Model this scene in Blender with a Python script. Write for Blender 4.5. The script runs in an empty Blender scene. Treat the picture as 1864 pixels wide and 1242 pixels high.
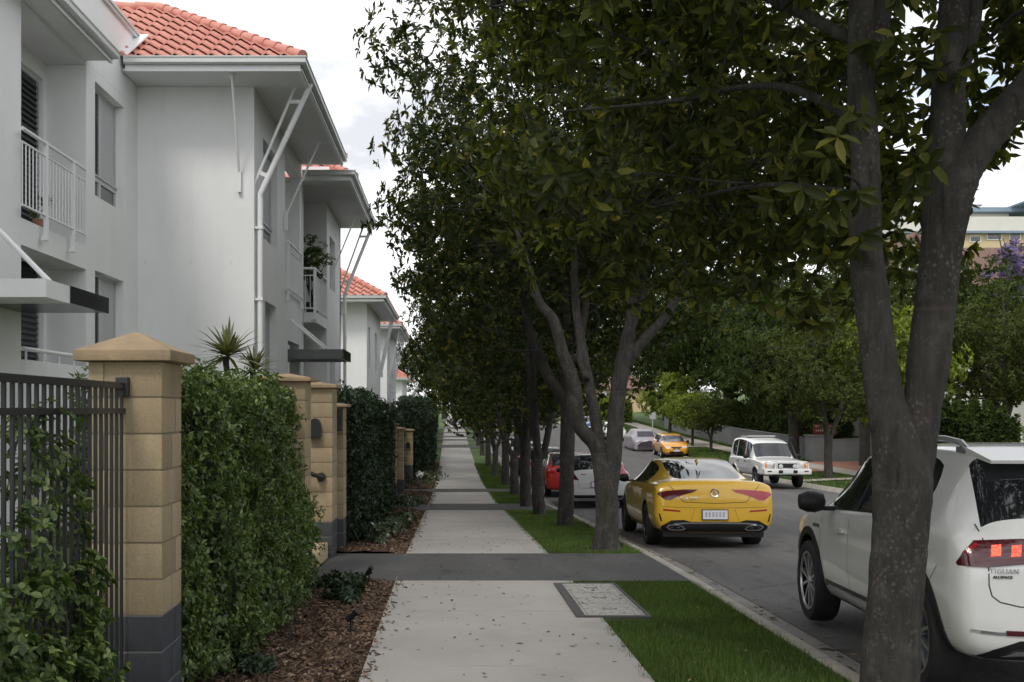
import bpy, bmesh, math, random
import numpy as np
from mathutils import Vector, Matrix
from mathutils.bvhtree import BVHTree

scene = bpy.context.scene
COL = scene.collection
R = math.radians
H_EYE = 1.65
F_PX = 1850.0


# ---------------------------------------------------------------- helpers
def W(u, v, Y):
    """photo pixel at distance Y -> world point"""
    S = F_PX / Y
    return (( u - 820.0) / S, Y, H_EYE + (745.0 - v) / S)


class MB:
    """collects geometry that becomes one mesh object"""
    def __init__(self):
        self.v = []; self.f = []; self.m = []

    def add(self, verts, faces, mi=0):
        n = len(self.v)
        self.v.extend([tuple(p) for p in verts])
        for f in faces:
            self.f.append([n + i for i in f]); self.m.append(mi)

    def quad(self, a, b, c, d, mi=0):
        self.add([a, b, c, d], [(0, 1, 2, 3)], mi)

    def box(self, x0, x1, y0, y1, z0, z1, mi=0, bevel=0.0):
        if bevel > 0:
            b = bevel
            bm = bmesh.new()
            vs = [bm.verts.new(p) for p in
                  [(x0, y0, z0), (x1, y0, z0), (x1, y1, z0), (x0, y1, z0), (x0, y0, z1), (x1, y0, z1), (x1, y1, z1), (x0, y1, z1)]]
            for f in [(0, 3, 2, 1), (4, 5, 6, 7), (0, 1, 5, 4), (1, 2, 6, 5), (2, 3, 7, 6), (3, 0, 4, 7)]:
                bm.faces.new([vs[i] for i in f])
            bmesh.ops.bevel(bm, geom=list(bm.edges), offset=b, segments=2, profile=0.6, affect='EDGES')
            bm.verts.index_update()
            self.add([v.co[:] for v in bm.verts], [[v.index for v in f.verts] for f in bm.faces], mi)
            bm.free()
            return
        self.add([(x0, y0, z0), (x1, y0, z0), (x1, y1, z0), (x0, y1, z0), (x0, y0, z1), (x1, y0, z1), (x1, y1, z1), (x0, y1, z1)],
                 [(0, 3, 2, 1), (4, 5, 6, 7), (0, 1, 5, 4), (1, 2, 6, 5), (2, 3, 7, 6), (3, 0, 4, 7)], mi)

    def tube(self, pts, radii, seg=8, mi=0, cap=True, wob=0.0, rng=None, flat=None):
        pts = [Vector(p) for p in pts]
        n = len(pts)
        if not hasattr(radii, '__len__'):
            radii = [radii] * n
        base = len(self.v)
        prev = None
        for i, p in enumerate(pts):
            d = (pts[min(i + 1, n - 1)] - pts[max(i - 1, 0)]).normalized()
            if prev is None:
                a = Vector((1, 0, 0)) if abs(d.x) < 0.9 else Vector((0, 1, 0))
                s = d.cross(a).normalized()
            else:
                s = (prev - d * prev.dot(d)).normalized()
            prev = s
            t = d.cross(s)
            for k in range(seg):
                an = 2 * math.pi * k / seg
                r = radii[i]
                if wob and rng:
                    r *= 1 + rng.uniform(-wob, wob)
                self.v.append(tuple(p + s * (math.cos(an) * r) + t * (math.sin(an) * r)))
        for i in range(n - 1):
            for k in range(seg):
                a = base + i * seg + k; b = base + i * seg + (k + 1) % seg
                self.f.append([a, b, b + seg, a + seg]); self.m.append(mi)
        if cap:
            self.f.append([base + k for k in reversed(range(seg))]); self.m.append(mi)
            self.f.append([base + (n - 1) * seg + k for k in range(seg)]); self.m.append(mi)

    def prism(self, outline, axis, a0, a1, mi=0):
        """outline: 2-D points; extruded along axis ('x','y','z') from a0 to a1"""
        def mk(p, a):
            if axis == 'x': return (a, p[0], p[1])
            if axis == 'y': return (p[0], a, p[1])
            return (p[0], p[1], a)
        n = len(outline)
        vs = [mk(p, a0) for p in outline] + [mk(p, a1) for p in outline]
        fs = [list(range(n))[::-1], list(range(n, 2 * n))]
        for i in range(n):
            j = (i + 1) % n
            fs.append([i, j, n + j, n + i])
        self.add(vs, fs, mi)

    def lathe(self, prof, seg=24, axis='z', center=(0, 0, 0), mi=0, close=False):
        """prof: list of (r, a); revolve about the axis through center"""
        base = len(self.v); n = len(prof)
        for (r, a) in prof:
            for k in range(seg):
                an = 2 * math.pi * k / seg
                c, s = r * math.cos(an), r * math.sin(an)
                if axis == 'z': p = (c, s, a)
                elif axis == 'x': p = (a, c, s)
                else: p = (c, a, s)
                self.v.append((center[0] + p[0], center[1] + p[1], center[2] + p[2]))
        rngi = range(n if close else n - 1)
        for i in rngi:
            for k in range(seg):
                a = base + i * seg + k; b = base + i * seg + (k + 1) % seg
                j = (i + 1) % n
                c = base + j * seg + (k + 1) % seg; d = base + j * seg + k
                self.f.append([a, b, c, d]); self.m.append(mi)

    def sweep(self, path, prof, mi=0, cap=True):
        """horizontal path of (x,y,z); prof points (out, up); out = to the right of travel, mitred"""
        P = [Vector(p) for p in path]
        n = len(P); m = len(prof); base = len(self.v)
        for i, p in enumerate(P):
            d0 = (P[i] - P[i - 1]) if i > 0 else (P[1] - P[0])
            d1 = (P[i + 1] - P[i]) if i < n - 1 else d0
            d0 = Vector((d0.x, d0.y, 0)).normalized(); d1 = Vector((d1.x, d1.y, 0)).normalized()
            n0 = Vector((d0.y, -d0.x, 0)); n1 = Vector((d1.y, -d1.x, 0))
            mdir = (n0 + n1).normalized()
            k = 1.0 / max(0.3, mdir.dot(n0))
            for (o, u) in prof:
                self.v.append(tuple(p + mdir * (o * k) + Vector((0, 0, u))))
        for i in range(n - 1):
            for j in range(m):
                a = base + i * m + j; b = base + i * m + (j + 1) % m
                self.f.append([a, b, b + m, a + m]); self.m.append(mi)
        if cap:
            self.f.append([base + j for j in reversed(range(m))]); self.m.append(mi)
            self.f.append([base + (n - 1) * m + j for j in range(m)]); self.m.append(mi)


WLOC = {}


def link(o, parent=None):
    COL.objects.link(o)
    if parent is not None:
        o.parent = parent
    return o


def tag(o, label=None, cat=None, group=None, kind=None):
    if label: o['label'] = label
    if cat: o['category'] = cat
    if group: o['group'] = group
    if kind: o['kind'] = kind
    return o


def empty(name, loc, label, cat, group=None, rz=0.0):
    o = bpy.data.objects.new(name, None)
    o.empty_display_size = 0.2
    o.location = loc
    o.rotation_euler = (0, 0, rz)
    COL.objects.link(o)
    WLOC[o.name] = Vector(loc)
    return tag(o, label, cat, group)


def finish(me, mats, smooth):
    if not isinstance(mats, (list, tuple)):
        mats = [mats]
    for m in mats:
        me.materials.append(m)
    if smooth is not None and smooth is not False:
        me.shade_smooth()
        if smooth is not True:
            me.set_sharp_from_angle(angle=R(smooth))
    me.update()


def obj(name, mb, mats, parent=None, origin=None, smooth=None, local=False, fix=True):
    """origin: world base of a top-level mesh. With a parent the parent's tracked place is taken off (unless local)."""
    me = bpy.data.meshes.new(name)
    off = Vector((0, 0, 0))
    if origin is not None:
        off = Vector(origin)
    elif parent is not None and not local:
        off = WLOC.get(parent.name, Vector((0, 0, 0)))
    vs = [(p[0] - off.x, p[1] - off.y, p[2] - off.z) for p in mb.v]
    me.from_pydata(vs, [], mb.f)
    me.polygons.foreach_set('material_index', mb.m)
    if fix:
        bm = bmesh.new(); bm.from_mesh(me)
        bmesh.ops.recalc_face_normals(bm, faces=bm.faces)
        bm.to_mesh(me); bm.free()
    finish(me, mats, smooth)
    o = bpy.data.objects.new(name, me)
    link(o, parent)
    if origin is not None:
        o.location = origin
        WLOC[o.name] = Vector(origin)
    else:
        WLOC[o.name] = off if not local else Vector((0, 0, 0))
    return o


def np_mesh(name, V, F, mats, parent=None, origin=None, smooth=False):
    """V (n,3), F (m,k) numpy arrays -> object, fast"""
    me = bpy.data.meshes.new(name)
    V = np.asarray(V, dtype=np.float32)
    off = np.zeros(3, np.float32)
    if origin is not None: off = np.array(origin, np.float32)
    elif parent is not None:
        off = np.array(WLOC.get(parent.name, (0, 0, 0)), np.float32)
    V = V - off
    m, k = F.shape
    me.vertices.add(len(V)); me.vertices.foreach_set('co', V.ravel())
    me.loops.add(m * k); me.loops.foreach_set('vertex_index', F.astype(np.int32).ravel())
    me.polygons.add(m)
    me.polygons.foreach_set('loop_start', np.arange(0, m * k, k, dtype=np.int32))
    me.update(calc_edges=True)
    me.validate()
    finish(me, mats, smooth)
    o = bpy.data.objects.new(name, me)
    link(o, parent)
    if origin is not None:
        o.location = origin
        WLOC[o.name] = Vector(origin)
    else:
        WLOC[o.name] = Vector(off.tolist())
    return o


def copy_tree(o, parent=None):
    c = o.copy(); COL.objects.link(c)
    if parent is not None: c.parent = parent
    for ch in list(o.children):
        copy_tree(ch, c)
    return c


# ---------------------------------------------------------------- materials
def nodes_of(name):
    m = bpy.data.materials.new(name); m.use_nodes = True
    nt = m.node_tree
    b = nt.nodes['Principled BSDF']
    return m, nt, b


def N(nt, typ, **kw):
    n = nt.nodes.new(typ)
    for k, v in kw.items():
        if k in n.inputs.keys():
            n.inputs[k].default_value = v
        else:
            setattr(n, k, v)
    return n


def L(nt, a, b):
    nt.links.new(a, b)


def ramp(nt, fac, stops):
    r = nt.nodes.new('ShaderNodeValToRGB')
    el = r.color_ramp.elements
    while len(el) < len(stops): el.new(0.5)
    for e, (p, c) in zip(el, stops):
        e.position = p; e.color = (c[0], c[1], c[2], 1)
    L(nt, fac, r.inputs['Fac'])
    return r.outputs['Color']


def coords(nt, scale=(1, 1, 1), which='Object'):
    tc = nt.nodes.new('ShaderNodeTexCoord'); mp = nt.nodes.new('ShaderNodeMapping')
    mp.inputs['Scale'].default_value = scale
    L(nt, tc.outputs[which], mp.inputs['Vector'])
    return mp.outputs['Vector']


def mix(nt, fac, a, b, mode='MIX'):
    n = nt.nodes.new('ShaderNodeMix'); n.data_type = 'RGBA'; n.blend_type = mode
    for s, val in ((0, fac), (6, a), (7, b)):
        if hasattr(val, 'is_output') or hasattr(val, 'links'):
            L(nt, val, n.inputs[s])
        elif s == 0: n.inputs[0].default_value = val
        else: n.inputs[s].default_value = (val[0], val[1], val[2], 1)
    return n.outputs[2]


def noise(nt, vec, scale, detail=4, rough=0.6):
    n = N(nt, 'ShaderNodeTexNoise', Scale=scale, Detail=detail, Roughness=rough)
    L(nt, vec, n.inputs['Vector'])
    return n.outputs['Fac']


def bump(nt, b, height, strength, dist=0.01):
    n = N(nt, 'ShaderNodeBump', Strength=strength, Distance=dist)
    L(nt, height, n.inputs['Height'])
    L(nt, n.outputs['Normal'], b.inputs['Normal'])


def sc(c, k):
    return tuple(min(1, x * k) for x in c)


def pm(name, col, rough=0.6, var=0.12, scale=6.0, bmp=0.0, bscale=60.0, metal=0.0, coat=0.0, spec=0.5, stretch=(1, 1, 1), dirt=None, dirtamt=0.3):
    m, nt, b = nodes_of(name)
    vec = coords(nt, stretch)
    f = noise(nt, vec, scale, 6, 0.62)
    c = ramp(nt, f, [(0.25, sc(col, 1 - var)), (0.75, sc(col, 1 + var))])
    if dirt:
        f2 = noise(nt, vec, scale * 0.37, 5, 0.7)
        f3 = ramp(nt, f2, [(0.45, (0, 0, 0)), (0.8, (dirtamt,) * 3)])
        c = mix(nt, f3, c, dirt)
    L(nt, c, b.inputs['Base Color'])
    b.inputs['Roughness'].default_value = rough
    b.inputs['Metallic'].default_value = metal
    b.inputs['Specular IOR Level'].default_value = spec
    if coat:
        b.inputs['Coat Weight'].default_value = coat
        b.inputs['Coat Roughness'].default_value = 0.04
    if bmp:
        bump(nt, b, noise(nt, coords(nt), bscale, 3, 0.6), bmp)
    return m


M = {}
def m_render():
    m, nt, b = nodes_of('white_render')
    v = coords(nt)
    c = ramp(nt, noise(nt, v, 0.6, 6, 0.6), [(0.3, (0.80, 0.805, 0.81)), (0.7, (0.86, 0.86, 0.855))])
    st = ramp(nt, noise(nt, coords(nt, (2.1, 2.1, 0.30)), 1.1, 7, 0.7), [(0.50, (0, 0, 0)), (0.85, (0.26,) * 3)])
    c = mix(nt, st, c, (0.56, 0.56, 0.535))
    pa = ramp(nt, noise(nt, v, 2.4, 7, 0.7), [(0.52, (0, 0, 0)), (0.76, (0.22,) * 3)])
    c = mix(nt, pa, c, (0.62, 0.63, 0.64))
    L(nt, c, b.inputs['Base Color']); b.inputs['Roughness'].default_value = 0.88
    bump(nt, b, noise(nt, v, 55, 6, 0.7), 0.18, 0.01)
    return m


M['white_wall'] = m_render()
M['white_trim'] = pm('white_painted_metal', (0.82, 0.825, 0.83), 0.45, 0.04, 3)
M['soffit'] = pm('soffit_board', (0.76, 0.765, 0.77), 0.8, 0.03, 2, dirt=(0.5, 0.5, 0.48), dirtamt=0.3)
M['gutter'] = pm('gutter_metal', (0.58, 0.60, 0.59), 0.45, 0.06, 3)
M['grey_canopy'] = pm('grey_canopy_paint', (0.13, 0.135, 0.14), 0.5, 0.1, 3)
M['black_panel'] = pm('black_canopy_panel', (0.012, 0.014, 0.016), 0.25, 0.1, 3)
M['black_metal'] = pm('black_fence_metal', (0.017, 0.018, 0.021), 0.38, 0.15, 9)
M['frame'] = pm('window_frame_metal', (0.55, 0.56, 0.57), 0.4, 0.05, 5)
M['dark_louvre'] = pm('dark_louvre', (0.05, 0.052, 0.058), 0.5, 0.1, 5)
M['interior'] = pm('curtain_cloth', (0.50, 0.51, 0.52), 0.9, 0.12, 8, stretch=(1, 9, 0.2))
M['cap_stone'] = pm('pillar_cap_stone', (0.34, 0.245, 0.145), 0.9, 0.16, 7, 0.5, 160, dirt=(0.13, 0.115, 0.09), dirtamt=0.75)
M['mortar'] = pm('mortar', (0.25, 0.205, 0.14), 0.95, 0.12, 20)
M['dark_block'] = pm('charcoal_block', (0.055, 0.057, 0.062), 0.85, 0.2, 10, 0.5, 200)
M['grey_mortar'] = pm('pale_mortar', (0.2, 0.2, 0.19), 0.95, 0.12, 20)
M['step_stone'] = pm('step_stone', (0.44, 0.34, 0.21), 0.9, 0.12, 8, 0.4, 120)
M['grey_wall'] = pm('grey_rendered_wall', (0.20, 0.205, 0.205), 0.9, 0.12, 1.2, 0.3, 120, dirt=(0.10, 0.10, 0.095), dirtamt=0.5)
M['timber_white'] = pm('white_timber', (0.62, 0.61, 0.57), 0.7, 0.1, 6)
M['chrome'] = pm('chrome', (0.75, 0.76, 0.78), 0.12, 0.02, 3, metal=1.0)
M['rubber'] = pm('tyre_rubber', (0.012, 0.012, 0.013), 0.75, 0.2, 20, 0.3, 90)
M['black_plastic'] = pm('black_plastic', (0.011, 0.011, 0.012), 0.5, 0.15, 12, spec=0.35)
M['rim_silver'] = pm('alloy_silver', (0.45, 0.46, 0.47), 0.3, 0.04, 6, metal=0.8)
M['rim_dark'] = pm('alloy_dark', (0.03, 0.03, 0.032), 0.35, 0.1, 6, metal=0.4)
M['plate'] = pm('number_plate', (0.62, 0.63, 0.66), 0.5, 0.08, 14)
M['amber'] = pm('amber_lens', (0.75, 0.22, 0.02), 0.15, 0.05, 5, coat=0.6)
M['clear_lens'] = pm('clear_lens', (0.55, 0.57, 0.58), 0.12, 0.1, 22, coat=0.8)
M['red_lens'] = pm('red_lens', (0.33, 0.012, 0.02), 0.12, 0.12, 18, coat=0.8)
M['dark_red_lens'] = pm('dark_red_lens', (0.075, 0.006, 0.010), 0.12, 0.2, 14, coat=0.8)
M['pavers'] = pm('red_brick_paving', (0.36, 0.175, 0.12), 0.9, 0.2, 5)
M['yellow_render'] = pm('yellow_render', (0.60, 0.475, 0.30), 0.9, 0.05, 1)
M['pale_render'] = pm('pale_render', (0.66, 0.65, 0.6), 0.9, 0.05, 1)
M['blue_roof'] = pm('blue_metal_roof', (0.19, 0.26, 0.33), 0.6, 0.05, 1)
M['brown_roof'] = pm('brown_tile_roof', (0.17, 0.105, 0.085), 0.9, 0.15, 3)
M['garage'] = pm('brown_garage_door', (0.09, 0.055, 0.05), 0.6, 0.1, 4)
M['sign_red'] = pm('red_sign_paint', (0.11, 0.012, 0.018), 0.5, 0.1, 8)
M['faint_ink'] = pm('faded_plate_ink', (0.36, 0.36, 0.42), 0.6, 0.2, 30)
M['sign_mark'] = pm('faded_sign_lettering', (0.33, 0.2, 0.2), 0.6, 0.1, 8)
M['car_cover'] = pm('silver_car_cover', (0.33, 0.315, 0.34), 0.42, 0.25, 5, 0.7, 9, metal=0.25, spec=0.6)


def m_glass(name, tint=(0.012, 0.014, 0.016), rough=0.03):
    m, nt, b = nodes_of(name)
    f = noise(nt, coords(nt), 2.0, 2)
    L(nt, ramp(nt, f, [(0.3, sc(tint, 0.7)), (0.7, sc(tint, 1.5))]), b.inputs['Base Color'])
    b.inputs['Roughness'].default_value = rough
    b.inputs['Specular IOR Level'].default_value = 0.75
    b.inputs['Coat Weight'].default_value = 0.5
    b.inputs['Coat Roughness'].default_value = 0.02
    return m


M['glass'] = m_glass('dark_car_glass')
M['pane'] = m_glass('window_pane_glass', (0.05, 0.055, 0.06), 0.04)


def m_paint(name, col, metal=0.0, rough=0.28):
    m, nt, b = nodes_of(name)
    v = coords(nt)
    c = ramp(nt, noise(nt, v, 1.6, 5, 0.7), [(0.3, sc(col, 0.94)), (0.7, sc(col, 1.04))])
    # fine road dust toward no particular place: broken specks
    d = ramp(nt, noise(nt, v, 140, 2, 0.5), [(0.62, (0, 0, 0)), (0.8, (0.10, 0.10, 0.10))])
    c = mix(nt, d, c, (0.25, 0.22, 0.17))
    L(nt, c, b.inputs['Base Color'])
    b.inputs['Roughness'].default_value = rough
    b.inputs['Metallic'].default_value = metal
    b.inputs['Coat Weight'].default_value = 0.9
    b.inputs['Coat Roughness'].default_value = 0.03
    return m


M['paint_yellow'] = m_paint('yellow_car_paint', (0.62, 0.37, 0.022))
M['paint_gold'] = m_paint('golden_yellow_car_paint', (0.75, 0.33, 0.012))
M['paint_white'] = m_paint('white_car_paint', (0.72, 0.72, 0.70))
M['paint_silverwhite'] = m_paint('silver_white_car_paint', (0.55, 0.55, 0.545))
M['paint_red'] = m_paint('red_car_paint', (0.42, 0.018, 0.014))
M['paint_blue'] = m_paint('blue_car_paint', (0.025, 0.10, 0.32))
M['paint_grey'] = m_paint('grey_car_paint', (0.32, 0.31, 0.29))
M['paint_black'] = m_paint('black_car_paint', (0.012, 0.012, 0.014))


def m_emit(name, col, strength):
    m, nt, b = nodes_of(name)
    f = N(nt, 'ShaderNodeTexVoronoi', Scale=60.0)
    L(nt, coords(nt), f.inputs['Vector'])
    c = ramp(nt, f.outputs['Distance'], [(0.2, col), (0.7, sc(col, 0.45))])
    L(nt, c, b.inputs['Base Color']); L(nt, c, b.inputs['Emission Color'])
    b.inputs['Emission Strength'].default_value = strength
    return m


M['brake_led'] = m_emit('lit_brake_light', (1.0, 0.085, 0.045), 2.0)


def m_concrete():
    m, nt, b = nodes_of('footpath_concrete')
    v = coords(nt)
    c = ramp(nt, noise(nt, v, 0.55, 8, 0.7), [(0.3, (0.275, 0.264, 0.248)), (0.7, (0.365, 0.352, 0.333))])
    c = mix(nt, ramp(nt, noise(nt, v, 46, 3, 0.7), [(0.3, (0.0,) * 3), (0.75, (0.35,) * 3)]), c, (0.235, 0.222, 0.20))
    # gum and leaf stains with outlines of their own
    vo = N(nt, 'ShaderNodeTexVoronoi', Scale=7.5, Randomness=1.0)
    L(nt, v, vo.inputs['Vector'])
    sp = N(nt, 'ShaderNodeTexVoronoi', Scale=7.5, Randomness=1.0)
    sepc = N(nt, 'ShaderNodeSeparateColor'); L(nt, vo.outputs['Color'], sepc.inputs['Color'])
    thr = N(nt, 'ShaderNodeMath', operation='MULTIPLY'); L(nt, sepc.outputs[0], thr.inputs[0]); thr.inputs[1].default_value = 0.19
    lt = N(nt, 'ShaderNodeMath', operation='LESS_THAN'); L(nt, vo.outputs['Distance'], lt.inputs[0]); L(nt, thr.outputs[0], lt.inputs[1])
    gt = N(nt, 'ShaderNodeMath', operation='GREATER_THAN'); L(nt, sepc.outputs[1], gt.inputs[0]); gt.inputs[1].default_value = 0.5
    mu = N(nt, 'ShaderNodeMath', operation='MULTIPLY'); L(nt, lt.outputs[0], mu.inputs[0]); L(nt, gt.outputs[0], mu.inputs[1])
    c = mix(nt, mu.outputs[0], c, (0.085, 0.07, 0.06))
    # broad damp patches
    p = ramp(nt, noise(nt, v, 1.7, 4, 0.55), [(0.52, (0, 0, 0)), (0.72, (0.28,) * 3)])
    c = mix(nt, p, c, (0.20, 0.19, 0.178))
    L(nt, c, b.inputs['Base Color'])
    b.inputs['Roughness'].default_value = 0.9
    bump(nt, b, noise(nt, v, 130, 3), 0.25, 0.004)
    return m


def m_asphalt(name, lo, hi, agg=90):
    m, nt, b = nodes_of(name)
    v = coords(nt)
    c = ramp(nt, noise(nt, v, 0.7, 7, 0.7), [(0.3, lo), (0.72, hi)])
    vo = N(nt, 'ShaderNodeTexVoronoi', Scale=agg); L(nt, v, vo.inputs['Vector'])
    sepc = N(nt, 'ShaderNodeSeparateColor'); L(nt, vo.outputs['Color'], sepc.inputs['Color'])
    c = mix(nt, ramp(nt, sepc.outputs[0], [(0.5, (0, 0, 0)), (1.0, (0.55,) * 3)]), c, sc(hi, 2.2))
    st = ramp(nt, noise(nt, v, 5.5, 3, 0.5), [(0.60, (0, 0, 0)), (0.68, (0.45,) * 3)])
    c = mix(nt, st, c, sc(lo, 0.6))
    pt = ramp(nt, noise(nt, coords(nt, (1.6, 0.35, 1)), 1.2, 5, 0.6), [(0.50, (0, 0, 0)), (0.60, (0.5,) * 3)])
    c = mix(nt, pt, c, sc(hi, 1.45))
    oil = ramp(nt, noise(nt, coords(nt, (1, 0.6, 1)), 2.6, 2, 0.4), [(0.66, (0, 0, 0)), (0.74, (0.6,) * 3)])
    c = mix(nt, oil, c, sc(lo, 0.45))
    L(nt, c, b.inputs['Base Color'])
    b.inputs['Roughness'].default_value = 0.85
    bump(nt, b, vo.outputs['Distance'], 0.5, 0.006)
    return m


M['concrete'] = m_concrete()
M['asphalt'] = m_asphalt('road_asphalt', (0.055, 0.053, 0.053), (0.083, 0.080, 0.078))
M['dark_paving'] = m_asphalt('dark_exposed_paving', (0.040, 0.040, 0.041), (0.062, 0.061, 0.060), 150)
M['kerb'] = pm('kerb_concrete', (0.34, 0.315, 0.275), 0.9, 0.18, 3, 0.4, 140, dirt=(0.12, 0.11, 0.09), dirtamt=0.7)
M['gutter_pan'] = pm('kerb_channel_concrete', (0.21, 0.20, 0.185), 0.9, 0.16, 3, 0.4, 140, dirt=(0.09, 0.085, 0.075), dirtamt=0.6)
M['far_path'] = pm('far_path_concrete', (0.40, 0.36, 0.31), 0.9, 0.1, 0.6)


def m_ground():
    m, nt, b = nodes_of('lawn_ground')
    v = coords(nt)
    c = ramp(nt, noise(nt, v, 1.3, 8, 0.75), [(0.25, (0.045, 0.070, 0.018)), (0.5, (0.070, 0.115, 0.026)), (0.8, (0.11, 0.14, 0.045))])
    L(nt, c, b.inputs['Base Color']); b.inputs['Roughness'].default_value = 0.95
    bump(nt, b, noise(nt, v, 60, 4), 0.8, 0.02)
    return m


M['ground'] = m_ground()


def m_mulch():
    m, nt, b = nodes_of('bark_mulch')
    v = coords(nt)
    c = ramp(nt, noise(nt, v, 45, 6, 0.8), [(0.3, (0.030, 0.018, 0.011)), (0.7, (0.11, 0.064, 0.040))])
    L(nt, c, b.inputs['Base Color']); b.inputs['Roughness'].default_value = 0.95
    bump(nt, b, noise(nt, v, 70, 4), 1.0, 0.02)
    return m


M['mulch'] = m_mulch()


def m_island(name, stops, rough=0.5, trans=0.0, spec=0.4, objvar=0.0):
    """colour picked per loose piece (leaf, chip, blade)"""
    m, nt, b = nodes_of(name)
    g = nt.nodes.new('ShaderNodeNewGeometry')
    c = ramp(nt, g.outputs['Random Per Island'], stops)
    v = coords(nt)
    big = ramp(nt, noise(nt, v, 1.1, 3, 0.5), [(0.3, (0.72,) * 3), (0.7, (1.25,) * 3)])
    c = mix(nt, 1.0, c, big, 'MULTIPLY')
    L(nt, c, b.inputs['Base Color'])
    b.inputs['Roughness'].default_value = rough
    b.inputs['Specular IOR Level'].default_value = spec
    if trans > 0:
        t = nt.nodes.new('ShaderNodeBsdfTranslucent')
        tc = mix(nt, 1.0, c, (1.5, 1.55, 0.6), 'MULTIPLY')
        L(nt, tc, t.inputs['Color'])
        ms = nt.nodes.new('ShaderNodeMixShader'); ms.inputs[0].default_value = trans
        L(nt, b.outputs[0], ms.inputs[1]); L(nt, t.outputs[0], ms.inputs[2])
        out = nt.nodes['Material Output']
        L(nt, ms.outputs[0], out.inputs['Surface'])
    return m


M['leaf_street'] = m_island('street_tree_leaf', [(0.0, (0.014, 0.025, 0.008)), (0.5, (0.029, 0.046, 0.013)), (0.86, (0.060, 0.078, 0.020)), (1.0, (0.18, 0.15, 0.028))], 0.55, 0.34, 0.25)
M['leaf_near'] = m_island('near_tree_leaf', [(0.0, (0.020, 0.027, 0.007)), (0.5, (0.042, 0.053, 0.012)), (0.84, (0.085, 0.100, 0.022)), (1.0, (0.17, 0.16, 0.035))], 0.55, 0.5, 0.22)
M['leaf_mass'] = m_island('background_tree_leaf', [(0.0, (0.017, 0.030, 0.009)), (0.5, (0.037, 0.058, 0.016)), (1.0, (0.080, 0.105, 0.028))], 0.7, 0.32, 0.15)
M['leaf_olive'] = m_island('olive_tree_leaf', [(0.0, (0.026, 0.036, 0.010)), (0.5, (0.052, 0.068, 0.018)), (1.0, (0.10, 0.12, 0.034))], 0.7, 0.34, 0.15)
M['leaf_bright'] = m_island('bright_tree_leaf', [(0.0, (0.085, 0.118, 0.017)), (0.5, (0.16, 0.21, 0.032)), (1.0, (0.25, 0.30, 0.06))], 0.65, 0.38, 0.2)
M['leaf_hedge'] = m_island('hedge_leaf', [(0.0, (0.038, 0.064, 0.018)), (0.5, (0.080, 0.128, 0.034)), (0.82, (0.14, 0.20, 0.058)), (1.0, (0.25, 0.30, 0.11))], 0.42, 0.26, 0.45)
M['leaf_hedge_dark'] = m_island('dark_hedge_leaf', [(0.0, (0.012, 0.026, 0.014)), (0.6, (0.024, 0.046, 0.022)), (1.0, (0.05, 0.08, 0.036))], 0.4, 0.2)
M['leaf_spiky'] = m_island('spiky_leaf', [(0.0, (0.06, 0.07, 0.03)), (0.6, (0.12, 0.135, 0.06)), (1.0, (0.24, 0.24, 0.12))], 0.5, 0.15)
M['leaf_red'] = m_island('bromeliad_leaf', [(0.0, (0.05, 0.06, 0.02)), (0.5, (0.16, 0.05, 0.03)), (1.0, (0.32, 0.07, 0.04))], 0.5, 0.15)
M['leaf_purple'] = m_island('jacaranda_blossom', [(0.0, (0.12, 0.09, 0.24)), (0.6, (0.19, 0.15, 0.35)), (1.0, (0.30, 0.25, 0.46))], 0.7, 0.3)
M['leaf_white'] = m_island('ground_cover_leaf', [(0.0, (0.03, 0.05, 0.025)), (0.7, (0.06, 0.085, 0.045)), (0.86, (0.10, 0.12, 0.08)), (1.0, (0.5, 0.5, 0.46))], 0.6, 0.2)
M['leaf_dry'] = m_island('fallen_leaf', [(0.0, (0.05, 0.035, 0.02)), (0.6, (0.12, 0.08, 0.045)), (1.0, (0.22, 0.17, 0.08))], 0.8)
M['chip'] = m_island('mulch_chip', [(0.0, (0.040, 0.024, 0.015)), (0.5, (0.105, 0.063, 0.040)), (0.9, (0.185, 0.120, 0.078)), (1.0, (0.32, 0.24, 0.17))], 0.9)
def grass_patches(m):
    return m


M['grass'] = m_island('grass_blade', [(0.0, (0.040, 0.074, 0.014)), (0.5, (0.070, 0.126, 0.023)), (0.88, (0.110, 0.170, 0.040)), (1.0, (0.23, 0.22, 0.095))], 0.6, 0.3)
M['hedge_core'] = pm('hedge_inner_twigs', (0.014, 0.022, 0.010), 0.95, 0.4, 30)


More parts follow.
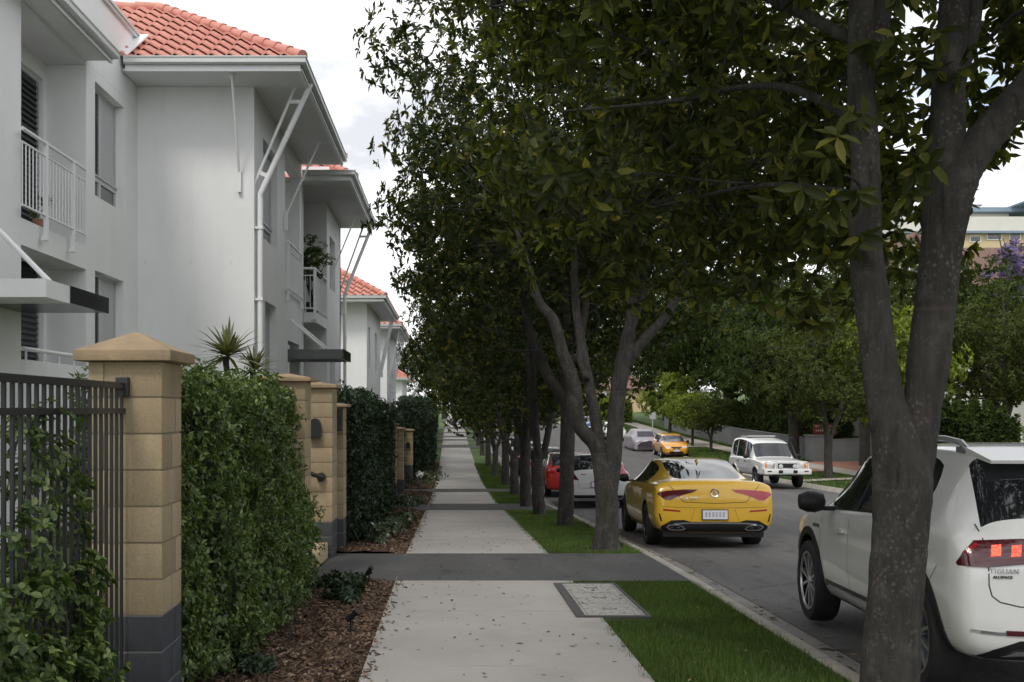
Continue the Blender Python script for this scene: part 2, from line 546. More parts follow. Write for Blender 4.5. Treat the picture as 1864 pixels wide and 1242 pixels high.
def m_bark(name, lo, hi, lichen, amt):
    m, nt, b = nodes_of(name)
    v = coords(nt)
    vs = coords(nt, (9, 9, 2.2))
    c = ramp(nt, noise(nt, vs, 1.4, 8, 0.72), [(0.3, lo), (0.7, hi)])
    # pale lichen spots with their own outlines
    vo = N(nt, 'ShaderNodeTexVoronoi', Scale=42.0)
    wn = N(nt, 'ShaderNodeTexNoise', Scale=26.0, Detail=3.0); L(nt, v, wn.inputs['Vector'])
    wa = N(nt, 'ShaderNodeVectorMath', operation='MULTIPLY_ADD'); L(nt, wn.outputs['Color'], wa.inputs[0]); wa.inputs[1].default_value = (0.03, 0.03, 0.02); L(nt, coords(nt, (1, 1, 0.8)), wa.inputs[2])
    L(nt, wa.outputs[0], vo.inputs['Vector'])
    spot = ramp(nt, vo.outputs['Distance'], [(0.16, (1, 1, 1)), (0.42, (0, 0, 0))])
    patch = ramp(nt, noise(nt, v, 5.0, 4, 0.6), [(0.46, (0, 0, 0)), (0.62, (amt,) * 3)])
    f = mix(nt, 1.0, spot, patch, 'MULTIPLY')
    c = mix(nt, f, c, lichen)
    mossy = ramp(nt, noise(nt, v, 2.3, 3, 0.6), [(0.5, (0, 0, 0)), (0.75, (0.4,) * 3)])
    c = mix(nt, mossy, c, sc(lo, 0.75))
    # pale crusty patches, growth rings and dark fissures
    pale = ramp(nt, noise(nt, coords(nt, (1, 1, 0.7)), 7.5, 7, 0.72), [(0.54, (0, 0, 0)), (0.66, (0.55,) * 3)])
    c = mix(nt, pale, c, sc(hi, 1.55))
    rg = ramp(nt, noise(nt, coords(nt, (1.2, 1.2, 26)), 1.0, 4, 0.6), [(0.60, (0, 0, 0)), (0.72, (0.35,) * 3)])
    c = mix(nt, rg, c, sc(hi, 1.4))
    fz = ramp(nt, noise(nt, coords(nt, (17, 17, 1.6)), 1.0, 6, 0.7), [(0.30, (0.75,) * 3), (0.40, (0, 0, 0))])
    c = mix(nt, fz, c, sc(lo, 0.3))
    L(nt, c, b.inputs['Base Color']); b.inputs['Roughness'].default_value = 0.92
    b.inputs['Specular IOR Level'].default_value = 0.25
    h = noise(nt, coords(nt, (14, 14, 3.0)), 2.0, 8, 0.75)
    bump(nt, b, h, 1.0, 0.04)
    return m


M['bark'] = m_bark('street_tree_bark', (0.026, 0.024, 0.0215), (0.080, 0.075, 0.067), (0.20, 0.195, 0.175), 0.55)
M['bark_far'] = m_bark('background_bark', (0.04, 0.036, 0.032), (0.085, 0.078, 0.068), (0.2, 0.2, 0.17), 0.5)


def m_block():
    m, nt, b = nodes_of('sandstone_block')
    g = nt.nodes.new('ShaderNodeNewGeometry')
    c = ramp(nt, g.outputs['Random Per Island'], [(0.0, (0.285, 0.225, 0.138)), (0.5, (0.345, 0.275, 0.172)), (1.0, (0.40, 0.32, 0.205))])
    v = coords(nt)
    s1 = ramp(nt, noise(nt, coords(nt, (5, 5, 0.8)), 1.5, 6, 0.7), [(0.45, (0, 0, 0)), (0.75, (0.55,) * 3)])
    c = mix(nt, s1, c, (0.24, 0.165, 0.085))
    s2 = ramp(nt, noise(nt, v, 60, 3), [(0.3, (0.86,) * 3), (0.7, (1.1,) * 3)])
    c = mix(nt, 1.0, c, s2, 'MULTIPLY')
    L(nt, c, b.inputs['Base Color']); b.inputs['Roughness'].default_value = 0.92
    bump(nt, b, noise(nt, v, 150, 4), 0.4, 0.004)
    return m


M['block'] = m_block()


def m_tile():
    m, nt, b = nodes_of('terracotta_tile')
    v = coords(nt)
    c = ramp(nt, noise(nt, v, 2.2, 6, 0.7), [(0.3, (0.47, 0.185, 0.138)), (0.7, (0.62, 0.275, 0.215))])
    c = mix(nt, ramp(nt, noise(nt, v, 14, 4, 0.7), [(0.55, (0, 0, 0)), (0.8, (0.45,) * 3)]), c, (0.60, 0.33, 0.27))
    L(nt, c, b.inputs['Base Color']); b.inputs['Roughness'].default_value = 0.62
    return m


M['tile'] = m_tile()


def m_pit():
    m, nt, b = nodes_of('pit_lid_concrete')
    v = coords(nt)
    vo = N(nt, 'ShaderNodeTexVoronoi', Scale=13.0, feature='DISTANCE_TO_EDGE'); L(nt, v, vo.inputs['Vector'])
    c = ramp(nt, vo.outputs['Distance'], [(0.02, (0.16, 0.155, 0.145)), (0.08, (0.34, 0.33, 0.305))])
    L(nt, c, b.inputs['Base Color']); b.inputs['Roughness'].default_value = 0.9
    return m


M['pit'] = m_pit()


# ---------------------------------------------------------------- terrain
ZP = [(-40, 0.6), (0, 0.0), (7, -0.13), (13.3, -0.27), (16.4, -0.43), (18, -0.50), (22.8, -0.70), (28, -0.99), (37, -1.25), (45, -1.36), (55, -1.31),
      (70, -1.05), (83, -0.68), (97, -0.3), (120, -0.08), (142, 0.02), (205, 0.4), (320, 1.2), (700, 4.0)]
_zx = np.array([p[0] for p in ZP], float); _zz = np.array([p[1] for p in ZP], float)
_fine = np.arange(-40, 700, 1.0)
_zf = np.interp(_fine, _zx, _zz)
_k = np.hanning(9); _k /= _k.sum()
_zs = np.convolve(np.pad(_zf, 4, mode='edge'), _k, mode='valid')


def zg(Y):
    return float(np.interp(Y, _fine, _zs))


def Yof(v):
    """distance at which the footpath shows at photo row v"""
    lo = 3.0
    prev = None
    for Y in np.arange(4.0, 240.0, 0.05):
        vv = 745 + (H_EYE - zg(Y)) * F_PX / Y
        if vv <= v: return float(Y)
    return 240.0

# ---------------------------------------------------------------- the setting
XL, XR = -0.60, 1.33           # footpath edges
XK0, XK1, XP = 2.62, 2.77, 3.07  # kerb, channel
XRK = 14.1                     # far kerb


def smooth(a, b, x):
    t = min(1, max(0, (x - a) / (b - a)))
    return t * t * (3 - 2 * t)


def gz(X, Y):
    z = zg(Y)
    if X < -1.5:
        z += 0.25 * smooth(-1.5, -3.5, X) if X > -3.5 else 0.25
    if X > 2.6:
        z -= 0.34 * (smooth(2.62, 2.9, X) - smooth(14.0, 14.3, X))
    if X > 14:
        z += 0.10 * smooth(14, 17, X) + 0.5 * smooth(20.3, 30, X) + 4.0 * smooth(28, 75, X)
        z += 1.15 * smooth(85, 135, Y) * smooth(14.2, 18, X)
    return z


def build_ground():
    xs = [-400, -200, -100, -60, -40, -25, -15, -8, -5, -3.5, -2.8, -2.2, -1.8, -1.5, -1.0, -0.65, 0, 0.6, 1.3, 1.6, 2.0, 2.4, 2.6, 2.66, 2.9, 3.2, 5, 8, 11, 13.9,
          14.02, 14.3, 15, 16, 17, 18, 19, 20, 21, 23, 25, 27, 30, 34, 40, 48, 56, 66, 80, 120, 200, 400]
    ys = list(np.arange(-30, 110, 2.0)) + list(np.arange(110, 210, 6.0)) + [230, 260, 320, 400, 520, 690]
    mb = MB()
    V = [(x, y, gz(x, y) - 0.05) for y in ys for x in xs]
    nx = len(xs)
    F = [(j * nx + i, j * nx + i + 1, (j + 1) * nx + i + 1, (j + 1) * nx + i) for j in range(len(ys) - 1) for i in range(nx - 1)]
    mb.add(V, F)
    o = obj('ground', mb, M['ground'], smooth=True)
    tag(o, kind='structure')


build_ground()


def strip(mb, x0, x1, ya, yb, zoff, mi=0, step=0.6, thick=0.12, zl=None, zr=None, slope_fn=None):
    n = max(1, int(math.ceil((yb - ya) / step)))
    ys = [ya + (yb - ya) * i / n for i in range(n + 1)]
    V = []
    for y in ys:
        b = zg(y)
        za = b + (zoff if zl is None else zl); zb_ = b + (zoff if zr is None else zr)
        V += [(x0, y, za), (x1, y, zb_), (x0, y, za - thick), (x1, y, zb_ - thick)]
    F = []
    for i in range(n):
        a = 4 * i; c = a + 4
        F += [(a, a + 1, c + 1, c), (a + 2, c + 2, c + 3, a + 3), (a, c, c + 2, a + 2), (a + 1, a + 3, c + 3, c + 1)]
    F += [(0, 2, 3, 1), (4 * n, 4 * n + 1, 4 * n + 3, 4 * n + 2)]
    mb.add(V, F, mi)


BANDS = [(Yof(a), Yof(b)) for a, b in [(1058, 1008), (929, 917), (896, 890), (815.4, 810), (802.5, 799.5), (796.5, 794), (788.5, 786.5), (781, 778), (767, 765.3)]]
B1 = BANDS[0]; B2 = BANDS[1]; B3 = BANDS[2]

mb = MB(); prev = -8.0
for (a, b) in BANDS + [(235.0, 236.0)]:
    strip(mb, XL, XR, prev, a, 0.0, 0, thick=0.04)
    # narrow tooled joints
    y = prev + 2.15
    while y < a - 0.8 and y < 60:
        strip(mb, XL + 0.01, XR - 0.01, y, y + 0.009, 0.0015, 1, step=5, thick=0.01)
        y += 2.15
    prev = b
o = obj('footpath', mb, [M['concrete'], M['kerb']]); tag(o, kind='structure')

mb = MB()
for i, (a, b) in enumerate(BANDS):
    strip(mb, -3.2, XK0, a, b, -0.002, 0, thick=0.04)
    if i < 3:
        strip(mb, XL - 0.004, XL + 0.004, a, b, 0.0, 1, step=5, thick=0.01)
o = obj('paved_crossing', mb, [M['dark_paving'], M['gutter_pan']]); tag(o, kind='structure')

# kerb and channel
mb = MB()
ys = list(np.arange(-20, 235, 1.2))
prof = [(XK0, -0.2), (XK0, -0.004), (XK0 + 0.015, 0.004), (XK1 - 0.04, 0.0), (XK1 - 0.012, -0.012), (XK1, -0.045), (XK1 + 0.02, -0.128), (XK1 + 0.02, -0.2)]
m_ = len(prof)
V = [(p[0], y, zg(y) + p[1]) for y in ys for p in prof]
F = [(i * m_ + j, i * m_ + j + 1, (i + 1) * m_ + j + 1, (i + 1) * m_ + j) for i in range(len(ys) - 1) for j in range(m_ - 1)]
mb.add(V, F, 0)
strip(mb, XK1 + 0.021, XP, -20, 234, 0, 1, step=1.2, thick=0.1, zl=-0.128, zr=-0.112)
for y in np.arange(-2, 60, 3.1):
    strip(mb, XK0 + 0.012, XK1 - 0.03, y, y + 0.012, 0.0045, 1, step=5, thick=0.006)
o = obj('kerb', mb, [M['kerb'], M['gutter_pan']], smooth=30); tag(o, kind='structure')

mb = MB()
xs = [XP + 0.002, 4.0, 5.5, 8.5, 11.5, 13.2, XRK - 0.14]
zo = [-0.108, -0.10, -0.08, -0.05, -0.09, -0.12, -0.13]
ys = list(np.arange(-20, 240, 1.2))
V = [(x, y, zg(y) + z) for y in ys for x, z in zip(xs, zo)]
k = len(xs)
F = [(j * k + i, j * k + i + 1, (j + 1) * k + i + 1, (j + 1) * k + i) for j in range(len(ys) - 1) for i in range(k - 1)]
mb.add(V, F)
o = obj('road', mb, M['asphalt'], smooth=True); tag(o, kind='structure')
# long cracks sealed in the asphalt
mb = MB(); rng = random.Random(5)
for (x0, y0, x1, y1) in [(3.5, 7.6, 4.7, 12.5), (3.3, 11.2, 5.6, 12.6), (4.4, 8.8, 6.5, 9.6), (6.0, 12, 7.5, 22)]:
    n = 40; pts = []
    for i in range(n + 1):
        t = i / n
        pts.append((x0 + (x1 - x0) * t + rng.uniform(-0.03, 0.03), y0 + (y1 - y0) * t))
    for i in range(n):
        (ax, ay), (bx, by) = pts[i], pts[i + 1]
        w = rng.uniform(0.006, 0.013)
        def rz(x, y): return zg(y) + float(np.interp(x, xs, zo)) + 0.003
        mb.quad((ax - w, ay, rz(ax, ay)), (ax + w, ay, rz(ax, ay)), (bx + w, by, rz(bx, by)), (bx - w, by, rz(bx, by)))
o = obj('road_crack', mb, M['rubber']); tag(o, kind='structure')

# far kerb, verge path
mb = MB()
strip(mb, XRK - 0.14, XRK, -20, 234, 0, 0, step=1.2, thick=0.2, zl=-0.13, zr=0.0)
strip(mb, XRK, XRK + 0.14, -20, 234, 0.002, 0, step=1.2, thick=0.2)
o = obj('far_kerb', mb, M['kerb']); tag(o, kind='structure')


def sheet(mb, x0, x1, y0, y1, zoff, mi=0, nx=6, step=1.5):
    ny = max(1, int((y1 - y0) / step))
    V = []; F = []
    for j in range(ny + 1):
        for i in range(nx + 1):
            x = x0 + (x1 - x0) * i / nx; y = y0 + (y1 - y0) * j / ny
            V.append((x, y, gz(x, y) + zoff))
    for j in range(ny):
        for i in range(nx):
            a = j * (nx + 1) + i
            F.append((a, a + 1, a + nx + 2, a + nx + 1))
    mb.add(V, F, mi)


mb = MB(); sheet(mb, 17.6, 19.1, 20, 150, 0.012, nx=3)
sheet(mb, 14.26, 17.58, 70, 73.2, 0.012, nx=4)
sheet(mb, 14.26, 17.58, 41.5, 42.6, 0.012, nx=4)
o = obj('far_path', mb, M['far_path'], smooth=True); tag(o, kind='structure')
mb = MB(); sheet(mb, 14.26, 17.58, 47.2, 55.0, 0.014, nx=4); sheet(mb, 19.12, 30, 47.2, 55.0, 0.014, nx=8)
o = obj('brick_driveway', mb, M['pavers'], smooth=True); tag(o, kind='structure')


# ---------------------------------------------------------------- scatter meshes
def blades(P, h, w, rng, lean=0.5):
    n = len(P)
    an = rng.uniform(0, 2 * np.pi, n); ln = rng.uniform(0, lean, n)
    d = np.stack([np.cos(an) * ln, np.sin(an) * ln, np.ones(n)], 1)
    d /= np.linalg.norm(d, axis=1)[:, None]
    a2 = rng.uniform(0, 2 * np.pi, n)
    s = np.stack([np.cos(a2), np.sin(a2), np.zeros(n)], 1)
    hh = h * rng.uniform(0.5, 1.25, n)[:, None]; ww = w * rng.uniform(0.7, 1.3, n)[:, None]
    V = np.empty((n, 3, 3))
    V[:, 0] = P - s * ww / 2; V[:, 1] = P + s * ww / 2; V[:, 2] = P + d * hh
    F = np.arange(n * 3).reshape(n, 3)
    return V.reshape(-1, 3), F


def zg_np(Y):
    return np.interp(Y, _fine, _zs)


rs = np.random.default_rng(11)
VV = []; FF = []; nb = 0
for (ya, yb, n, h, w) in [(4.6, B1[0] - 0.02, 95000, 0.034, 0.007), (B1[1] + 0.02, B2[0] - 0.1, 75000, 0.04, 0.010), (B2[1] + 0.05, B3[0] - 0.05, 22000, 0.05, 0.016), (B3[1] + 0.05, 55, 30000, 0.06, 0.025)]:
    X = rs.uniform(XR - 0.07, XK0 + 0.03, n); Y = rs.uniform(ya, yb, n)
    edge = 0.03 * np.sin(Y * 9.0) + 0.02 * np.sin(Y * 23.0) - 0.045 * rs.random(n) ** 2
    keep = (X > XR + edge - 0.02)
    worn = np.sin(X * 5.1 + Y * 1.3) + np.sin(Y * 3.7 - X * 2.2) + np.sin(Y * 0.9 + 1.0) + rs.normal(0, 0.5, n)
    keep &= ~((worn > 1.9) & (rs.random(n) < 0.7))
    for ty in (5.0, 14.45, 19.4, 22.8, 27.0, 33.2, 39.0):
        keep &= (np.hypot(X - 2.1, Y - ty) > 0.22 + 0.22 * rs.random(n))
    if ya < 5:  # the pit cover
        keep &= ~((X > 1.05) & (X < 1.79) & (Y > 8.82) & (Y < 10.9))
    if 13 < ya < 14: # worn soil round the trunk feet
        pass
    X, Y = X[keep], Y[keep]
    P = np.stack([X, Y, zg_np(Y) - 0.035], 1)
    v, f = blades(P, h * 1.6 * (0.8 + 0.35 * np.sin(X * 3.3 + Y * 2.1))[:, None] if False else h * 1.6, w, rs, 0.75)
    VV.append(v); FF.append(f + nb); nb += len(v)
o = np_mesh('verge_grass', np.concatenate(VV), np.concatenate(FF), M['grass']); tag(o, kind='stuff')
VV = []; FF = []; nb = 0
n = 60000
X = rs.uniform(14.25, 20, n); Y = rs.uniform(30, 110, n)
keep = ~((X > 17.5) & (X < 19.2)) & ~((Y > 47.0) & (Y < 55.2)) & ~((Y > 69.8) & (Y < 73.4) & (X < 17.6))
X, Y = X[keep], Y[keep]
Z = np.array([gz(a, b) for a, b in zip(X, Y)]) - 0.05
v, f = blades(np.stack([X, Y, Z], 1), 0.11, 0.05, rs)
o = np_mesh('far_verge_grass', v, f, M['grass']); tag(o, kind='stuff')

# mulch beds: sheet plus chips
def mulch(name, x0, x1, y0, y1, n, size):
    mb = MB(); nx, ny = 12, max(6, int((y1 - y0) / 0.35))
    rr = random.Random(3)
    V = []
    for j in range(ny + 1):
        for i in range(nx + 1):
            x = x0 + (x1 - x0) * i / nx; y = y0 + (y1 - y0) * j / ny
            e = min(1, (x1 - x) / 0.35)
            V.append((x, y, zg(y) - 0.03 + 0.06 * e + rr.uniform(-0.012, 0.012)))
    F = [(j * (nx + 1) + i, j * (nx + 1) + i + 1, (j + 1) * (nx + 1) + i + 1, (j + 1) * (nx + 1) + i) for j in range(ny) for i in range(nx)]
    mb.add(V, F)
    o = obj(name, mb, M['mulch'], smooth=True); tag(o, kind='structure')
    X = x1 - (x1 - x0) * rs.random(n) ** 1.1; X = np.where(rs.random(n) < 0.012, x1 + np.abs(rs.normal(0, 0.06, n)), X); Y = rs.uniform(y0, y1, n)
    e = np.where(X > x1, 0.5, np.minimum(1, (x1 - X) / 0.35))
    P = np.stack([X, Y, zg_np(Y) - 0.03 + 0.06 * e + rs.uniform(0.0, 0.025, n)], 1)
    d = rs.normal(size=(n, 3)); d[:, 2] *= 0.35; d /= np.linalg.norm(d, axis=1)[:, None]
    s = rs.normal(size=(n, 3)); s[:, 2] *= 0.4; s -= d * (s * d).sum(1)[:, None]; s /= np.linalg.norm(s, axis=1)[:, None]
    l = size * rs.uniform(0.5, 1.6, n)[:, None]; w = size * rs.uniform(0.18, 0.45, n)[:, None]
    V = np.stack([P - d * l / 2 - s * w / 2, P + d * l / 2 - s * w / 2, P + d * l / 2 + s * w / 2, P - d * l / 2 + s * w / 2], 1).reshape(-1, 3)
    o = np_mesh('mulch_chips', V, np.arange(4 * n).reshape(n, 4), M['chip']); tag(o, kind='stuff')


mulch('mulch_bed', -2.3, XL, 4.2, B1[0], 16000, 0.042)
mulch('mulch_bed', -2.0, XL, B1[1], B2[0], 9000, 0.05)
mulch('mulch_bed', -2.0, XL, B2[1], B3[0] , 6000, 0.06)
mulch('mulch_bed', -2.0, XL, B3[1], 56, 7000, 0.09)

# fallen leaves and gumnut litter on the path, the kerb and the road edge
n = 1100
Y = 4.8 + (rs.random(n) ** 1.6) * 24; q = rs.random(n); X = np.where(q < 0.30, rs.uniform(XL, XR, n), np.where(q < 0.45, rs.uniform(XR, XK0, n), np.where(q < 0.85, 2.80 + np.abs(rs.normal(0, 0.16, n)), rs.uniform(2.8, 5.0, n))))
Z = zg_np(Y) + np.where(X > 2.76, -0.118 + 0.012 * np.clip((X - 2.8) / 0.3, 0, 1), np.where(X > XR, 0.012, 0.006))
P = np.stack([X, Y, Z], 1)
an = rs.uniform(0, 6.28, n); l = rs.uniform(0.008, 0.032, n)[:, None] * np.where(X > 2.5, 1.8, 1.0)[:, None]; w = l * 0.45
d = np.stack([np.cos(an), np.sin(an), rs.uniform(-0.1, 0.25, n)], 1); s = np.stack([-np.sin(an), np.cos(an), rs.uniform(-0.1, 0.2, n)], 1)
V = np.stack([P - d * l, P - s * w, P + d * l, P + s * w + np.array([0, 0, 0.004])], 1).reshape(-1, 3)
o = np_mesh('leaf_litter', V, np.arange(4 * n).reshape(n, 4), M['leaf_dry']); tag(o, kind='stuff')

# service pit with its three lids
pit = empty('service_pit', (1.44, 9.85, zg(9.85)), 'grey concrete service pit cover with three patterned lids set in the grass beside the path', 'pit cover')
def slopebox(mb, x0, x1, y0, y1, zo0, zo1, mi=0):
    V = []
    for (x, y) in ((x0, y0), (x1, y0), (x1, y1), (x0, y1)):
        V.append((x, y, zg(y) + zo0))
    for (x, y) in ((x0, y0), (x1, y0), (x1, y1), (x0, y1)):
        V.append((x, y, zg(y) + zo1))
    mb.add(V, [(0, 3, 2, 1), (4, 5, 6, 7), (0, 1, 5, 4), (1, 2, 6, 5), (2, 3, 7, 6), (3, 0, 4, 7)], mi)


PX0, PX1, PY0, PY1 = 1.10, 1.76, 8.88, 10.86
mb = MB()
slopebox(mb, PX0, PX0 + 0.085, PY0, PY1, -0.1, 0.012); slopebox(mb, PX1 - 0.035, PX1, PY0, PY1, -0.1, 0.012)
slopebox(mb, PX0 + 0.085, PX1 - 0.035, PY0, PY0 + 0.06, -0.1, 0.012); slopebox(mb, PX0 + 0.085, PX1 - 0.035, PY1 - 0.03, PY1, -0.1, 0.012)
obj('frame', mb, M['dark_paving'], pit)
ly = (PY1 - 0.03 - PY0 - 0.06) / 3
for i in range(3):
    mb = MB(); a = PY0 + 0.064 + i * ly
    slopebox(mb, PX0 + 0.089, PX1 - 0.039, a, a + ly - 0.012, -0.1, 0.009, 0)
    x0, x1 = PX0 + 0.089, PX1 - 0.039
    for (q0, q1, r0, r1) in ((x0 + 0.02, x0 + 0.03, a + 0.02, a + ly - 0.03), (x1 - 0.03, x1 - 0.02, a + 0.02, a + ly - 0.03)):
        slopebox(mb, q0, q1, r0, r1, 0.0, 0.0105, 1)
    xc = (x0 + x1) / 2; yc = a + ly / 2
    slopebox(mb, xc - 0.06, xc + 0.06, yc - 0.012, yc + 0.012, 0.0, 0.0108, 2)
    slopebox(mb, xc - 0.07, xc - 0.05, yc + 0.03, yc + 0.06, 0.0, 0.0108, 2); slopebox(mb, xc + 0.05, xc + 0.07, yc + 0.03, yc + 0.06, 0.0, 0.0108, 2)
    obj('lid', mb, [M['pit'], M['gutter_pan'], M['dark_paving']], pit)

# ---------------------------------------------------------------- houses
def wall_x(mb, X, y0, y1, z0, z1, holes=(), t=0.22, mi=0, d=1):
    """wall in the plane X facing +X (d=1), thickness t behind it; holes (ya,yb,za,zb)"""
    ysn = sorted(set([y0, y1] + [h for q in holes for h in q[:2]])); zsn = sorted(set([z0, z1] + [h for q in holes for h in q[2:]]))
    def solid(i, j):
        if i < 0 or j < 0 or i >= len(ysn) - 1 or j >= len(zsn) - 1: return False
        yc = (ysn[i] + ysn[i + 1]) / 2; zc = (zsn[j] + zsn[j + 1]) / 2
        return not any(a < yc < b and c < zc < e for a, b, c, e in holes)
    Xb = X - t * d
    for i in range(len(ysn) - 1):
        for j in range(len(zsn) - 1):
            if not solid(i, j): continue
            a, b, c, e = ysn[i], ysn[i + 1], zsn[j], zsn[j + 1]
            mb.quad((X, a, c), (X, b, c), (X, b, e), (X, a, e), mi); mb.quad((Xb, a, c), (Xb, a, e), (Xb, b, e), (Xb, b, c), mi)
            if not solid(i - 1, j): mb.quad((X, a, c), (X, a, e), (Xb, a, e), (Xb, a, c), mi)
            if not solid(i + 1, j): mb.quad((X, b, c), (Xb, b, c), (Xb, b, e), (X, b, e), mi)
            if not solid(i, j - 1): mb.quad((X, a, c), (Xb, a, c), (Xb, b, c), (X, b, c), mi)
            if not solid(i, j + 1): mb.quad((X, a, e), (X, b, e), (Xb, b, e), (Xb, a, e), mi)


def window_x(house, X, y0, y1, z0, z1, style='sash', set_in=0.13):
    """window in a wall facing +X"""
    xf = X - set_in
    mb = MB(); w = 0.05
    mb.box(xf - 0.05, xf, y0, y0 + w, z0, z1); mb.box(xf - 0.05, xf, y1 - w, y1, z0, z1)
    mb.box(xf - 0.05, xf, y0 + w, y1 - w, z1 - w, z1); mb.box(xf - 0.05, xf, y0 + w, y1 - w, z0, z0 + w)
    ym = y0 + (y1 - y0) * 0.42
    zt = z0 + 0.34 if style == 'sash' else z0 + w
    if style == 'sash':
        mb.box(xf - 0.045, xf + 0.005, y0 + w, y1 - w, zt - 0.035, zt + 0.035)
    mb.box(xf - 0.04, xf + 0.008, ym - 0.035, ym + 0.035, z0 + w, z1 - w)
    if style == 'sash':  # sill bead
        mb.box(xf - 0.02, xf + 0.03, y0 + 0.01, y1 - 0.01, zt + 0.036, zt + 0.06)
    f = obj('window', mb, M['frame'], house)
    g = MB(); g.box(xf - 0.034, xf - 0.026, y0 + w, y1 - w, z0 + w, z1 - w)
    obj('pane', g, M['pane'], f)
    # near sash: dark security mesh, far sash: pale curtain close behind the glass
    s = MB(); n = max(4, int((z1 - zt) / 0.085))
    ya, yb = y0 + w, ym - 0.036
    s.box(xf - 0.022, xf - 0.016, ya, yb, zt + 0.036, z1 - w)
    for i in range(-6, n + 1):
        za = zt + 0.06 + i * 0.085
        for sg in (1, -1):
            p0 = (xf - 0.012, ya, za if sg > 0 else za + (yb - ya)); p1 = (xf - 0.012, yb, za + (yb - ya) if sg > 0 else za)
            lo, hi = zt + 0.04, z1 - w
            if min(p0[2], p1[2]) < lo or max(p0[2], p1[2]) > hi: continue
            s.tube([p0, p1], 0.004, 4)
    obj('screen', s, M['dark_louvre'], f)
    c = MB(); m = 14; pts = []
    for i in range(m + 1):
        y = ym + 0.05 + (y1 - w - ym - 0.06) * i / m
        pts.append((xf - 0.012 + 0.004 * math.sin(i * 2.2), y))
    for i in range(m):
        c.quad((pts[i][0], pts[i][1], zt + 0.05), (pts[i + 1][0], pts[i + 1][1], zt + 0.05), (pts[i + 1][0], pts[i + 1][1], z1 - w), (pts[i][0], pts[i][1], z1 - w))
    obj('blind', c, M['interior'], f)
    return f


def louvre_x(house, X, y0, y1, z0, z1, name='louvre_door'):
    mb = MB()
    mb.box(X, X + 0.06, y0, y0 + 0.07, z0, z1, 0); mb.box(X, X + 0.06, y1 - 0.07, y1, z0, z1, 0)
    mb.box(X, X + 0.06, y0 + 0.07, y1 - 0.07, z1 - 0.07, z1, 0); mb.box(X, X + 0.02, y0 + 0.07, y1 - 0.07, z0, z1 - 0.07, 1)
    z = z0 + 0.05
    while z < z1 - 0.14:
        mb.add([(X + 0.022, y0 + 0.07, z + 0.05), (X + 0.055, y0 + 0.07, z), (X + 0.055, y1 - 0.07, z), (X + 0.022, y1 - 0.07, z + 0.05),
                (X + 0.022, y0 + 0.07, z + 0.062), (X + 0.055, y0 + 0.07, z + 0.012), (X + 0.055, y1 - 0.07, z + 0.012), (X + 0.022, y1 - 0.07, z + 0.062)],
               [(0, 1, 2, 3), (7, 6, 5, 4), (0, 4, 5, 1), (3, 2, 6, 7), (1, 5, 6, 2)], 1)
        z += 0.085
    return obj(name, mb, [M['frame'], M['dark_louvre']], house)


def railing(house, path, zb, zt, posts=(), post_drop=0.28, name='balcony_railing', gap=0.105):
    """path: (x,y) points of the outer line"""
    mb = MB()
    P = [Vector((p[0], p[1], 0)) for p in path]
    for i in range(len(P) - 1):
        a, b = P[i], P[i + 1]; ln = (b - a).length; d = (b - a) / ln
        for z, r in ((zt, 0.028), (zt - 0.17, 0.016), (zb, 0.018)):
            mb.tube([a + Vector((0, 0, z)), b + Vector((0, 0, z))], r, 6)
        n = max(2, int(ln / gap))
        for k in range(n + 1):
            q = a + d * (ln * k / n)
            mb.tube([q + Vector((0, 0, zb)), q + Vector((0, 0, zt - 0.17))], 0.009, 5)
        for t in posts:
            q = a + d * (ln * t)
            mb.box(q.x - 0.025, q.x + 0.025, q.y - 0.025, q.y + 0.025, zb - post_drop, zt)
            mb.box(q.x - 0.05, q.x + 0.03, q.y - 0.04, q.y + 0.04, zb - post_drop - 0.05, zb - post_drop)
    return obj(name, mb, M['white_trim'], house, smooth=40)


def tile_plane(mb, A, B, inward, z0, pitch, hl, hr, T, col=0.30, row=0.30):
    """A->B eave line (2-D), inward unit normal; hips cut in by hl/hr per metre of run; T run"""
    A = Vector(A); B = Vector(B); ln = (B - A).length; d = (B - A) / ln; n = Vector(inward)
    k = 0; t = 0.0
    while t < T - 0.02:
        t1 = min(T, t + row)
        s0, s1 = t * hl, ln - t * hr
        s0b, s1b = t1 * hl, ln - t1 * hr
        if s1 - s0 < 0.06: break
        m = max(2, int((s1 - s0) / (col / 8.0)))
        base = len(mb.v)
        for i in range(m + 1):
            u = i / m
            sa = s0 + (s1 - s0) * u; sb = min(max(sa, s0b), s1b) if s1b > s0b else (s0b + s1b) / 2
            ph = 2 * math.pi * sa / col
            wv = 0.048 * (math.sin(ph) + 0.30 * math.sin(2 * ph))
            p = A + d * sa + n * t; q = A + d * sb + n * (t1 + 0.02)
            za = z0 + pitch * t; zb = z0 + pitch * (t1 + 0.02)
            p = p - n * 0.03; mb.v.append((p.x, p.y, za + wv + 0.014)); mb.v.append((p.x, p.y, za + wv + 0.050)); mb.v.append((q.x, q.y, zb + wv - 0.012))
        for i in range(m):
            a = base + 3 * i; c = a + 3
            mb.f.append([a, c, c + 1, a + 1]); mb.m.append(0)
            mb.f.append([a + 1, c + 1, c + 2, a + 2]); mb.m.append(0)
        t = t1; k += 1


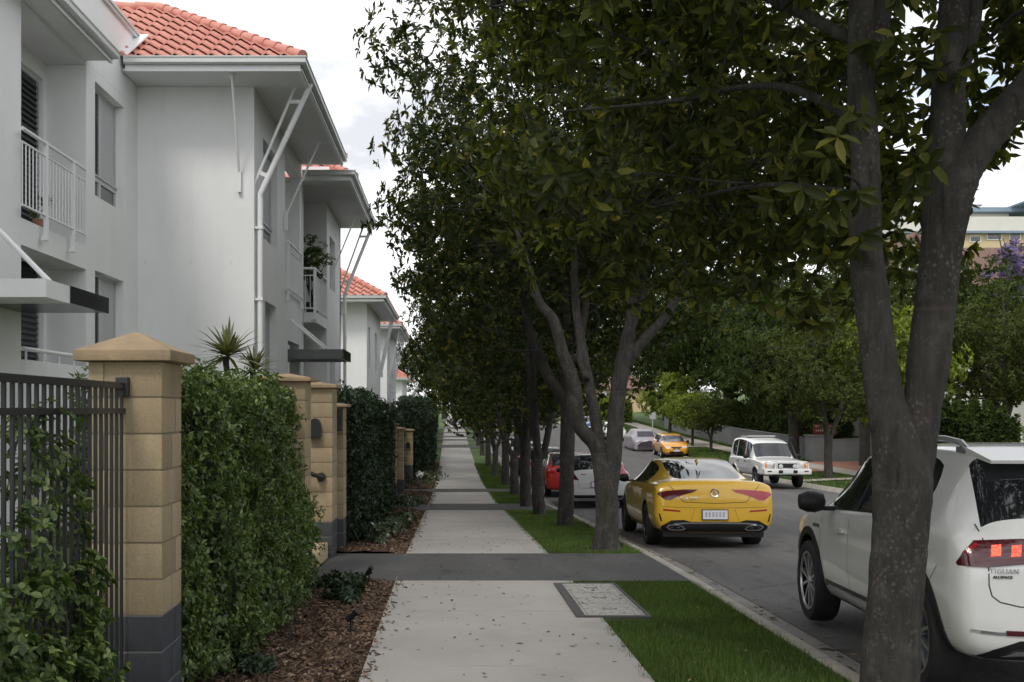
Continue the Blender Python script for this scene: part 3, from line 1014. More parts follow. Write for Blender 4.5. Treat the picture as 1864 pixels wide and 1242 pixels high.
def hip_roof(house, x0, x1, y0, y1, z0, pitch, gutter=True, gutter_path=None, closed_left=False):
    """tiled hip roof over the rectangle; ridge along the longer side"""
    lx, ly = x1 - x0, y1 - y0
    T = min(lx, ly) / 2
    mb = MB()
    tile_plane(mb, (x0, y0), (x1, y0), (0, 1), z0, pitch, 1, 1, T)
    tile_plane(mb, (x1, y0), (x1, y1), (-1, 0), z0, pitch, 1, 1, T)
    tile_plane(mb, (x1, y1), (x0, y1), (0, -1), z0, pitch, 1, 1, T)
    tile_plane(mb, (x0, y1), (x0, y0), (1, 0), z0, pitch, 1, 1, T)
    r = obj('roof', mb, M['tile'], house, smooth=50, fix=False)
    zt = z0 + pitch * T
    rid = MB(); und = MB()
    if lx >= ly: a, b = (x0 + T, (y0 + y1) / 2, zt), (x1 - T, (y0 + y1) / 2, zt)
    else: a, b = ((x0 + x1) / 2, y0 + T, zt), ((x0 + x1) / 2, y1 - T, zt)
    ends = [((x0, y0, z0), a), ((x1, y0, z0), b if lx >= ly else a), ((x1, y1, z0), b), ((x0, y1, z0), a if lx >= ly else b), (a, b)]
    dz = Vector((0, 0, -0.10))
    inn = ((0.3, 0.3), (-0.3, 0.3), (-0.3, -0.3), (0.3, -0.3))
    cs = [Vector(e[0]) + dz + Vector((q[0], q[1], 0.3 * pitch)) for e, q in zip(ends[:4], inn)]; A_, B_ = Vector(a) + dz, Vector(b) + dz
    if lx >= ly: und.add(cs + [A_, B_], [(0, 1, 5, 4), (1, 2, 5), (2, 3, 4, 5), (3, 0, 4)])
    else: und.add(cs + [A_, B_], [(0, 1, 4), (1, 2, 5, 4), (2, 3, 5), (3, 0, 4, 5)])
    obj('roof_lining', und, M['tile'], r)
    for p, q in ends:
        p, q = Vector(p), Vector(q); ln = (q - p).length
        if ln < 0.05: continue
        n = max(1, int(ln / 0.36))
        for i in range(n):
            u, w = p + (q - p) * (i / n), p + (q - p) * ((i + 1.12) / n)
            rid.tube([u + Vector((0, 0, 0.03)), w + Vector((0, 0, 0.015))], [0.105, 0.09], 10)
    obj('ridge_cap', rid, M['tile'], r, smooth=50)
    return r


GUT = [(0.0, -0.03), (0.0, -0.12), (0.09, -0.12), (0.115, -0.10), (0.115, -0.03), (0.13, -0.02), (0.13, 0.0), (0.10, 0.0), (0.095, -0.02)]


def gutter(house, path, drop=0.10, name='gutter'):
    mb = MB()
    mb.sweep(path, GUT)
    # fascia board below, set back
    mb.sweep(path, [(-0.03, -0.06), (-0.03, -0.12 - drop), (0.02, -0.12 - drop), (0.02, -0.1225), (-0.004, -0.1225), (-0.004, -0.06)], 1)
    return obj(name, mb, [M['gutter'], M['white_trim']], house, smooth=35)


def eave_strut(house, a, b, r=0.022):
    mb = MB(); a = Vector(a); b = Vector(b)
    mb.tube([a, b], r, 8)
    mb.box(a.x - 0.03, a.x + 0.03, a.y - 0.05, a.y + 0.05, a.z - 0.02, a.z + 0.09)
    mb.box(b.x - 0.025, b.x + 0.035, b.y - 0.035, b.y + 0.035, b.z - 0.30, b.z + 0.06)
    return obj('eave_strut', mb, M['white_trim'], house, smooth=40)


def downpipe(house, top, elbow, zbot, gap=0.14):
    """raking pipe from the gutter down to the wall, then down the wall, with its lattice strut"""
    mb = MB(); top = Vector(top); elbow = Vector(elbow)
    mb.tube([top, elbow, Vector((elbow.x, elbow.y, elbow.z - 0.1)), Vector((elbow.x, elbow.y, zbot))], 0.05, 12)
    for z in np.arange(zbot + 0.4, elbow.z - 0.2, 1.25):
        mb.box(elbow.x - 0.12, elbow.x + 0.055, elbow.y - 0.06, elbow.y + 0.06, z, z + 0.04)
    o = obj('downpipe', mb, M['white_trim'], house, smooth=40)
    s = MB()
    off = Vector((-0.26, 0.02, -0.02))
    a = top + off; b = elbow + off * 0.55 + Vector((0, 0, 0.1))
    s.tube([a, b, Vector((b.x, b.y, b.z - 0.3))], 0.026, 8)
    for t in (0.16, 0.84):
        p = top.lerp(elbow, t); q = a.lerp(b, t); dd = (elbow - top).normalized() * 0.035
        s.add([p + dd + Vector((0, .012, 0)), p - dd + Vector((0, .012, 0)), q - dd + Vector((0, .012, 0)), q + dd + Vector((0, .012, 0)),
               p + dd - Vector((0, .012, 0)), p - dd - Vector((0, .012, 0)), q - dd - Vector((0, .012, 0)), q + dd - Vector((0, .012, 0))],
              [(0, 1, 2, 3), (7, 6, 5, 4), (0, 3, 7, 4), (1, 5, 6, 2), (0, 4, 5, 1), (2, 6, 7, 3)])
    obj('pipe_strut', s, M['white_trim'], o, smooth=40)
    return o


def build_houses():
    # ---- first house: recessed balcony bay, plain wall, projecting wing
    h = empty('townhouse', (-5.45, 15.0, gz(-5.45, 15)), 'largest white townhouse, with recessed balcony and projecting wing, first behind the block pillar', 'house', 'white townhouses with red tiled roofs')
    w = MB(); z0 = -1.2
    wall_x(w, -5.45, 2.0, 12.9, z0, 8.05, [(11.3, 12.2, z0, 3.6)], t=0.35)
    w.box(-7.6, -5.80, 12.55, 12.9, z0, 8.05)                         # near cheek of the balcony bay
    wall_x(w, -6.05, 12.9, 15.2, z0, 6.85, [(14.05, 15.1, 4.2, 6.55), (14.05, 15.1, 1.5, 3.9)], t=0.2)
    w.box(-6.049, -5.45, 15.2, 15.42, z0, 6.85)                        # far cheek
    wall_x(w, -5.45, 15.42, 17.699, z0, 6.85, [(15.58, 16.95, 4.93, 6.68), (15.58, 16.95, 1.55, 3.78)], t=0.3)
    w.box(-5.75, -5.45, 12.9, 17.699, 6.853, 8.05)                      # parapet over the bay
    w.box(-6.04, -5.45, 12.902, 15.198, 3.74, 4.08)                     # balcony slab
    # wing: front wall, side wall with the tall opening
    w.box(-8.0, -3.64, 17.7, 17.95, z0, 7.26)
    wall_x(w, -3.42, 17.7, 23.35, z0, 7.26, [(18.55, 20.1, 4.78, 6.6), (18.75, 19.95, 1.2, 3.65), (21.0, 23.05, 4.1, 6.9), (21.35, 23.0, z0, 3.1)], t=0.22)
    w.box(-4.4, -3.642, 20.9, 21.05, z0, 7.24); w.box(-4.4, -4.25, 21.06, 23.3, z0, 7.24); w.box(-4.24, -3.645, 21.06, 23.2, 3.82, 4.08)
    for u in (265, 347, 420):                                            # small tie holes left in the render
        x = (u - 820) * 17.7 / 1850
        w.box(x - 0.006, x + 0.006, 17.694, 17.71, 4.17, 4.235, 2)
    obj('wall', w, [M['white_wall'], M['dark_louvre'], M['gutter']], h)
    c = MB(); c.box(-5.80, -5.40, 2.0, 17.65, 8.05, 8.11, bevel=0.01)
    c.sweep([(-5.42, 2, 8.11), (-5.42, 17.62, 8.11)], [(0, 0), (0.04, 0), (0.04, 0.05), (0.0, 0.05)])
    obj('parapet_cap', c, M['gutter'], h, smooth=30)
    # balcony eave
    s = MB(); s.box(-6.05, -5.10, 8.0, 15.2, 6.86, 6.90); s.box(-6.05, -5.46, 12.95, 15.19, 6.80, 6.86)
    obj('soffit', s, M['soffit'], h)
    rr = MB()
    rr.add([(-5.10, 7.9, 7.02), (-5.10, 15.25, 7.02), (-5.45, 15.25, 7.10), (-5.45, 7.9, 7.10), (-5.10, 7.9, 6.905), (-5.10, 15.25, 6.905), (-5.45, 15.25, 6.905), (-5.45, 7.9, 6.905)],
           [(0, 1, 2, 3), (4, 7, 6, 5), (0, 4, 5, 1), (1, 5, 6, 2), (2, 6, 7, 3), (3, 7, 4, 0)])
    obj('eave_roof', rr, M['gutter'], h)
    gutter(h, [(-5.11, 7.8, 7.04), (-5.11, 15.32, 7.04)], 0.06)
    louvre_x(h, -6.15, 14.05, 15.1, 4.2, 6.55); louvre_x(h, -6.15, 14.05, 15.1, 1.5, 3.9)
    railing(h, [(-5.36, 12.72), (-5.36, 14.92)], 4.21, 5.17, posts=(0.34, 0.78))
    fl = MB(); fl.box(-5.47, -5.40, 12.9, 15.2, 1.3, 2.28); fl.box(-6.0, -5.46, 12.95, 15.15, 1.1, 1.3); fl.tube([(-5.43, 12.9, 2.42), (-5.43, 15.2, 2.42)], 0.03, 8)
    for y in np.arange(13.0, 15.2, 0.55): fl.tube([(-5.43, y, 2.28), (-5.43, y, 2.42)], 0.014, 6)
    obj('terrace_parapet', fl, M['white_trim'], h)
    window_x(h, -5.45, 15.58, 16.95, 4.93, 6.68); window_x(h, -5.45, 15.58, 16.95, 1.55, 3.78, 'plain')
    window_x(h, -3.42, 18.55, 20.1, 4.78, 6.6); window_x(h, -3.42, 18.75, 19.95, 1.2, 3.65, 'plain')
    # entrance canopy with dark glazed end
    cn = MB(); cn.box(-5.45, -4.40, 11.05, 11.75, 2.87, 3.07); ca = obj('entrance_canopy', cn, M['white_trim'], h)
    cp = MB(); cp.box(-5.45, -4.41, 11.752, 13.0, 2.88, 3.07); cp.box(-4.41, -4.385, 11.752, 13.05, 2.875, 3.075); obj('dark_panel', cp, M['black_panel'], ca)
    st = MB(); st.tube([(-5.44, 11.9, 3.9), (-4.55, 11.6, 3.08)], 0.03, 8); st.box(-5.47, -5.42, 11.84, 11.96, 3.8, 4.0); obj('canopy_strut', st, M['white_trim'], ca)
    dr = MB(); dr.box(-5.72, -5.66, 11.3, 12.2, -0.4, 3.6); dr.box(-5.66, -5.64, 11.4, 12.1, -0.3, 3.4); obj('door', dr, M['interior'], h)
    # wing eave
    s = MB(); s.box(-5.44, -2.46, 16.86, 17.699, 7.262, 7.30); s.box(-3.418, -2.46, 17.7, 23.34, 7.262, 7.30); s.box(-4.3, -3.43, 21.1, 23.34, 7.264, 7.30)
    obj('soffit', s, M['soffit'], h)
    gutter(h, [(-5.38, 16.82, 7.46), (-2.5, 16.82, 7.46), (-2.5, 23.42, 7.46)])
    hip_roof(h, -10.0, -2.44, 16.76, 23.44, 7.44, 0.64)
    vb = MB()                                                            # white barge flashing where the parapet meets the roof
    vb.add([(-5.47, 16.75, 7.48), (-5.33, 16.75, 7.48), (-5.24, 17.65, 8.12), (-5.47, 17.65, 8.12), (-5.47, 16.75, 7.50), (-5.33, 16.75, 7.50), (-5.24, 17.65, 8.16), (-5.47, 17.65, 8.16)],
           [(0, 1, 2, 3), (4, 7, 6, 5), (0, 4, 5, 1), (1, 5, 6, 2), (2, 6, 7, 3), (3, 7, 4, 0)])
    obj('valley_flashing', vb, M['white_trim'], h)
    eave_strut(h, (-3.66, 17.02, 7.2), (-3.67, 17.66, 5.72)); eave_strut(h, (-2.72, 21.1, 7.2), (-3.38, 20.85, 5.62)) 
    downpipe(h, (-2.44, 17.75, 7.33), (-3.33, 17.80, 5.42), -0.6)
    railing(h, [(-3.36, 20.95), (-3.36, 23.1)], 4.15, 5.12, posts=(0.06, 0.94), post_drop=0.2)
    # ---- second house
    h = empty('townhouse', (-3.3, 26.5, gz(-3.3, 26.5)), 'white townhouse with a plant on its corner balcony and a dark grey door canopy', 'house', 'white townhouses with red tiled roofs')
    w = MB(); z0 = -1.8
    w.box(-4.6, -3.5, 24.0, 24.2, z0, 6.99); w.box(-6.5, -2.9, 24.3, 24.5, 6.99, 7.45)
    wall_x(w, -4.3, 24.21, 26.3, z0, 6.98, [], t=0.2)
    w.box(-4.3, -3.2, 26.3, 26.5, z0, 6.98)
    wall_x(w, -3.2, 26.51, 29.6, z0, 6.98, [(26.95, 28.2, 4.85, 6.25), (27.0, 28.2, 1.0, 3.2)], t=0.22)
    w.box(-9, -3.2, 29.4, 29.6, z0, 6.97); w.box(-4.29, -3.2, 24.22, 26.28, 3.72, 3.96)
    obj('wall', w, M['white_wall'], h)
    s = MB(); s.box(-4.6, -2.28, 23.56, 24.2, 6.99, 7.03); s.box(-4.28, -2.28, 24.21, 30.0, 6.985, 7.03)
    obj('soffit', s, M['soffit'], h)
    gutter(h, [(-3.42, 23.52, 7.16), (-2.32, 23.52, 7.16), (-2.32, 30.05, 7.16)])
    hip_roof(h, -8.6, -2.26, 24.1, 30.1, 7.14, 0.64)
    railing(h, [(-3.56, 24.16), (-3.22, 24.16), (-3.22, 26.45)], 4.05, 5.0, posts=(0.03, 0.97), post_drop=0.22)
    window_x(h, -3.2, 26.95, 28.2, 4.85, 6.25); window_x(h, -3.2, 27.0, 28.2, 1.0, 3.2, 'plain')
    dk = MB(); dk.box(-4.09, -4.05, 24.5, 26.0, 3.97, 6.3); obj('door', dk, M['dark_louvre'], h)
    cn = MB(); cn.box(-4.2, -2.30, 21.55, 23.15, 2.72, 2.92); cn2 = obj('entrance_canopy', cn, M['grey_canopy'], h)
    cp = MB(); cp.box(-2.298, -2.27, 21.54, 23.16, 2.715, 2.925); obj('dark_panel', cp, M['black_panel'], cn2)
    for y in (21.65, 22.9):
        st = MB(); st.tube([(-3.41, y, 3.55), (-2.68, y, 2.93)], 0.028, 8); obj('canopy_strut', st, M['white_trim'], cn2)
    eave_strut(h, (-2.55, 27.6, 6.95), (-3.17, 27.3, 5.3), 0.02)
    downpipe(h, (-2.28, 29.6, 7.0), (-3.08, 29.62, 5.0), -1.0)
    # ---- third, fourth and last houses
    def plain_house(name_label, yf, ye, xr, ze, zb, windows, parts=True, xl=-9.0, pitch=0.62, gx=-4.2):
        h = empty('townhouse', (xr - 1, (yf + ye) / 2, zb), name_label, 'house', 'white townhouses with red tiled roofs')
        w = MB(); xw = xr - 0.78
        w.box(xl, xw - 0.22, yf + 0.9, yf + 1.1, zb - 0.6, ze - 0.2)
        holes = [(yf + 1.1 + a, yf + 1.1 + b, ze - c, ze - d) for a, b, c, d in windows]
        wall_x(w, xw, yf + 0.9, ye - 0.7, zb - 0.6, ze - 0.2, holes, t=0.22)
        w.box(xl, xw - 0.22, ye - 0.9, ye - 0.7, zb - 0.6, ze - 0.2)
        obj('wall', w, M['white_wall'], h)
        for q in holes: window_x(h, xw, *q, style='plain')
        s = MB(); s.box(xl, xr - 0.06, yf + 0.04, ye - 0.04, ze - 0.199, ze - 0.16); obj('soffit', s, M['soffit'], h)
        gutter(h, [(xl, yf, ze), (xr - 0.1, yf, ze), (xr - 0.1, ye, ze)])
        hip_roof(h, xl, xr, yf - 0.05, ye + 0.05, ze - 0.02, pitch)
        return h, xw
    h3, xw = plain_house('white townhouse with red tiled roof, third in the row behind the second downpipe', 37.7, 46.8, -2.4, 5.87, -1.0,
                         [(0.6, 1.5, 2.6, 1.0), (0.6, 1.5, 5.4, 3.6), (4.0, 5.2, 2.6, 1.0)])
    for k in range(4): eave_strut(h3, (-2.65, 45.0 + k * 0.5, 5.6), (xw + 0.05, 45.0 + k * 0.5, 3.4), 0.03)
    h4, xw = plain_house('white townhouse showing only a strip of red roof and struts, fourth in the row', 50.0, 60.0, -2.4, 5.85, -1.2,
                         [(0.8, 1.8, 2.6, 1.0), (0.8, 1.8, 5.4, 3.6)])
    rail = railing(h4, [(xw + 0.06, 53.5), (xw + 0.06, 57)], 2.6, 3.6, posts=(0.05, 0.95))
    for k in range(5): eave_strut(h4, (-2.6, 51.5 + k * 1.5, 5.6), (xw + 0.05, 51.5 + k * 1.5, 3.2), 0.035)
    h5, xw = plain_house('farthest white townhouse with red roof and slanting white struts', 100.0, 112.0, -4.0, 4.75, -0.3, [(0.8, 1.8, 2.4, 1.0)], xl=-14.0)
    for k in range(3): eave_strut(h5, (-3.1, 99.4 + k * 2.2, 4.2), (xw + 0.05, 100.9 + k * 2.2, 1.6), 0.09)


build_houses()


# ---------------------------------------------------------------- block pillars and the metal fence
def pillar(label, x1, y0, w, zbot, zcap, zdark, light=None, capz=0.10, group='sandstone block pillars', lamp=None, letter=None, apex=0.10, dep=None):
    """x1: street-side face; y0: near face; zcap underside of the cap"""
    dep = dep or w
    x0 = x1 - w; y1 = y0 + dep
    p = empty('gate_pillar', ((x0 + x1) / 2, (y0 + y1) / 2, zbot), label, 'pillar', group)
    s = MB(); d = MB(); mo = MB()
    g = 0.005; ch = 0.2
    k = int(round((zcap - zdark) / ch)); ch = (zcap - zdark) / k
    mo.box(x0 + 0.007, x1 - 0.007, y0 + 0.007, y1 - 0.007, zbot - 0.2, zcap - 0.002)
    xm = x0 + w * 0.5; ym = y0 + dep * 0.5
    n0 = int(math.ceil((zdark - zbot) / ch)) + 1
    for i in range(-n0, k):
        za, zb = zdark + i * ch + g, zdark + (i + 1) * ch - g
        t = s if i >= 0 else d
        if i % 2 == 0:
            t.box(x0, x0 + 0.085 * w / 0.4 - g, y0, y1, za, zb, bevel=0.004); t.box(x0 + 0.085 * w / 0.4 + g, x1, y0, ym - g, za, zb, bevel=0.004); t.box(x0 + 0.085 * w / 0.4 + g, x1, ym + g, y1, za, zb, bevel=0.004)
        else:
            t.box(x0, x1, y0, ym - g + 0.08, za, zb, bevel=0.004); t.box(x0, x1, ym + g + 0.08, y1, za, zb, bevel=0.004)
    obj('shaft', s, M['block'], p, smooth=30); obj('mortar', mo, M['mortar'], p)
    b = obj('base', d, M['dark_block'], p, smooth=30)
    gm = MB()
    for i in range(-n0, 1):
        gm.box(x0 + 0.0045, x1 - 0.0045, y0 + 0.0045, y1 - 0.0045, zdark + i * ch - g, zdark + i * ch + g)
    obj('base_joint', gm, M['grey_mortar'], b)
    c = MB(); o = 0.065
    cx, cy = (x0 + x1) / 2, (y0 + y1) / 2
    c.box(x0 - o, x1 + o, y0 - o, y1 + o, zcap, zcap + capz * 0.55, bevel=0.008)
    zt = zcap + capz * 0.55 - 0.002
    c.add([(x0 - o + .006, y0 - o + .006, zt), (x1 + o - .006, y0 - o + .006, zt), (x1 + o - .006, y1 + o - .006, zt), (x0 - o + .006, y1 + o - .006, zt), (cx - 0.015, cy, zt + apex), (cx + 0.015, cy, zt + apex)],
          [(0, 1, 5, 4), (1, 2, 5), (2, 3, 4, 5), (3, 0, 4), (3, 2, 1, 0)])
    obj('cap', c, M['cap_stone'], p, smooth=30)
    if lamp:
        (lx, lz) = lamp
        m = MB()                                                         # hooded wall lamp: rounded top, open below
        out = [(-0.075, -0.13), (0.075, -0.13)] + [(0.075 * math.cos(a), 0.03 + 0.10 * math.sin(a)) for a in np.linspace(0, math.pi, 12)]
        m.prism([(lx + q[0], lz + q[1]) for q in out], 'y', y0 - 0.10, y0 - 0.001)
        obj('lamp', m, M['black_metal'], p, smooth=35)
    return p


p0 = pillar('tall sandstone block pillar with pyramid cap beside the black fence, the largest pillar', -1.59, 5.6, 0.405, -0.28, 1.915, 0.51, apex=0.115, capz=0.11)
g1 = pillar('gate pillar rising from the end of the big hedge, before the dark paved path', -1.565, 10.95, 0.45, -0.45, 1.95, 0.3, apex=0.05, capz=0.08)
g2 = pillar('gate pillar with black hooded lamp and black pipe handle', -1.55, 13.32, 0.56, -0.6, 1.93, 0.17, apex=0.05, capz=0.08, lamp=(-1.765, 1.40))
g3 = pillar('lower block pillar standing just behind the gate pillar with the lamp', -1.51, 14.35, 0.40, -0.6, 1.68, 0.1, apex=0.03, capz=0.07)
# handle on the second gate pillar: round rose, bent pipe
m = MB()
m.lathe([(0.0, 13.25), (0.055, 13.255), (0.06, 13.29), (0.06, 13.32)], 20, 'y', (-1.69, 0, 0.76))
m.tube([(-1.69, 13.27, 0.76), (-1.69, 13.20, 0.77), (-1.76, 13.14, 0.80), (-1.93, 13.10, 0.87)], 0.028, 10)
o = obj('pipe_handle', m, M['black_metal'], g2, smooth=40)
# letterbox slot between the two
m = MB(); m.box(-1.93, -1.525, 13.885, 14.345, 1.35, 1.62); m.box(-1.95, -1.52, 13.885, 14.34, 1.62, 1.66)
m.box(-1.522, -1.517, 13.95, 14.28, 1.42, 1.56)
o = obj('letterbox', m, M['black_metal'], g2)
st = MB(); st.box(-2.6, -1.60, 11.42, 13.29, -0.32, -0.09, bevel=0.02)
o = obj('gate_step', st, M['step_stone'], origin=(-2.1, 12.3, -0.3), smooth=30); tag(o, 'worn sandstone step across the gateway between the first two gate pillars', 'step')
pillar('block pillar of the second gateway, at the far end of the dark hedge', -1.50, 27.9, 0.42, -1.1, 1.2, -0.4, apex=0.04, capz=0.08)
pillar('block pillar of the second gateway, just past the one closing the dark hedge', -1.50, 32.4, 0.42, -1.3, 1.0, -0.6, apex=0.04, capz=0.08)
pillar('slim pale block pillar with small dark lamp, farthest along the path', -1.52, 40.9, 0.5, -1.6, 0.78, -0.6, apex=0.04, capz=0.08, lamp=(-1.7, 0.2))

# metal fence in panels
def fence(label, x, y0, y1, zb, zt, gap=0.081, mid=None, endpost=True):
    f = empty('metal_fence', (x, (y0 + y1) / 2, zb), label, 'fence')
    r = MB(); r.box(x - 0.02, x + 0.02, y0, y1, zt - 0.035, zt, bevel=0.004); r.box(x - 0.018, x + 0.018, y0, y1, zb + 0.08, zb + 0.115)
    r.box(x - 0.017, x + 0.017, y0, y1, zt - 0.17, zt - 0.14)
    obj('rail', r, M['black_metal'], f)
    n = int((y1 - y0) / gap)
    b = MB()
    for i in range(n + 1):
        y = y0 + 0.02 + (y1 - y0 - 0.04) * i / n
        b.box(x - 0.008, x + 0.008, y - 0.008, y + 0.008, zb + 0.02, zt - 0.036)
    obj('bars', b, M['black_metal'], f)
    if endpost:
        e = MB(); e.box(x - 0.03, x + 0.035, y1 - 0.03, y1 + 0.03, zt - 0.075, zt + 0.03, bevel=0.004); obj('bracket', e, M['black_metal'], f)
    return f


fence('black vertical bar fence to the left of the tall pillar', -1.80, 2.2, 5.58, -0.1, 1.795)
fence('black bar fence panel buried in the big hedge, its dark post beside the gate pillar', -1.72, 6.06, 10.93, -0.2, 1.84)

# ---------------------------------------------------------------- foliage
def unit(a):
    return a / np.maximum(1e-9, np.linalg.norm(a, axis=-1, keepdims=True))


def leaf_arrays(P, D, U, Ln, Wd, near=False):
    """P base, D direction, U rough up; returns V,F"""
    n = len(P)
    D = unit(D); S = unit(np.cross(D, U)); Nn = np.cross(S, D)
    Ln = np.asarray(Ln).reshape(n, 1); Wd = np.asarray(Wd).reshape(n, 1)
    if not near:
        V = np.stack([P, P + D * Ln * 0.48 + S * Wd / 2 + Nn * Wd * 0.22, P + D * Ln - Nn * Ln * 0.10, P + D * Ln * 0.48 - S * Wd / 2 + Nn * Wd * 0.22], 1)
        F = np.arange(4 * n).reshape(n, 4)
        return V.reshape(-1, 3), F
    V = np.stack([P, P + D * Ln * 0.30 + S * Wd * 0.42 + Nn * Wd * 0.18, P + D * Ln * 0.66 + S * Wd * 0.46 + Nn * (Wd * 0.16 - Ln * 0.05),
                  P + D * Ln - Nn * Ln * 0.16, P + D * Ln * 0.66 - S * Wd * 0.46 + Nn * (Wd * 0.16 - Ln * 0.05), P + D * Ln * 0.30 - S * Wd * 0.42 + Nn * Wd * 0.18], 1)
    b = np.arange(n)[:, None] * 6
    F = np.concatenate([b + np.array([[0, 1, 2, 3]]), b + np.array([[0, 3, 4, 5]])], 0)
    return V.reshape(-1, 3), F


def whorls(T, A, k, Ln, Wd, rng, droop=0.35, spread=(0.55, 1.0), near=False):
    """k leaves radiating from every twig tip T along axis A"""
    n = len(T)
    A = unit(A)
    ref = np.where(np.abs(A[:, 2:3]) < 0.9, np.array([[0, 0, 1.0]]), np.array([[1.0, 0, 0]]))
    e1 = unit(np.cross(A, ref)); e2 = np.cross(A, e1)
    ph = rng.uniform(0, 6.28, (n, 1)) + np.arange(k)[None] * (2 * np.pi / k) * 1.0 + rng.normal(0, 0.3, (n, k))
    sp = rng.uniform(spread[0], spread[1], (n, k)) * np.pi / 2
    D = A[:, None] * np.cos(sp)[..., None] + (e1[:, None] * np.cos(ph)[..., None] + e2[:, None] * np.sin(ph)[..., None]) * np.sin(sp)[..., None]
    D = D + np.array([0, 0, -1.0]) * (droop * rng.uniform(0.3, 1.3, (n, k)))[..., None]
    P = T[:, None] + A[:, None] * rng.uniform(-0.3, 0.1, (n, k))[..., None] * Ln * 0.6
    U = A[:, None] + rng.normal(0, 0.25, (n, k, 3)) + np.array([0, 0, 0.4])
    L_ = Ln * rng.uniform(0.6, 1.2, (n, k)); W_ = Wd * rng.uniform(0.75, 1.2, (n, k))
    return leaf_arrays(P.reshape(-1, 3), D.reshape(-1, 3), U.reshape(-1, 3), L_.ravel(), W_.ravel(), near)


def clump_centres(n, c, r, rng, keep=None, inner=0.35):
    out = []
    c = np.array(c, float); r = np.array(r, float)
    while len(out) < n:
        d = rng.normal(size=3); d /= np.linalg.norm(d)
        q = inner + (1 - inner) * rng.random() ** 0.6
        p = c + d * r * q
        if keep is None or keep(p): out.append(p)
    return np.array(out)


def crown_arrays(cl, crad, per, k, Ln, Wd, rng, centre, droop=0.35, near=False):
    n = len(cl)
    d = rng.normal(size=(n, per, 3)); d = unit(d)
    rad = np.asarray(crad).reshape(-1, 1, 1) * (0.35 + 0.65 * rng.random((n, per, 1)) ** 0.5)
    d2 = d * rad; d2[..., 2] *= 0.72
    T = cl[:, None] + d2
    A = d * 0.9 + unit(T - np.array(centre)) * 0.7 + np.array([0, 0, 0.15]) + rng.normal(0, 0.25, (n, per, 3))
    return whorls(T.reshape(-1, 3), A.reshape(-1, 3), k, Ln, Wd, rng, droop, near=near)


def limb(mb, a, b, r0, r1, rng, seg=7, n=6, sag=0.12):
    a = Vector(a); b = Vector(b); ln = (b - a).length
    off = Vector((rng.uniform(-1, 1), rng.uniform(-1, 1), rng.uniform(-0.3, 1))) * ln * sag
    pts = []
    for i in range(n + 1):
        t = i / n
        p = a.lerp(b, t) + off * math.sin(math.pi * t) * (1 - 0.4 * t) + Vector((rng.uniform(-1, 1), rng.uniform(-1, 1), rng.uniform(-1, 1))) * ln * 0.012
        pts.append(p)
    mb.tube(pts, [r0 + (r1 - r0) * (i / n) ** 0.8 for i in range(n + 1)], seg, wob=0.05, rng=rng)


def smooth_pts(pts, n=5):
    """Catmull-Rom through (x,y,z,r)"""
    P = [np.array(p, float) for p in pts]
    P = [2 * P[0] - P[1]] + P + [2 * P[-1] - P[-2]]
    out = []
    for i in range(1, len(P) - 2):
        for k in range(n):
            t = k / n
            a, b, c, d = P[i - 1], P[i], P[i + 1], P[i + 2]
            out.append(0.5 * ((2 * b) + (-a + c) * t + (2 * a - 5 * b + 4 * c - d) * t * t + (-a + 3 * b - 3 * c + d) * t ** 3))
    out.append(P[-2])
    return out


def stem(mb, pts, rng, seg=14, n=6, wob=0.035):
    q = smooth_pts(pts, n)
    mb.tube([p[:3] for p in q], [max(0.004, p[3]) for p in q], seg, wob=wob, rng=rng)


def grow(mb, starts, cl, rng, frac=1.0, r0=0.045, r1=0.008):
    """thin limbs from the nearest stem point to the clumps"""
    S = np.array([s[:3] for s in starts]); 
    for c in cl:
        if rng.random() > frac: continue
        d = np.linalg.norm(S - c, axis=1) + np.maximum(0, S[:, 2] - c[2] + 0.1) * 2.0
        s = starts[int(np.argmin(d))]
        ln = float(np.linalg.norm(np.array(s[:3]) - c))
        limb(mb, s[:3], c, min(s[3] * 0.45, r0 * (0.25 + ln * 0.2)), r1 * 0.7, rng, 6, 7, 0.16)


NRNG = np.random.default_rng(77)


def tree(label, base, stems, crown_c, crown_r, nclump, per, k, Ln, Wd, leafmat, bark, seed, group=None, keep=None, crad=(0.45, 0.75), near=False, frac=0.7, name='street_tree', droop=0.35, inner=0.35, local=False, cat='tree', extra=None):
    rng = random.Random(seed); nr = np.random.default_rng(seed)
    t = empty(name, base, label, cat, group)
    mb = MB(); starts = []
    for s in stems:
        stem(mb, s, rng)
        for q in smooth_pts(s, 4)[2:]: starts.append(q)
    cl = clump_centres(nclump, crown_c, crown_r, nr, keep, inner)
    if extra is not None:
        cl = np.concatenate([cl, np.array(extra, float)])
    grow(mb, starts, cl, rng, frac)
    obj('trunk', mb, M[bark], t, smooth=True, fix=False)
    V, F = crown_arrays(cl, nr.uniform(crad[0], crad[1], len(cl)), per, k, Ln, Wd, nr, crown_c, droop, near)
    np_mesh('crown', V, F, M[leafmat], t)
    return t


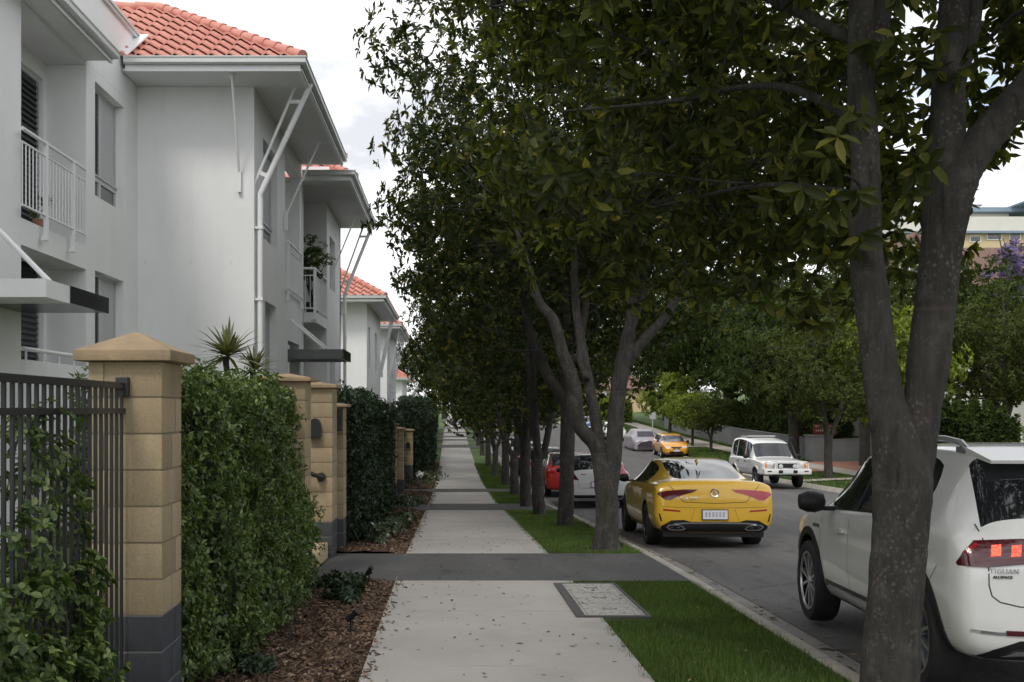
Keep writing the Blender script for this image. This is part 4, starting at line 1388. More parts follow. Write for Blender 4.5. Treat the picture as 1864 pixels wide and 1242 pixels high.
# ---- nearest street tree: forked trunk right of the view, leaves overhead
Y0 = 5.0
b0 = zg(Y0) - 0.05
stems0 = [
    [(2.16, Y0, b0 - 0.15, 0.19), (2.16, Y0, b0 + 0.1, 0.150), (2.165, Y0, 0.4, 0.135), (2.205, Y0, 0.95, 0.130), (2.222, Y0, 1.30, 0.140), (2.19, Y0, 1.50, 0.115), (2.14, Y0, 1.69, 0.092), (2.11, Y0, 1.89, 0.085), (2.078, Y0, 2.15, 0.083), (2.05, Y0 + 0.02, 2.45, 0.079), (2.042, Y0, 2.85, 0.068), (2.02, Y0, 3.26, 0.066), (1.99, Y0 - 0.05, 3.8, 0.056), (1.9, Y0, 4.6, 0.055), (1.75, Y0, 5.6, 0.03)],
    [(2.235, Y0 + 0.01, 1.0, 0.085), (2.285, Y0 + 0.01, 1.42, 0.100), (2.325, Y0, 1.69, 0.090), (2.352, Y0, 1.89, 0.101), (2.392, Y0 + 0.02, 2.15, 0.097), (2.425, Y0 + 0.02, 2.45, 0.098), (2.47, Y0, 2.72, 0.105), (2.56, Y0, 2.90, 0.09), (2.72, Y0 - 0.02, 3.1, 0.08), (2.95, Y0, 3.4, 0.068), (3.3, Y0, 4.1, 0.045), (3.6, Y0, 5.0, 0.025)],
    [(2.42, Y0 + 0.02, 2.55, 0.09), (2.46, Y0 + 0.03, 2.9, 0.085), (2.475, Y0 + 0.05, 3.3, 0.078), (2.52, Y0 + 0.08, 3.9, 0.066), (2.5, Y0 + 0.2, 4.9, 0.045), (2.55, Y0 + 0.3, 6.0, 0.025)],
    [(2.03, Y0, 3.3, 0.06), (2.12, Y0 + 0.02, 3.6, 0.055), (2.2, Y0 + 0.2, 4.2, 0.042), (2.3, Y0 + 0.6, 5.2, 0.025)],
    [(2.50, Y0 + 0.03, 3.25, 0.045), (2.62, Y0 + 0.1, 3.65, 0.045), (2.72, Y0 + 0.3, 4.4, 0.03)],
    [(2.04, Y0, 3.05, 0.026), (1.75, Y0 + 0.5, 3.4, 0.019), (1.3, Y0 + 1.3, 3.55, 0.013), (0.75, Y0 + 2.0, 3.7, 0.007)],
    [(2.08, Y0, 2.7, 0.020), (1.8, Y0 + 0.9, 2.95, 0.015), (1.45, Y0 + 2.0, 3.05, 0.010), (1.0, Y0 + 2.8, 3.1, 0.006)],
    [(2.02, Y0, 3.45, 0.032), (1.5, Y0 + 0.6, 4.0, 0.022), (0.9, Y0 + 1.4, 4.3, 0.014), (0.3, Y0 + 2.2, 4.5, 0.008)],
]


def keep0(p):
    x, y, z = p
    S = F_PX / max(0.8, y); u = 820 + x * S; v = 745 - (z - H_EYE) * S
    if y < 4.7: return z > 4.3                      # crown carried high over the street side
    if x > 2.55 and z < 3.75: return False
    if z < 2.75: return False
    return x > 0.15 + max(0, 8.5 - y) * 0.16 and y < 9.8


ex0 = [(1.05, 7.9, 2.85), (1.5, 8.0, 2.75), (0.75, 8.3, 3.2), (1.95, 7.6, 2.75), (2.4, 8.4, 2.9), (2.3, 7.0, 2.75), (1.3, 6.9, 2.95), (0.35, 8.6, 3.7), (1.75, 6.6, 2.9), (2.75, 8.0, 3.1), (0.9, 7.2, 3.15), (3.0, 8.4, 3.2), (2.32, 5.9, 2.78), (2.25, 6.3, 2.45), (3.5, 8.0, 3.4), (3.65, 8.2, 3.0), (3.4, 7.6, 3.15), (3.6, 8.4, 3.7), (3.8, 8.3, 3.4), (3.55, 8.6, 2.8), (3.45, 7.9, 3.75)]
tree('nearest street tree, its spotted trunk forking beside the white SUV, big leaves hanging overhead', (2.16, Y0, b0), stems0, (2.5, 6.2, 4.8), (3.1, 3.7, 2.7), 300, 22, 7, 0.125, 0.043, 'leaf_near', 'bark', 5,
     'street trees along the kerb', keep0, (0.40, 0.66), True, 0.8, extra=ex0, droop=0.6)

# ---- second street tree
Y1 = 14.45; b1 = zg(Y1) - 0.05
def P1(u, v, r, dy=0.0):
    S = F_PX / (Y1); return ((u - 820) / S, Y1 + dy, H_EYE + (745 - v) / S, r)


stems1 = [
    [P1(1103, 1003, .24), P1(1103, 985, .185), P1(1105, 940, .160), P1(1103, 890, .16), P1(1094, 845, .125), P1(1083, 810, .105), P1(1052, 772, .10, -.1), P1(1043, 705, .092, -.2), P1(1021, 645, .085, -.25), P1(1004, 587, .075, -.3), P1(978, 552, .06, -.3), P1(953, 470, .042, -.2), P1(930, 380, .025)],
    [P1(1098, 850, .08), P1(1090, 795, .082, .05), P1(1077, 715, .078, .1), P1(1066, 650, .07, .2), P1(1058, 590, .066, .3), P1(1052, 540, .055, .3), P1(1045, 450, .045), P1(1040, 340, .025)],
    [P1(1108, 900, .12), P1(1114, 850, .125), P1(1119, 790, .118), P1(1125, 715, .112), P1(1139, 640, .112), P1(1147, 585, .075), P1(1152, 530, .062), P1(1150, 470, .052), P1(1146, 380, .035), P1(1140, 280, .02)],
    [P1(1141, 668, .085), P1(1152, 642, .085), P1(1178, 612, .075), P1(1213, 575, .068), P1(1234, 530, .06), P1(1243, 500, .052), P1(1262, 430, .04), P1(1290, 340, .02)],
    [P1(1150, 600, .05), P1(1166, 560, .052, .2), P1(1180, 510, .045, .4), P1(1190, 440, .03, .5)],
    [P1(1068, 690, .04), P1(1060, 640, .05, .3), P1(1075, 560, .04, .5), P1(1085, 470, .025, .6)],
]


def keep1(p):
    x, y, z = p
    return z > 3.6 - 0.35 * smooth(2.8, 4.2, x) + 0.35 * math.sin(x * 2.1 + y * 1.7)


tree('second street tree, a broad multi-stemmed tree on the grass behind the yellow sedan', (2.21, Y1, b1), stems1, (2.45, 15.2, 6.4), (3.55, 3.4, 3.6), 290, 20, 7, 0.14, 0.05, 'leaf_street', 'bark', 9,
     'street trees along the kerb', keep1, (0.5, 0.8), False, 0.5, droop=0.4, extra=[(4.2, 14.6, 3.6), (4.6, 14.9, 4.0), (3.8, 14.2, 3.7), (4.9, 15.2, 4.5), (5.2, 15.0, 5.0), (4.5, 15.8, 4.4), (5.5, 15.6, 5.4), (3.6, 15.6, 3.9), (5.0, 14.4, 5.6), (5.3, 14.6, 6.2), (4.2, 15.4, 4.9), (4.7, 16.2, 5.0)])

# ---- third street tree (straight single trunk, one branch to the left)
Y2 = 19.4
def P2(u, v, r, dy=0.0):
    S = F_PX / Y2; return ((u - 820) / S, Y2 + dy, H_EYE + (745 - v) / S, r)


b2 = zg(Y2) - 0.05
stems2 = [
    [P2(1029, 962, .20), P2(1029, 945, .16), P2(1031, 890, .142), P2(1033, 800, .138), P2(1034, 740, .135), P2(1032, 690, .11), P2(1034, 630, .10), P2(1030, 560, .08), P2(1020, 460, .055), P2(1010, 360, .025)],
    [P2(1033, 755, .09), P2(1024, 722, .115), P2(1000, 690, .105), P2(985, 655, .10), P2(968, 615, .085), P2(955, 560, .06), P2(935, 480, .035)],
    [P2(1036, 660, .06), P2(1050, 610, .06), P2(1062, 550, .05), P2(1075, 470, .03)],
]


def keep2(p):
    return p[2] > 3.1 + 0.35 * math.sin(p[0] * 1.9 + p[1] * 2.3)


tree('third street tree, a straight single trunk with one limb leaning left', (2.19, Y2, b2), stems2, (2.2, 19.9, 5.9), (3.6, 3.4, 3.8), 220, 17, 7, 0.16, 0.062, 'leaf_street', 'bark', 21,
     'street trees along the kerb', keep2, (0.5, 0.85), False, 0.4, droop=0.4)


def generic_stems(seed, H, r, fork, n, spread):
    rng = random.Random(seed); out = []
    out.append([(0, 0, -0.25, r * 1.5), (0, 0, 0.02, r * 1.15), (rng.uniform(-.05, .05), 0, fork * 0.5, r), (rng.uniform(-.08, .08), rng.uniform(-.06, .06), fork, r * 1.02)])
    for i in range(n):
        an = 2 * math.pi * i / n + rng.uniform(-.4, .4)
        dx, dy = math.cos(an), math.sin(an)
        s = spread * rng.uniform(0.6, 1.1); r2 = r * rng.uniform(0.55, 0.7)
        out.append([(0, 0, fork * 0.85, r2), (dx * s * 0.12, dy * s * 0.12, fork * 1.12, r2), (dx * s * 0.42, dy * s * 0.42, fork + (H - fork) * 0.33, r2 * 0.72), (dx * s * 0.75, dy * s * 0.75, fork + (H - fork) * 0.65, r2 * 0.45), (dx * s, dy * s, H, r2 * 0.15)])
    return out


def proto(label, seed, base, H, r, fork, n, spread, cc, cr, nclump, per, k, Ln, Wd, leafmat, bark, group, zmin, name='street_tree', crad=(0.5, 0.85), frac=0.3, cat='tree'):
    """tree modelled at its own origin, then put at base"""
    kp = lambda p: p[2] > zmin + 0.45 * math.sin(p[0] * 1.7 + p[1] * 2.1 + seed)
    t = tree(label, (0, 0, 0), generic_stems(seed, H, r, fork, n, spread), cc, cr, nclump, per, k, Ln, Wd, leafmat, bark, seed, group, kp, crad, False, frac, name, 0.35, cat=cat)
    t.location = base
    return t


def again(t, label, base, rot, s=1.0, group=None):
    sz = s
    if isinstance(s, tuple): s, sz = s
    c = copy_tree(t); c.location = base; c.rotation_euler = (0, 0, rot); c.scale = (s, s, sz)
    c['label'] = label
    if group: c['group'] = group
    return c


G_ST = 'street trees along the kerb'
def bz(x, y): return gz(x, y) - 0.06


ta = proto('fourth street tree, whose trunk splits low into two close stems', 31, (2.0, 22.8, bz(2, 22.8)), 8.6, 0.135, 1.5, 3, 1.9, (0, 0, 5.7), (3.55, 3.5, 3.7), 170, 15, 6, 0.18, 0.078, 'leaf_street', 'bark', G_ST, 2.5)
tb = proto('fifth street tree, with a flared pale trunk beside the dark crossing', 47, (2.0, 27.0, bz(2, 27)), 8.8, 0.14, 2.0, 4, 2.3, (0, 0, 5.5), (3.6, 3.5, 3.8), 170, 15, 6, 0.18, 0.078, 'leaf_street', 'bark', G_ST, 2.1)
row = [(2.1, 33.2, 0, 1.1, 'sixth street tree along the kerb, almost hidden by the trunks before it'), (2.1, 39.0, 1, 2.4, 'seventh street tree along the kerb, with two stems spreading above the grass'), (2.0, 45.8, 0, 4.1, 'eighth street tree along the kerb'),
       (1.97, 53.0, 1, 0.5, 'ninth street tree along the kerb, its crown reaching over the path'), (1.97, 63.0, 0, 5.2, 'tenth street tree along the kerb'), (2.0, 73.0, 1, 3.3, 'eleventh street tree along the kerb, small with distance'),
       (2.0, 84.0, 0, 2.9, 'twelfth street tree along the kerb, small with distance'), (2.0, 97.0, 1, 1.2, 'thirteenth street tree, near the far end of the path'), (2.0, 112.0, 0, 0.4, 'last street tree but one at the far end of the path'), (2.0, 128.0, 1, 2.0, 'last street tree at the far end of the path')]
for x, y, kk, rot, lab in row:
    again(ta if kk == 0 else tb, lab, (x, y, bz(x, y)), rot, 1.0, G_ST)

# ---- trees across the road
G_FR = 'trees across the road'
tm = proto('large dark tree with a thick black trunk beside the red sign', 61, (19.6, 58.0, bz(19.6, 58)), 9.0, 0.30, 2.4, 4, 2.8, (0, 0, 5.9), (4.6, 4.6, 3.9), 150, 14, 6, 0.30, 0.13, 'leaf_mass', 'bark_far', G_FR, 2.6, 'broadleaf_tree', (0.7, 1.15))
to = proto('olive-green verge tree with a forked grey trunk behind the white off-roader', 73, (16.0, 43.0, bz(16, 43)), 6.8, 0.17, 1.9, 3, 1.9, (0, 0, 4.7), (3.0, 2.8, 2.6), 130, 13, 6, 0.2, 0.085, 'leaf_olive', 'bark_far', G_FR, 2.3, 'broadleaf_tree', (0.5, 0.85))
tl = proto('small bright lime-green verge tree with a rounded crown beside the covered car', 85, (17.3, 80.0, bz(17.3, 80)), 4.8, 0.13, 1.7, 3, 1.2, (0, 0, 3.4), (2.5, 2.4, 1.75), 90, 13, 6, 0.24, 0.11, 'leaf_bright', 'bark_far', G_FR, 1.8, 'broadleaf_tree', (0.5, 0.8))
far = [(tl, 16.9, 71.0, 2.1, 0.72, 'small lime-green verge tree in front of the larger lime-green one'), (to, 16.4, 64.0, 3.3, 0.55, 'small thin-trunked verge tree on the grass behind the yellow hatchback'),
       (tl, 19.9, 45.5, 1.3, (1.05, 1.45), 'bright yellow-green tree seen between the forks of the nearest trunk'),
       (to, 21.0, 51.5, 0.8, 1.5, 'olive tree behind the brick driveway'), (to, 26.2, 48.0, 4.2, 1.15, 'olive tree above the white picket fence'), (to, 30.5, 52.0, 2.6, 1.15, 'olive tree at the right edge beneath the purple jacaranda'),
       (tm, 24.5, 58.0, 1.0, 1.25, 'dark tree between the olive trees and the red sign'), (tm, 23.5, 67.0, 2.2, 1.3, 'tall dark tree behind the grey wall'), (tm, 22.8, 75.5, 3.9, 1.4, 'dark tree behind the small lime-green trees'),
       (tm, 23.5, 86.0, 5.1, 1.5, 'tall dark tree rising behind the lime-green crown'), (tm, 21.5, 97.0, 0.4, 1.5, 'dark tree over the far path by the grey sign post'), (tm, 23.0, 108.0, 2.8, 1.5, 'dark tree standing over the yellow house'),
       (tm, 28.5, 74.0, 1.7, 1.3, 'dark tree in the second row behind the grey wall'), (tm, 33.0, 62.0, 3.0, 1.2, 'dark tree in the second row above the brick driveway'), (tm, 29.0, 95.0, 4.4, 1.4, 'dark tree deep behind the grey wall'),
       (tm, 15.5, 150.0, 0.9, 1.3, 'distant tree closing the end of the road'), (tm, 7.0, 156.0, 2.0, 1.4, 'distant tree standing over the far end of the road'), (tm, -1.0, 165.0, 3.1, 1.35, 'distant tree at the end of the footpath'), (tm, -9.0, 150.0, 4.5, 1.3, 'distant tree behind the farthest townhouse'),
       (tm, 24.0, 140.0, 5.4, 1.3, 'distant tree right of the yellow house'), (tm, 36.0, 80.0, 0.2, 1.3, 'dark tree below the brown gabled house'), (to, 35.5, 58.0, 5.7, 1.3, 'olive tree at the far right beyond the picket fence')]
for t, x, y, rot, s, lab in far:
    again(t, lab, (x, y, bz(x, y)), rot, s, G_FR)

# jacaranda in flower
proto('jacaranda tree in purple flower in front of the brown roof', 97, (41.0, 70.0, bz(41, 70)), 13.5, 0.25, 3.5, 6, 3.4, (0, 0, 11.0), (3.9, 3.0, 3.2), 130, 12, 6, 0.24, 0.15, 'leaf_purple', 'bark_far', None, 8.2, 'jacaranda_tree', (0.3, 0.6), 1.0)


# ---- hedges
def hedge(label, y0, y1, face, zt, zb, leafmat, n, Ln, Wd, seed, back=0.75, name='hedge', group='clipped hedges', top_bump=0.05, near_end=True, flip=False):
    """face(y, z) -> X of the street face"""
    rr = np.random.default_rng(seed)
    yc = (y0 + y1) / 2
    h = empty(name, (face(yc, 0.5) - 0.3, yc, zb(yc)), label, 'hedge', group)
    # inner mass of twigs
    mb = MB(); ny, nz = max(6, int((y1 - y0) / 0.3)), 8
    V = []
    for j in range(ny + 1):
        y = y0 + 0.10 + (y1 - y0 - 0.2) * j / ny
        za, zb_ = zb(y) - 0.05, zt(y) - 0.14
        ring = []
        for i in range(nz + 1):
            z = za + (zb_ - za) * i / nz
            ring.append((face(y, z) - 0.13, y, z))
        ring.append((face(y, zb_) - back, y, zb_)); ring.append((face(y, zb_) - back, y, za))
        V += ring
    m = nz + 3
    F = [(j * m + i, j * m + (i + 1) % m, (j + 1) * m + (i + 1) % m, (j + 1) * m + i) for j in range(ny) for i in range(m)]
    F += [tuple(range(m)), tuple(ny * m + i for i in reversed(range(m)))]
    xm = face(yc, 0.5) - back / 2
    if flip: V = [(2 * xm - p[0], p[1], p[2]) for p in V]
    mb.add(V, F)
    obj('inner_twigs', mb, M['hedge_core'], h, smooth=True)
    # leaves
    area_f = (y1 - y0) * 1.9; area_t = (y1 - y0) * back; area_e = back * 1.9 if near_end else 0
    tot = area_f + area_t + area_e
    nf, nt_, ne = int(n * area_f / tot), int(n * area_t / tot), int(n * area_e / tot)
    P = []; Nn = []
    y = rr.uniform(y0, y1, nf); q = rr.random(nf)
    za = np.array([zb(a) for a in y]); zc = np.array([zt(a) for a in y])
    z = za + (zc - za) * q
    bmp = 0.05 * np.sin(y * 7 + z * 3) + 0.04 * np.sin(y * 17 - z * 11) + 0.035 * np.sin(z * 19 + y * 5)
    X = np.array([face(a, b) for a, b in zip(y, z)]) + bmp + rr.uniform(-0.16, 0.05, nf) + np.where(rr.random(nf) < 0.05, rr.uniform(0, 0.08, nf), 0)
    P.append(np.stack([X, y, z], 1)); Nn.append(np.tile([1.0, 0, 0.35], (nf, 1)))
    y = rr.uniform(y0, y1, nt_); q = rr.random(nt_)
    zc = np.array([zt(a) for a in y]); xf = np.array([face(a, b) for a, b in zip(y, zc)])
    X = xf - back * q
    z = zc + top_bump * np.sin(y * 6.1 + X * 9) + 0.03 * np.sin(y * 23) + rr.uniform(-0.14, 0.05, nt_) + np.where(rr.random(nt_) < 0.10, rr.uniform(0, 0.15, nt_), 0)
    P.append(np.stack([X, y, z], 1)); Nn.append(np.tile([0.25, 0, 1.0], (nt_, 1)))
    if ne:
        q = rr.random(ne); zz = zb(y0) + (zt(y0) - zb(y0)) * rr.random(ne)
        X = np.array([face(y0, b) for b in zz]) - back * q
        P.append(np.stack([X, y0 + rr.uniform(-0.05, 0.15, ne), zz], 1)); Nn.append(np.tile([0.1, -1.0, 0.3], (ne, 1)))
    P = np.concatenate(P); Nn = np.concatenate(Nn)
    if flip: P[:, 0] = 2 * xm - P[:, 0]; Nn[:, 0] *= -1
    n2 = len(P)
    # sprigs: a few leaves along a short shoot
    k = 4
    A = unit(Nn + rr.normal(0, 0.55, (n2, 3)))
    V, F = whorls(P, A, k, Ln, Wd, rr, 0.25, (0.45, 0.95))
    np_mesh('foliage', V, F, M[leafmat], h)
    return h


def f1(y, z):
    t = smooth(6.0, 7.4, y)
    b = 0.15 * smooth(1.5, 0.1, z) * (0.3 + 0.7 * smooth(6.3, 8.0, y)) + 0.10 * math.exp(-((y - 9.6) / 1.2) ** 2) * smooth(0.0, 0.7, z)
    return -1.66 + 0.12 * t + b * 0.8 - 0.26 * smooth(8.8, 10.9, y) * smooth(0.4, 1.2, z) - 0.08 * smooth(9.5, 10.9, y)


hedge('big glossy green hedge between the tall block pillar and the gate pillar', 6.05, 10.93, f1, lambda y: 1.83 + 0.02 * math.sin(y * 3) - 0.09 * smooth(8.5, 10.9, y), lambda y: zg(y) + 0.02, 'leaf_hedge', 15500, 0.048, 0.024, 3, back=0.6)


def f2(y, z):
    return -1.40 - 0.20 * smooth(17, 27, y) + 0.12 * smooth(15, 18, y) * smooth(26, 22, y) * smooth(1.5, 0.3, z) + 0.06 * math.sin(y * 1.3)


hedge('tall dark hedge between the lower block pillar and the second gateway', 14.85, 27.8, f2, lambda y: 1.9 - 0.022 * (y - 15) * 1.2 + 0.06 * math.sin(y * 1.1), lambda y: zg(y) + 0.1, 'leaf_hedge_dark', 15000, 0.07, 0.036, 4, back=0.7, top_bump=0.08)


def f3(y, z):
    return -1.35 + 0.3 * smooth(42, 48, y) + 0.14 * math.sin(y * 0.9)


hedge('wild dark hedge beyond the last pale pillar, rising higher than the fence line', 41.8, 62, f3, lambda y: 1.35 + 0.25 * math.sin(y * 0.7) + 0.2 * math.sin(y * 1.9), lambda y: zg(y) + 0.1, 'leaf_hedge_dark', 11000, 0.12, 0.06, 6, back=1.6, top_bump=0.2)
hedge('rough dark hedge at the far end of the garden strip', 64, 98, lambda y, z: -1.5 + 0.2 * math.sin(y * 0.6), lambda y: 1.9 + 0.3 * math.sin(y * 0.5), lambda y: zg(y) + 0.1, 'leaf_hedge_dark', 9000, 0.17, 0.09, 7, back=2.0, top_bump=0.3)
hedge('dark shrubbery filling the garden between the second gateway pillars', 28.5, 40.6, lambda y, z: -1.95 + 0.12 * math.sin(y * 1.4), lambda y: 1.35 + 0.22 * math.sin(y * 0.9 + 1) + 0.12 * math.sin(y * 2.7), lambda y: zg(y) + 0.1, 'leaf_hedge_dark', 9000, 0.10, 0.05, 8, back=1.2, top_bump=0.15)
# hedge over the far wall across the road
hedge('loose hedge showing over the grey wall across the road', 57, 97, lambda y, z: 22.3 + 0.2 * math.sin(y), lambda y: gz(21, y) + 2.5 + 0.35 * math.sin(y * 1.3), lambda y: gz(21, y), 'leaf_mass', 10000, 0.2, 0.1, 12, back=1.4, top_bump=0.2, group='hedges across the road', flip=True)
hedge('dark hedge behind the low wall at the right, left of the picket fence', 42.5, 46.5, lambda y, z: 23.4 + 0.2 * math.sin(y), lambda y: gz(22, y) + 2.6 + 0.3 * math.sin(y * 1.3), lambda y: gz(22, y), 'leaf_mass', 6000, 0.2, 0.1, 13, back=2.4, top_bump=0.3, group='hedges across the road', flip=True)
hedge('bright hedge beside the far path near the yellow house', 104, 118, lambda y, z: 18.6, lambda y: gz(18, y) + 2.2, lambda y: gz(18, y), 'leaf_bright', 1500, 0.3, 0.15, 14, back=1.5, group='hedges across the road', flip=True)


# ---- shrub growing through the fence at the left
def shrub(name, label, base, cl, crad, per, k, Ln, Wd, mat, seed, cat='shrub', near=False, stems=True, group=None, droop=0.3):
    rng = random.Random(seed); nr = np.random.default_rng(seed)
    t = empty(name, base, label, cat, group)
    cl = np.array(cl, float)
    if stems:
        mb = MB()
        for c in cl:
            limb(mb, (base[0] * 0.4 + c[0] * 0.6, base[1] * 0.3 + c[1] * 0.7, base[2]), c, 0.007, 0.003, rng, 5, 5)
        obj('stem', mb, M['bark_far'], t, smooth=True, fix=False)
    V, F = crown_arrays(cl, nr.uniform(crad[0], crad[1], len(cl)), per, k, Ln, Wd, nr, np.array(base) + np.array([0, 0, 0.1]), droop, near)
    np_mesh('foliage', V, F, M[mat], t)
    return t


rr = random.Random(8)
cl = []
for i in range(150):
    y = rr.uniform(3.4, 5.1); z = zg(4) + 0.05 + 0.95 * rr.random() ** 1.3
    cl.append((-1.84 + 0.26 * smooth(0.7, 0.1, z) * rr.random() + rr.uniform(-0.08, 0.10), y, z))
for (u, v) in ((60, 790), (95, 770), (110, 830), (75, 850), (120, 880), (40, 900), (140, 930), (90, 960), (20, 960), (150, 1010), (60, 1020)):
    p = W(u, v, 4.0 + 0.5 * rr.random()); cl.append(((-1.82 + rr.uniform(-.06, .05)), -1.8 * 1850 / (u - 820), p[2]))
shrub('fence_shrub', 'leafy green shrub growing through the black fence at the left edge', (-1.86, 4.2, zg(4.2)), cl, (0.09, 0.17), 15, 6, 0.052, 0.027, 'leaf_hedge', 15, 'shrub', True)

# ---- spiky plants behind the hedge
def spiky(name, label, base, head, n, Ln, seed, mat='leaf_spiky', mat2=None, n2=0, cat='plant', width=0.03, flat=0.25):
    nr = np.random.default_rng(seed); rng = random.Random(seed)
    t = empty(name, base, label, cat)
    mb = MB(); limb(mb, base, head, 0.035, 0.028, rng, 8, 6, 0.04); obj('stem', mb, M['bark_far'], t, smooth=True, fix=False)
    def tuft(nm, n, Ln, mat):
        d = nr.normal(size=(n, 3)); d[:, 2] = np.abs(d[:, 2]) * 1.1 - flat; d = unit(d)
        V = []; F = []
        for i in range(n):
            D = Vector(d[i]); S_ = D.cross(Vector((0, 0, 1)))
            if S_.length < 1e-3: S_ = Vector((1, 0, 0))
            S_.normalize(); l = Ln * rng.uniform(0.7, 1.1); w = width * rng.uniform(0.8, 1.2); b = len(V)
            for t_, ww in ((0.0, 0.5), (0.35, 1.0), (0.7, 0.75), (1.0, 0.06)):
                p = Vector(head) + D * (l * t_) + Vector((0, 0, -0.22 * l * t_ * t_))
                V.append(tuple(p - S_ * w * ww / 2)); V.append(tuple(p + S_ * w * ww / 2))
            for j in range(3): F.append((b + 2 * j, b + 2 * j + 1, b + 2 * j + 3, b + 2 * j + 2))
        np_mesh(nm, np.array(V), np.array(F), M[mat], t)
    tuft('foliage', n, Ln, mat)
    if mat2: tuft('flower', n2, Ln * 0.8, mat2)
    return t


hx, hy, hz = W(415, 648, 9.4)
spiky('spiky_plant', 'larger spiky plant with pale narrow leaves rising behind the big hedge', (hx, hy, zg(9.4)), (hx, hy, hz), 95, 0.44, 2, width=0.034)
hx, hy, hz = W(464, 672, 9.9)
spiky('spiky_plant', 'smaller spiky plant beside the larger one, behind the big hedge', (hx, hy, zg(9.9)), (hx, hy, hz), 70, 0.33, 3)
hx, hy, hz = W(688, 765, 25.5)
spiky('flowering_plant', 'red-flowered bromeliad with strappy green leaves above the dark hedge', (hx - .2, hy, zg(25)), (hx - .1, hy, hz + 0.1), 60, 0.6, 4, 'leaf_hedge', 'leaf_red', 26, width=0.07)

# plant on the corner balcony
bp = (-3.40, 25.0, 3.97)
t = empty('potted_plant', bp, 'bushy green potted plant on the corner balcony of the second townhouse', 'plant')
mb = MB(); mb.lathe([(0.0, 3.97), (0.13, 3.97), (0.17, 4.27), (0.155, 4.27), (0.14, 4.22), (0.0, 4.22)], 18, 'z', (bp[0], bp[1], 0)); obj('pot', mb, M['dark_block'], t, smooth=40)
rng = random.Random(4); mb = MB(); nr = np.random.default_rng(4)
cl = clump_centres(17, (-3.38, 25.0, 5.35), (0.36, 0.45, 0.62), nr, None, 0.2)
for c in cl: limb(mb, (bp[0], bp[1], 4.22), c, 0.014, 0.005, rng, 5, 4)
obj('stem', mb, M['bark_far'], t, smooth=True, fix=False)
V, F = crown_arrays(cl, np.full(len(cl), 0.19), 11, 6, 0.10, 0.05, nr, (-3.38, 25, 4.8)); np_mesh('foliage', V, F, M['leaf_hedge'], t)
bp = (-5.75, 14.25, 4.085)
t = empty('potted_plant', bp, 'small potted plant behind the balcony bars of the first townhouse', 'plant')
mb = MB(); mb.lathe([(0.0, 4.085), (0.08, 4.085), (0.11, 4.3), (0.10, 4.3), (0.0, 4.27)], 16, 'z', (bp[0], bp[1], 0)); obj('pot', mb, M['pavers'], t, smooth=40)
V, F = crown_arrays(np.array([(bp[0], bp[1], 4.42), (bp[0] + .03, bp[1] + .05, 4.58)]), np.array([0.14, 0.12]), 14, 5, 0.07, 0.03, nr, (bp[0], bp[1], 4.3)); np_mesh('foliage', V, F, M['leaf_hedge'], t)

# ---- ground cover in the beds
G_GC = 'low ground-cover plants in the mulch beds'
spots = [(-1.22, 14.9, 0.30, 'leaf_white', 'low white-flecked plant at the foot of the lower block pillar'), (-1.18, 15.9, 0.34, 'leaf_white', 'low white-flecked plant second from the lower pillar under the dark hedge'), (-1.12, 17.1, 0.33, 'leaf_white', 'low white-flecked plant third along the foot of the dark hedge'),
         (-1.02, 18.4, 0.32, 'leaf_white', 'low white-flecked plant fourth along the foot of the dark hedge'), (-1.05, 19.9, 0.32, 'leaf_white', 'low pale plant last before the second dark crossing'), (-1.1, 26.6, 0.36, 'leaf_white', 'low pale plant just past the second dark crossing'),
         (-1.05, 28.2, 0.4, 'leaf_white', 'low pale plant beneath the second gateway pillars'), (-1.25, 10.45, 0.12, 'leaf_hedge_dark', 'low dark creeping plant at the top of the near mulch bed'), (-1.0, 10.6, 0.10, 'leaf_hedge_dark', 'small low dark plant next to the garden spotlight'),
         (-1.02, 9.6, 0.15, 'leaf_hedge_dark', 'small withered plant in the middle of the near mulch bed'), (-1.3, 6.7, 0.12, 'leaf_hedge_dark', 'low dark plant in front of the big hedge near the bottom edge'), (-1.05, 38.5, 0.55, 'leaf_white', 'pale bushy plant by the farthest pillar'), (-0.95, 43.0, 0.6, 'leaf_white', 'pale bushy plant past the farthest pillar')]
for i, (x, y, r, m_, lab) in enumerate(spots):
    nr = np.random.default_rng(100 + i)
    b = (x, y, zg(y) + 0.0)
    cl = np.array([(x + nr.uniform(-1, 1) * r * 0.9, y + nr.uniform(-1, 1) * r * 1.5, zg(y) + 0.06 + nr.random() * r * 0.5) for _ in range(9)])
    shrub('ground_cover_plant', lab, b, cl, (r * 0.35, r * 0.6), 10, 5, 0.055 + r * 0.08, 0.03 + r * 0.03, m_, 200 + i, 'plant', group=G_GC)
wf = empty('white_flower', (-1.08, 36.5, zg(36.5)), 'round white flower head beside the far part of the footpath', 'flower')
nr = np.random.default_rng(7)
V, F = crown_arrays(np.array([(-1.08, 36.5, zg(36.5) + 0.55)]), np.array([0.15]), 40, 5, 0.07, 0.06, nr, (-1.08, 36.5, zg(36.5))); np_mesh('petals', V, F, M['timber_white'], wf)
mb = MB(); mb.tube([(-1.08, 36.5, zg(36.5) - 0.05), (-1.08, 36.5, zg(36.5) + 0.5)], 0.012, 6); obj('stem', mb, M['bark_far'], wf)

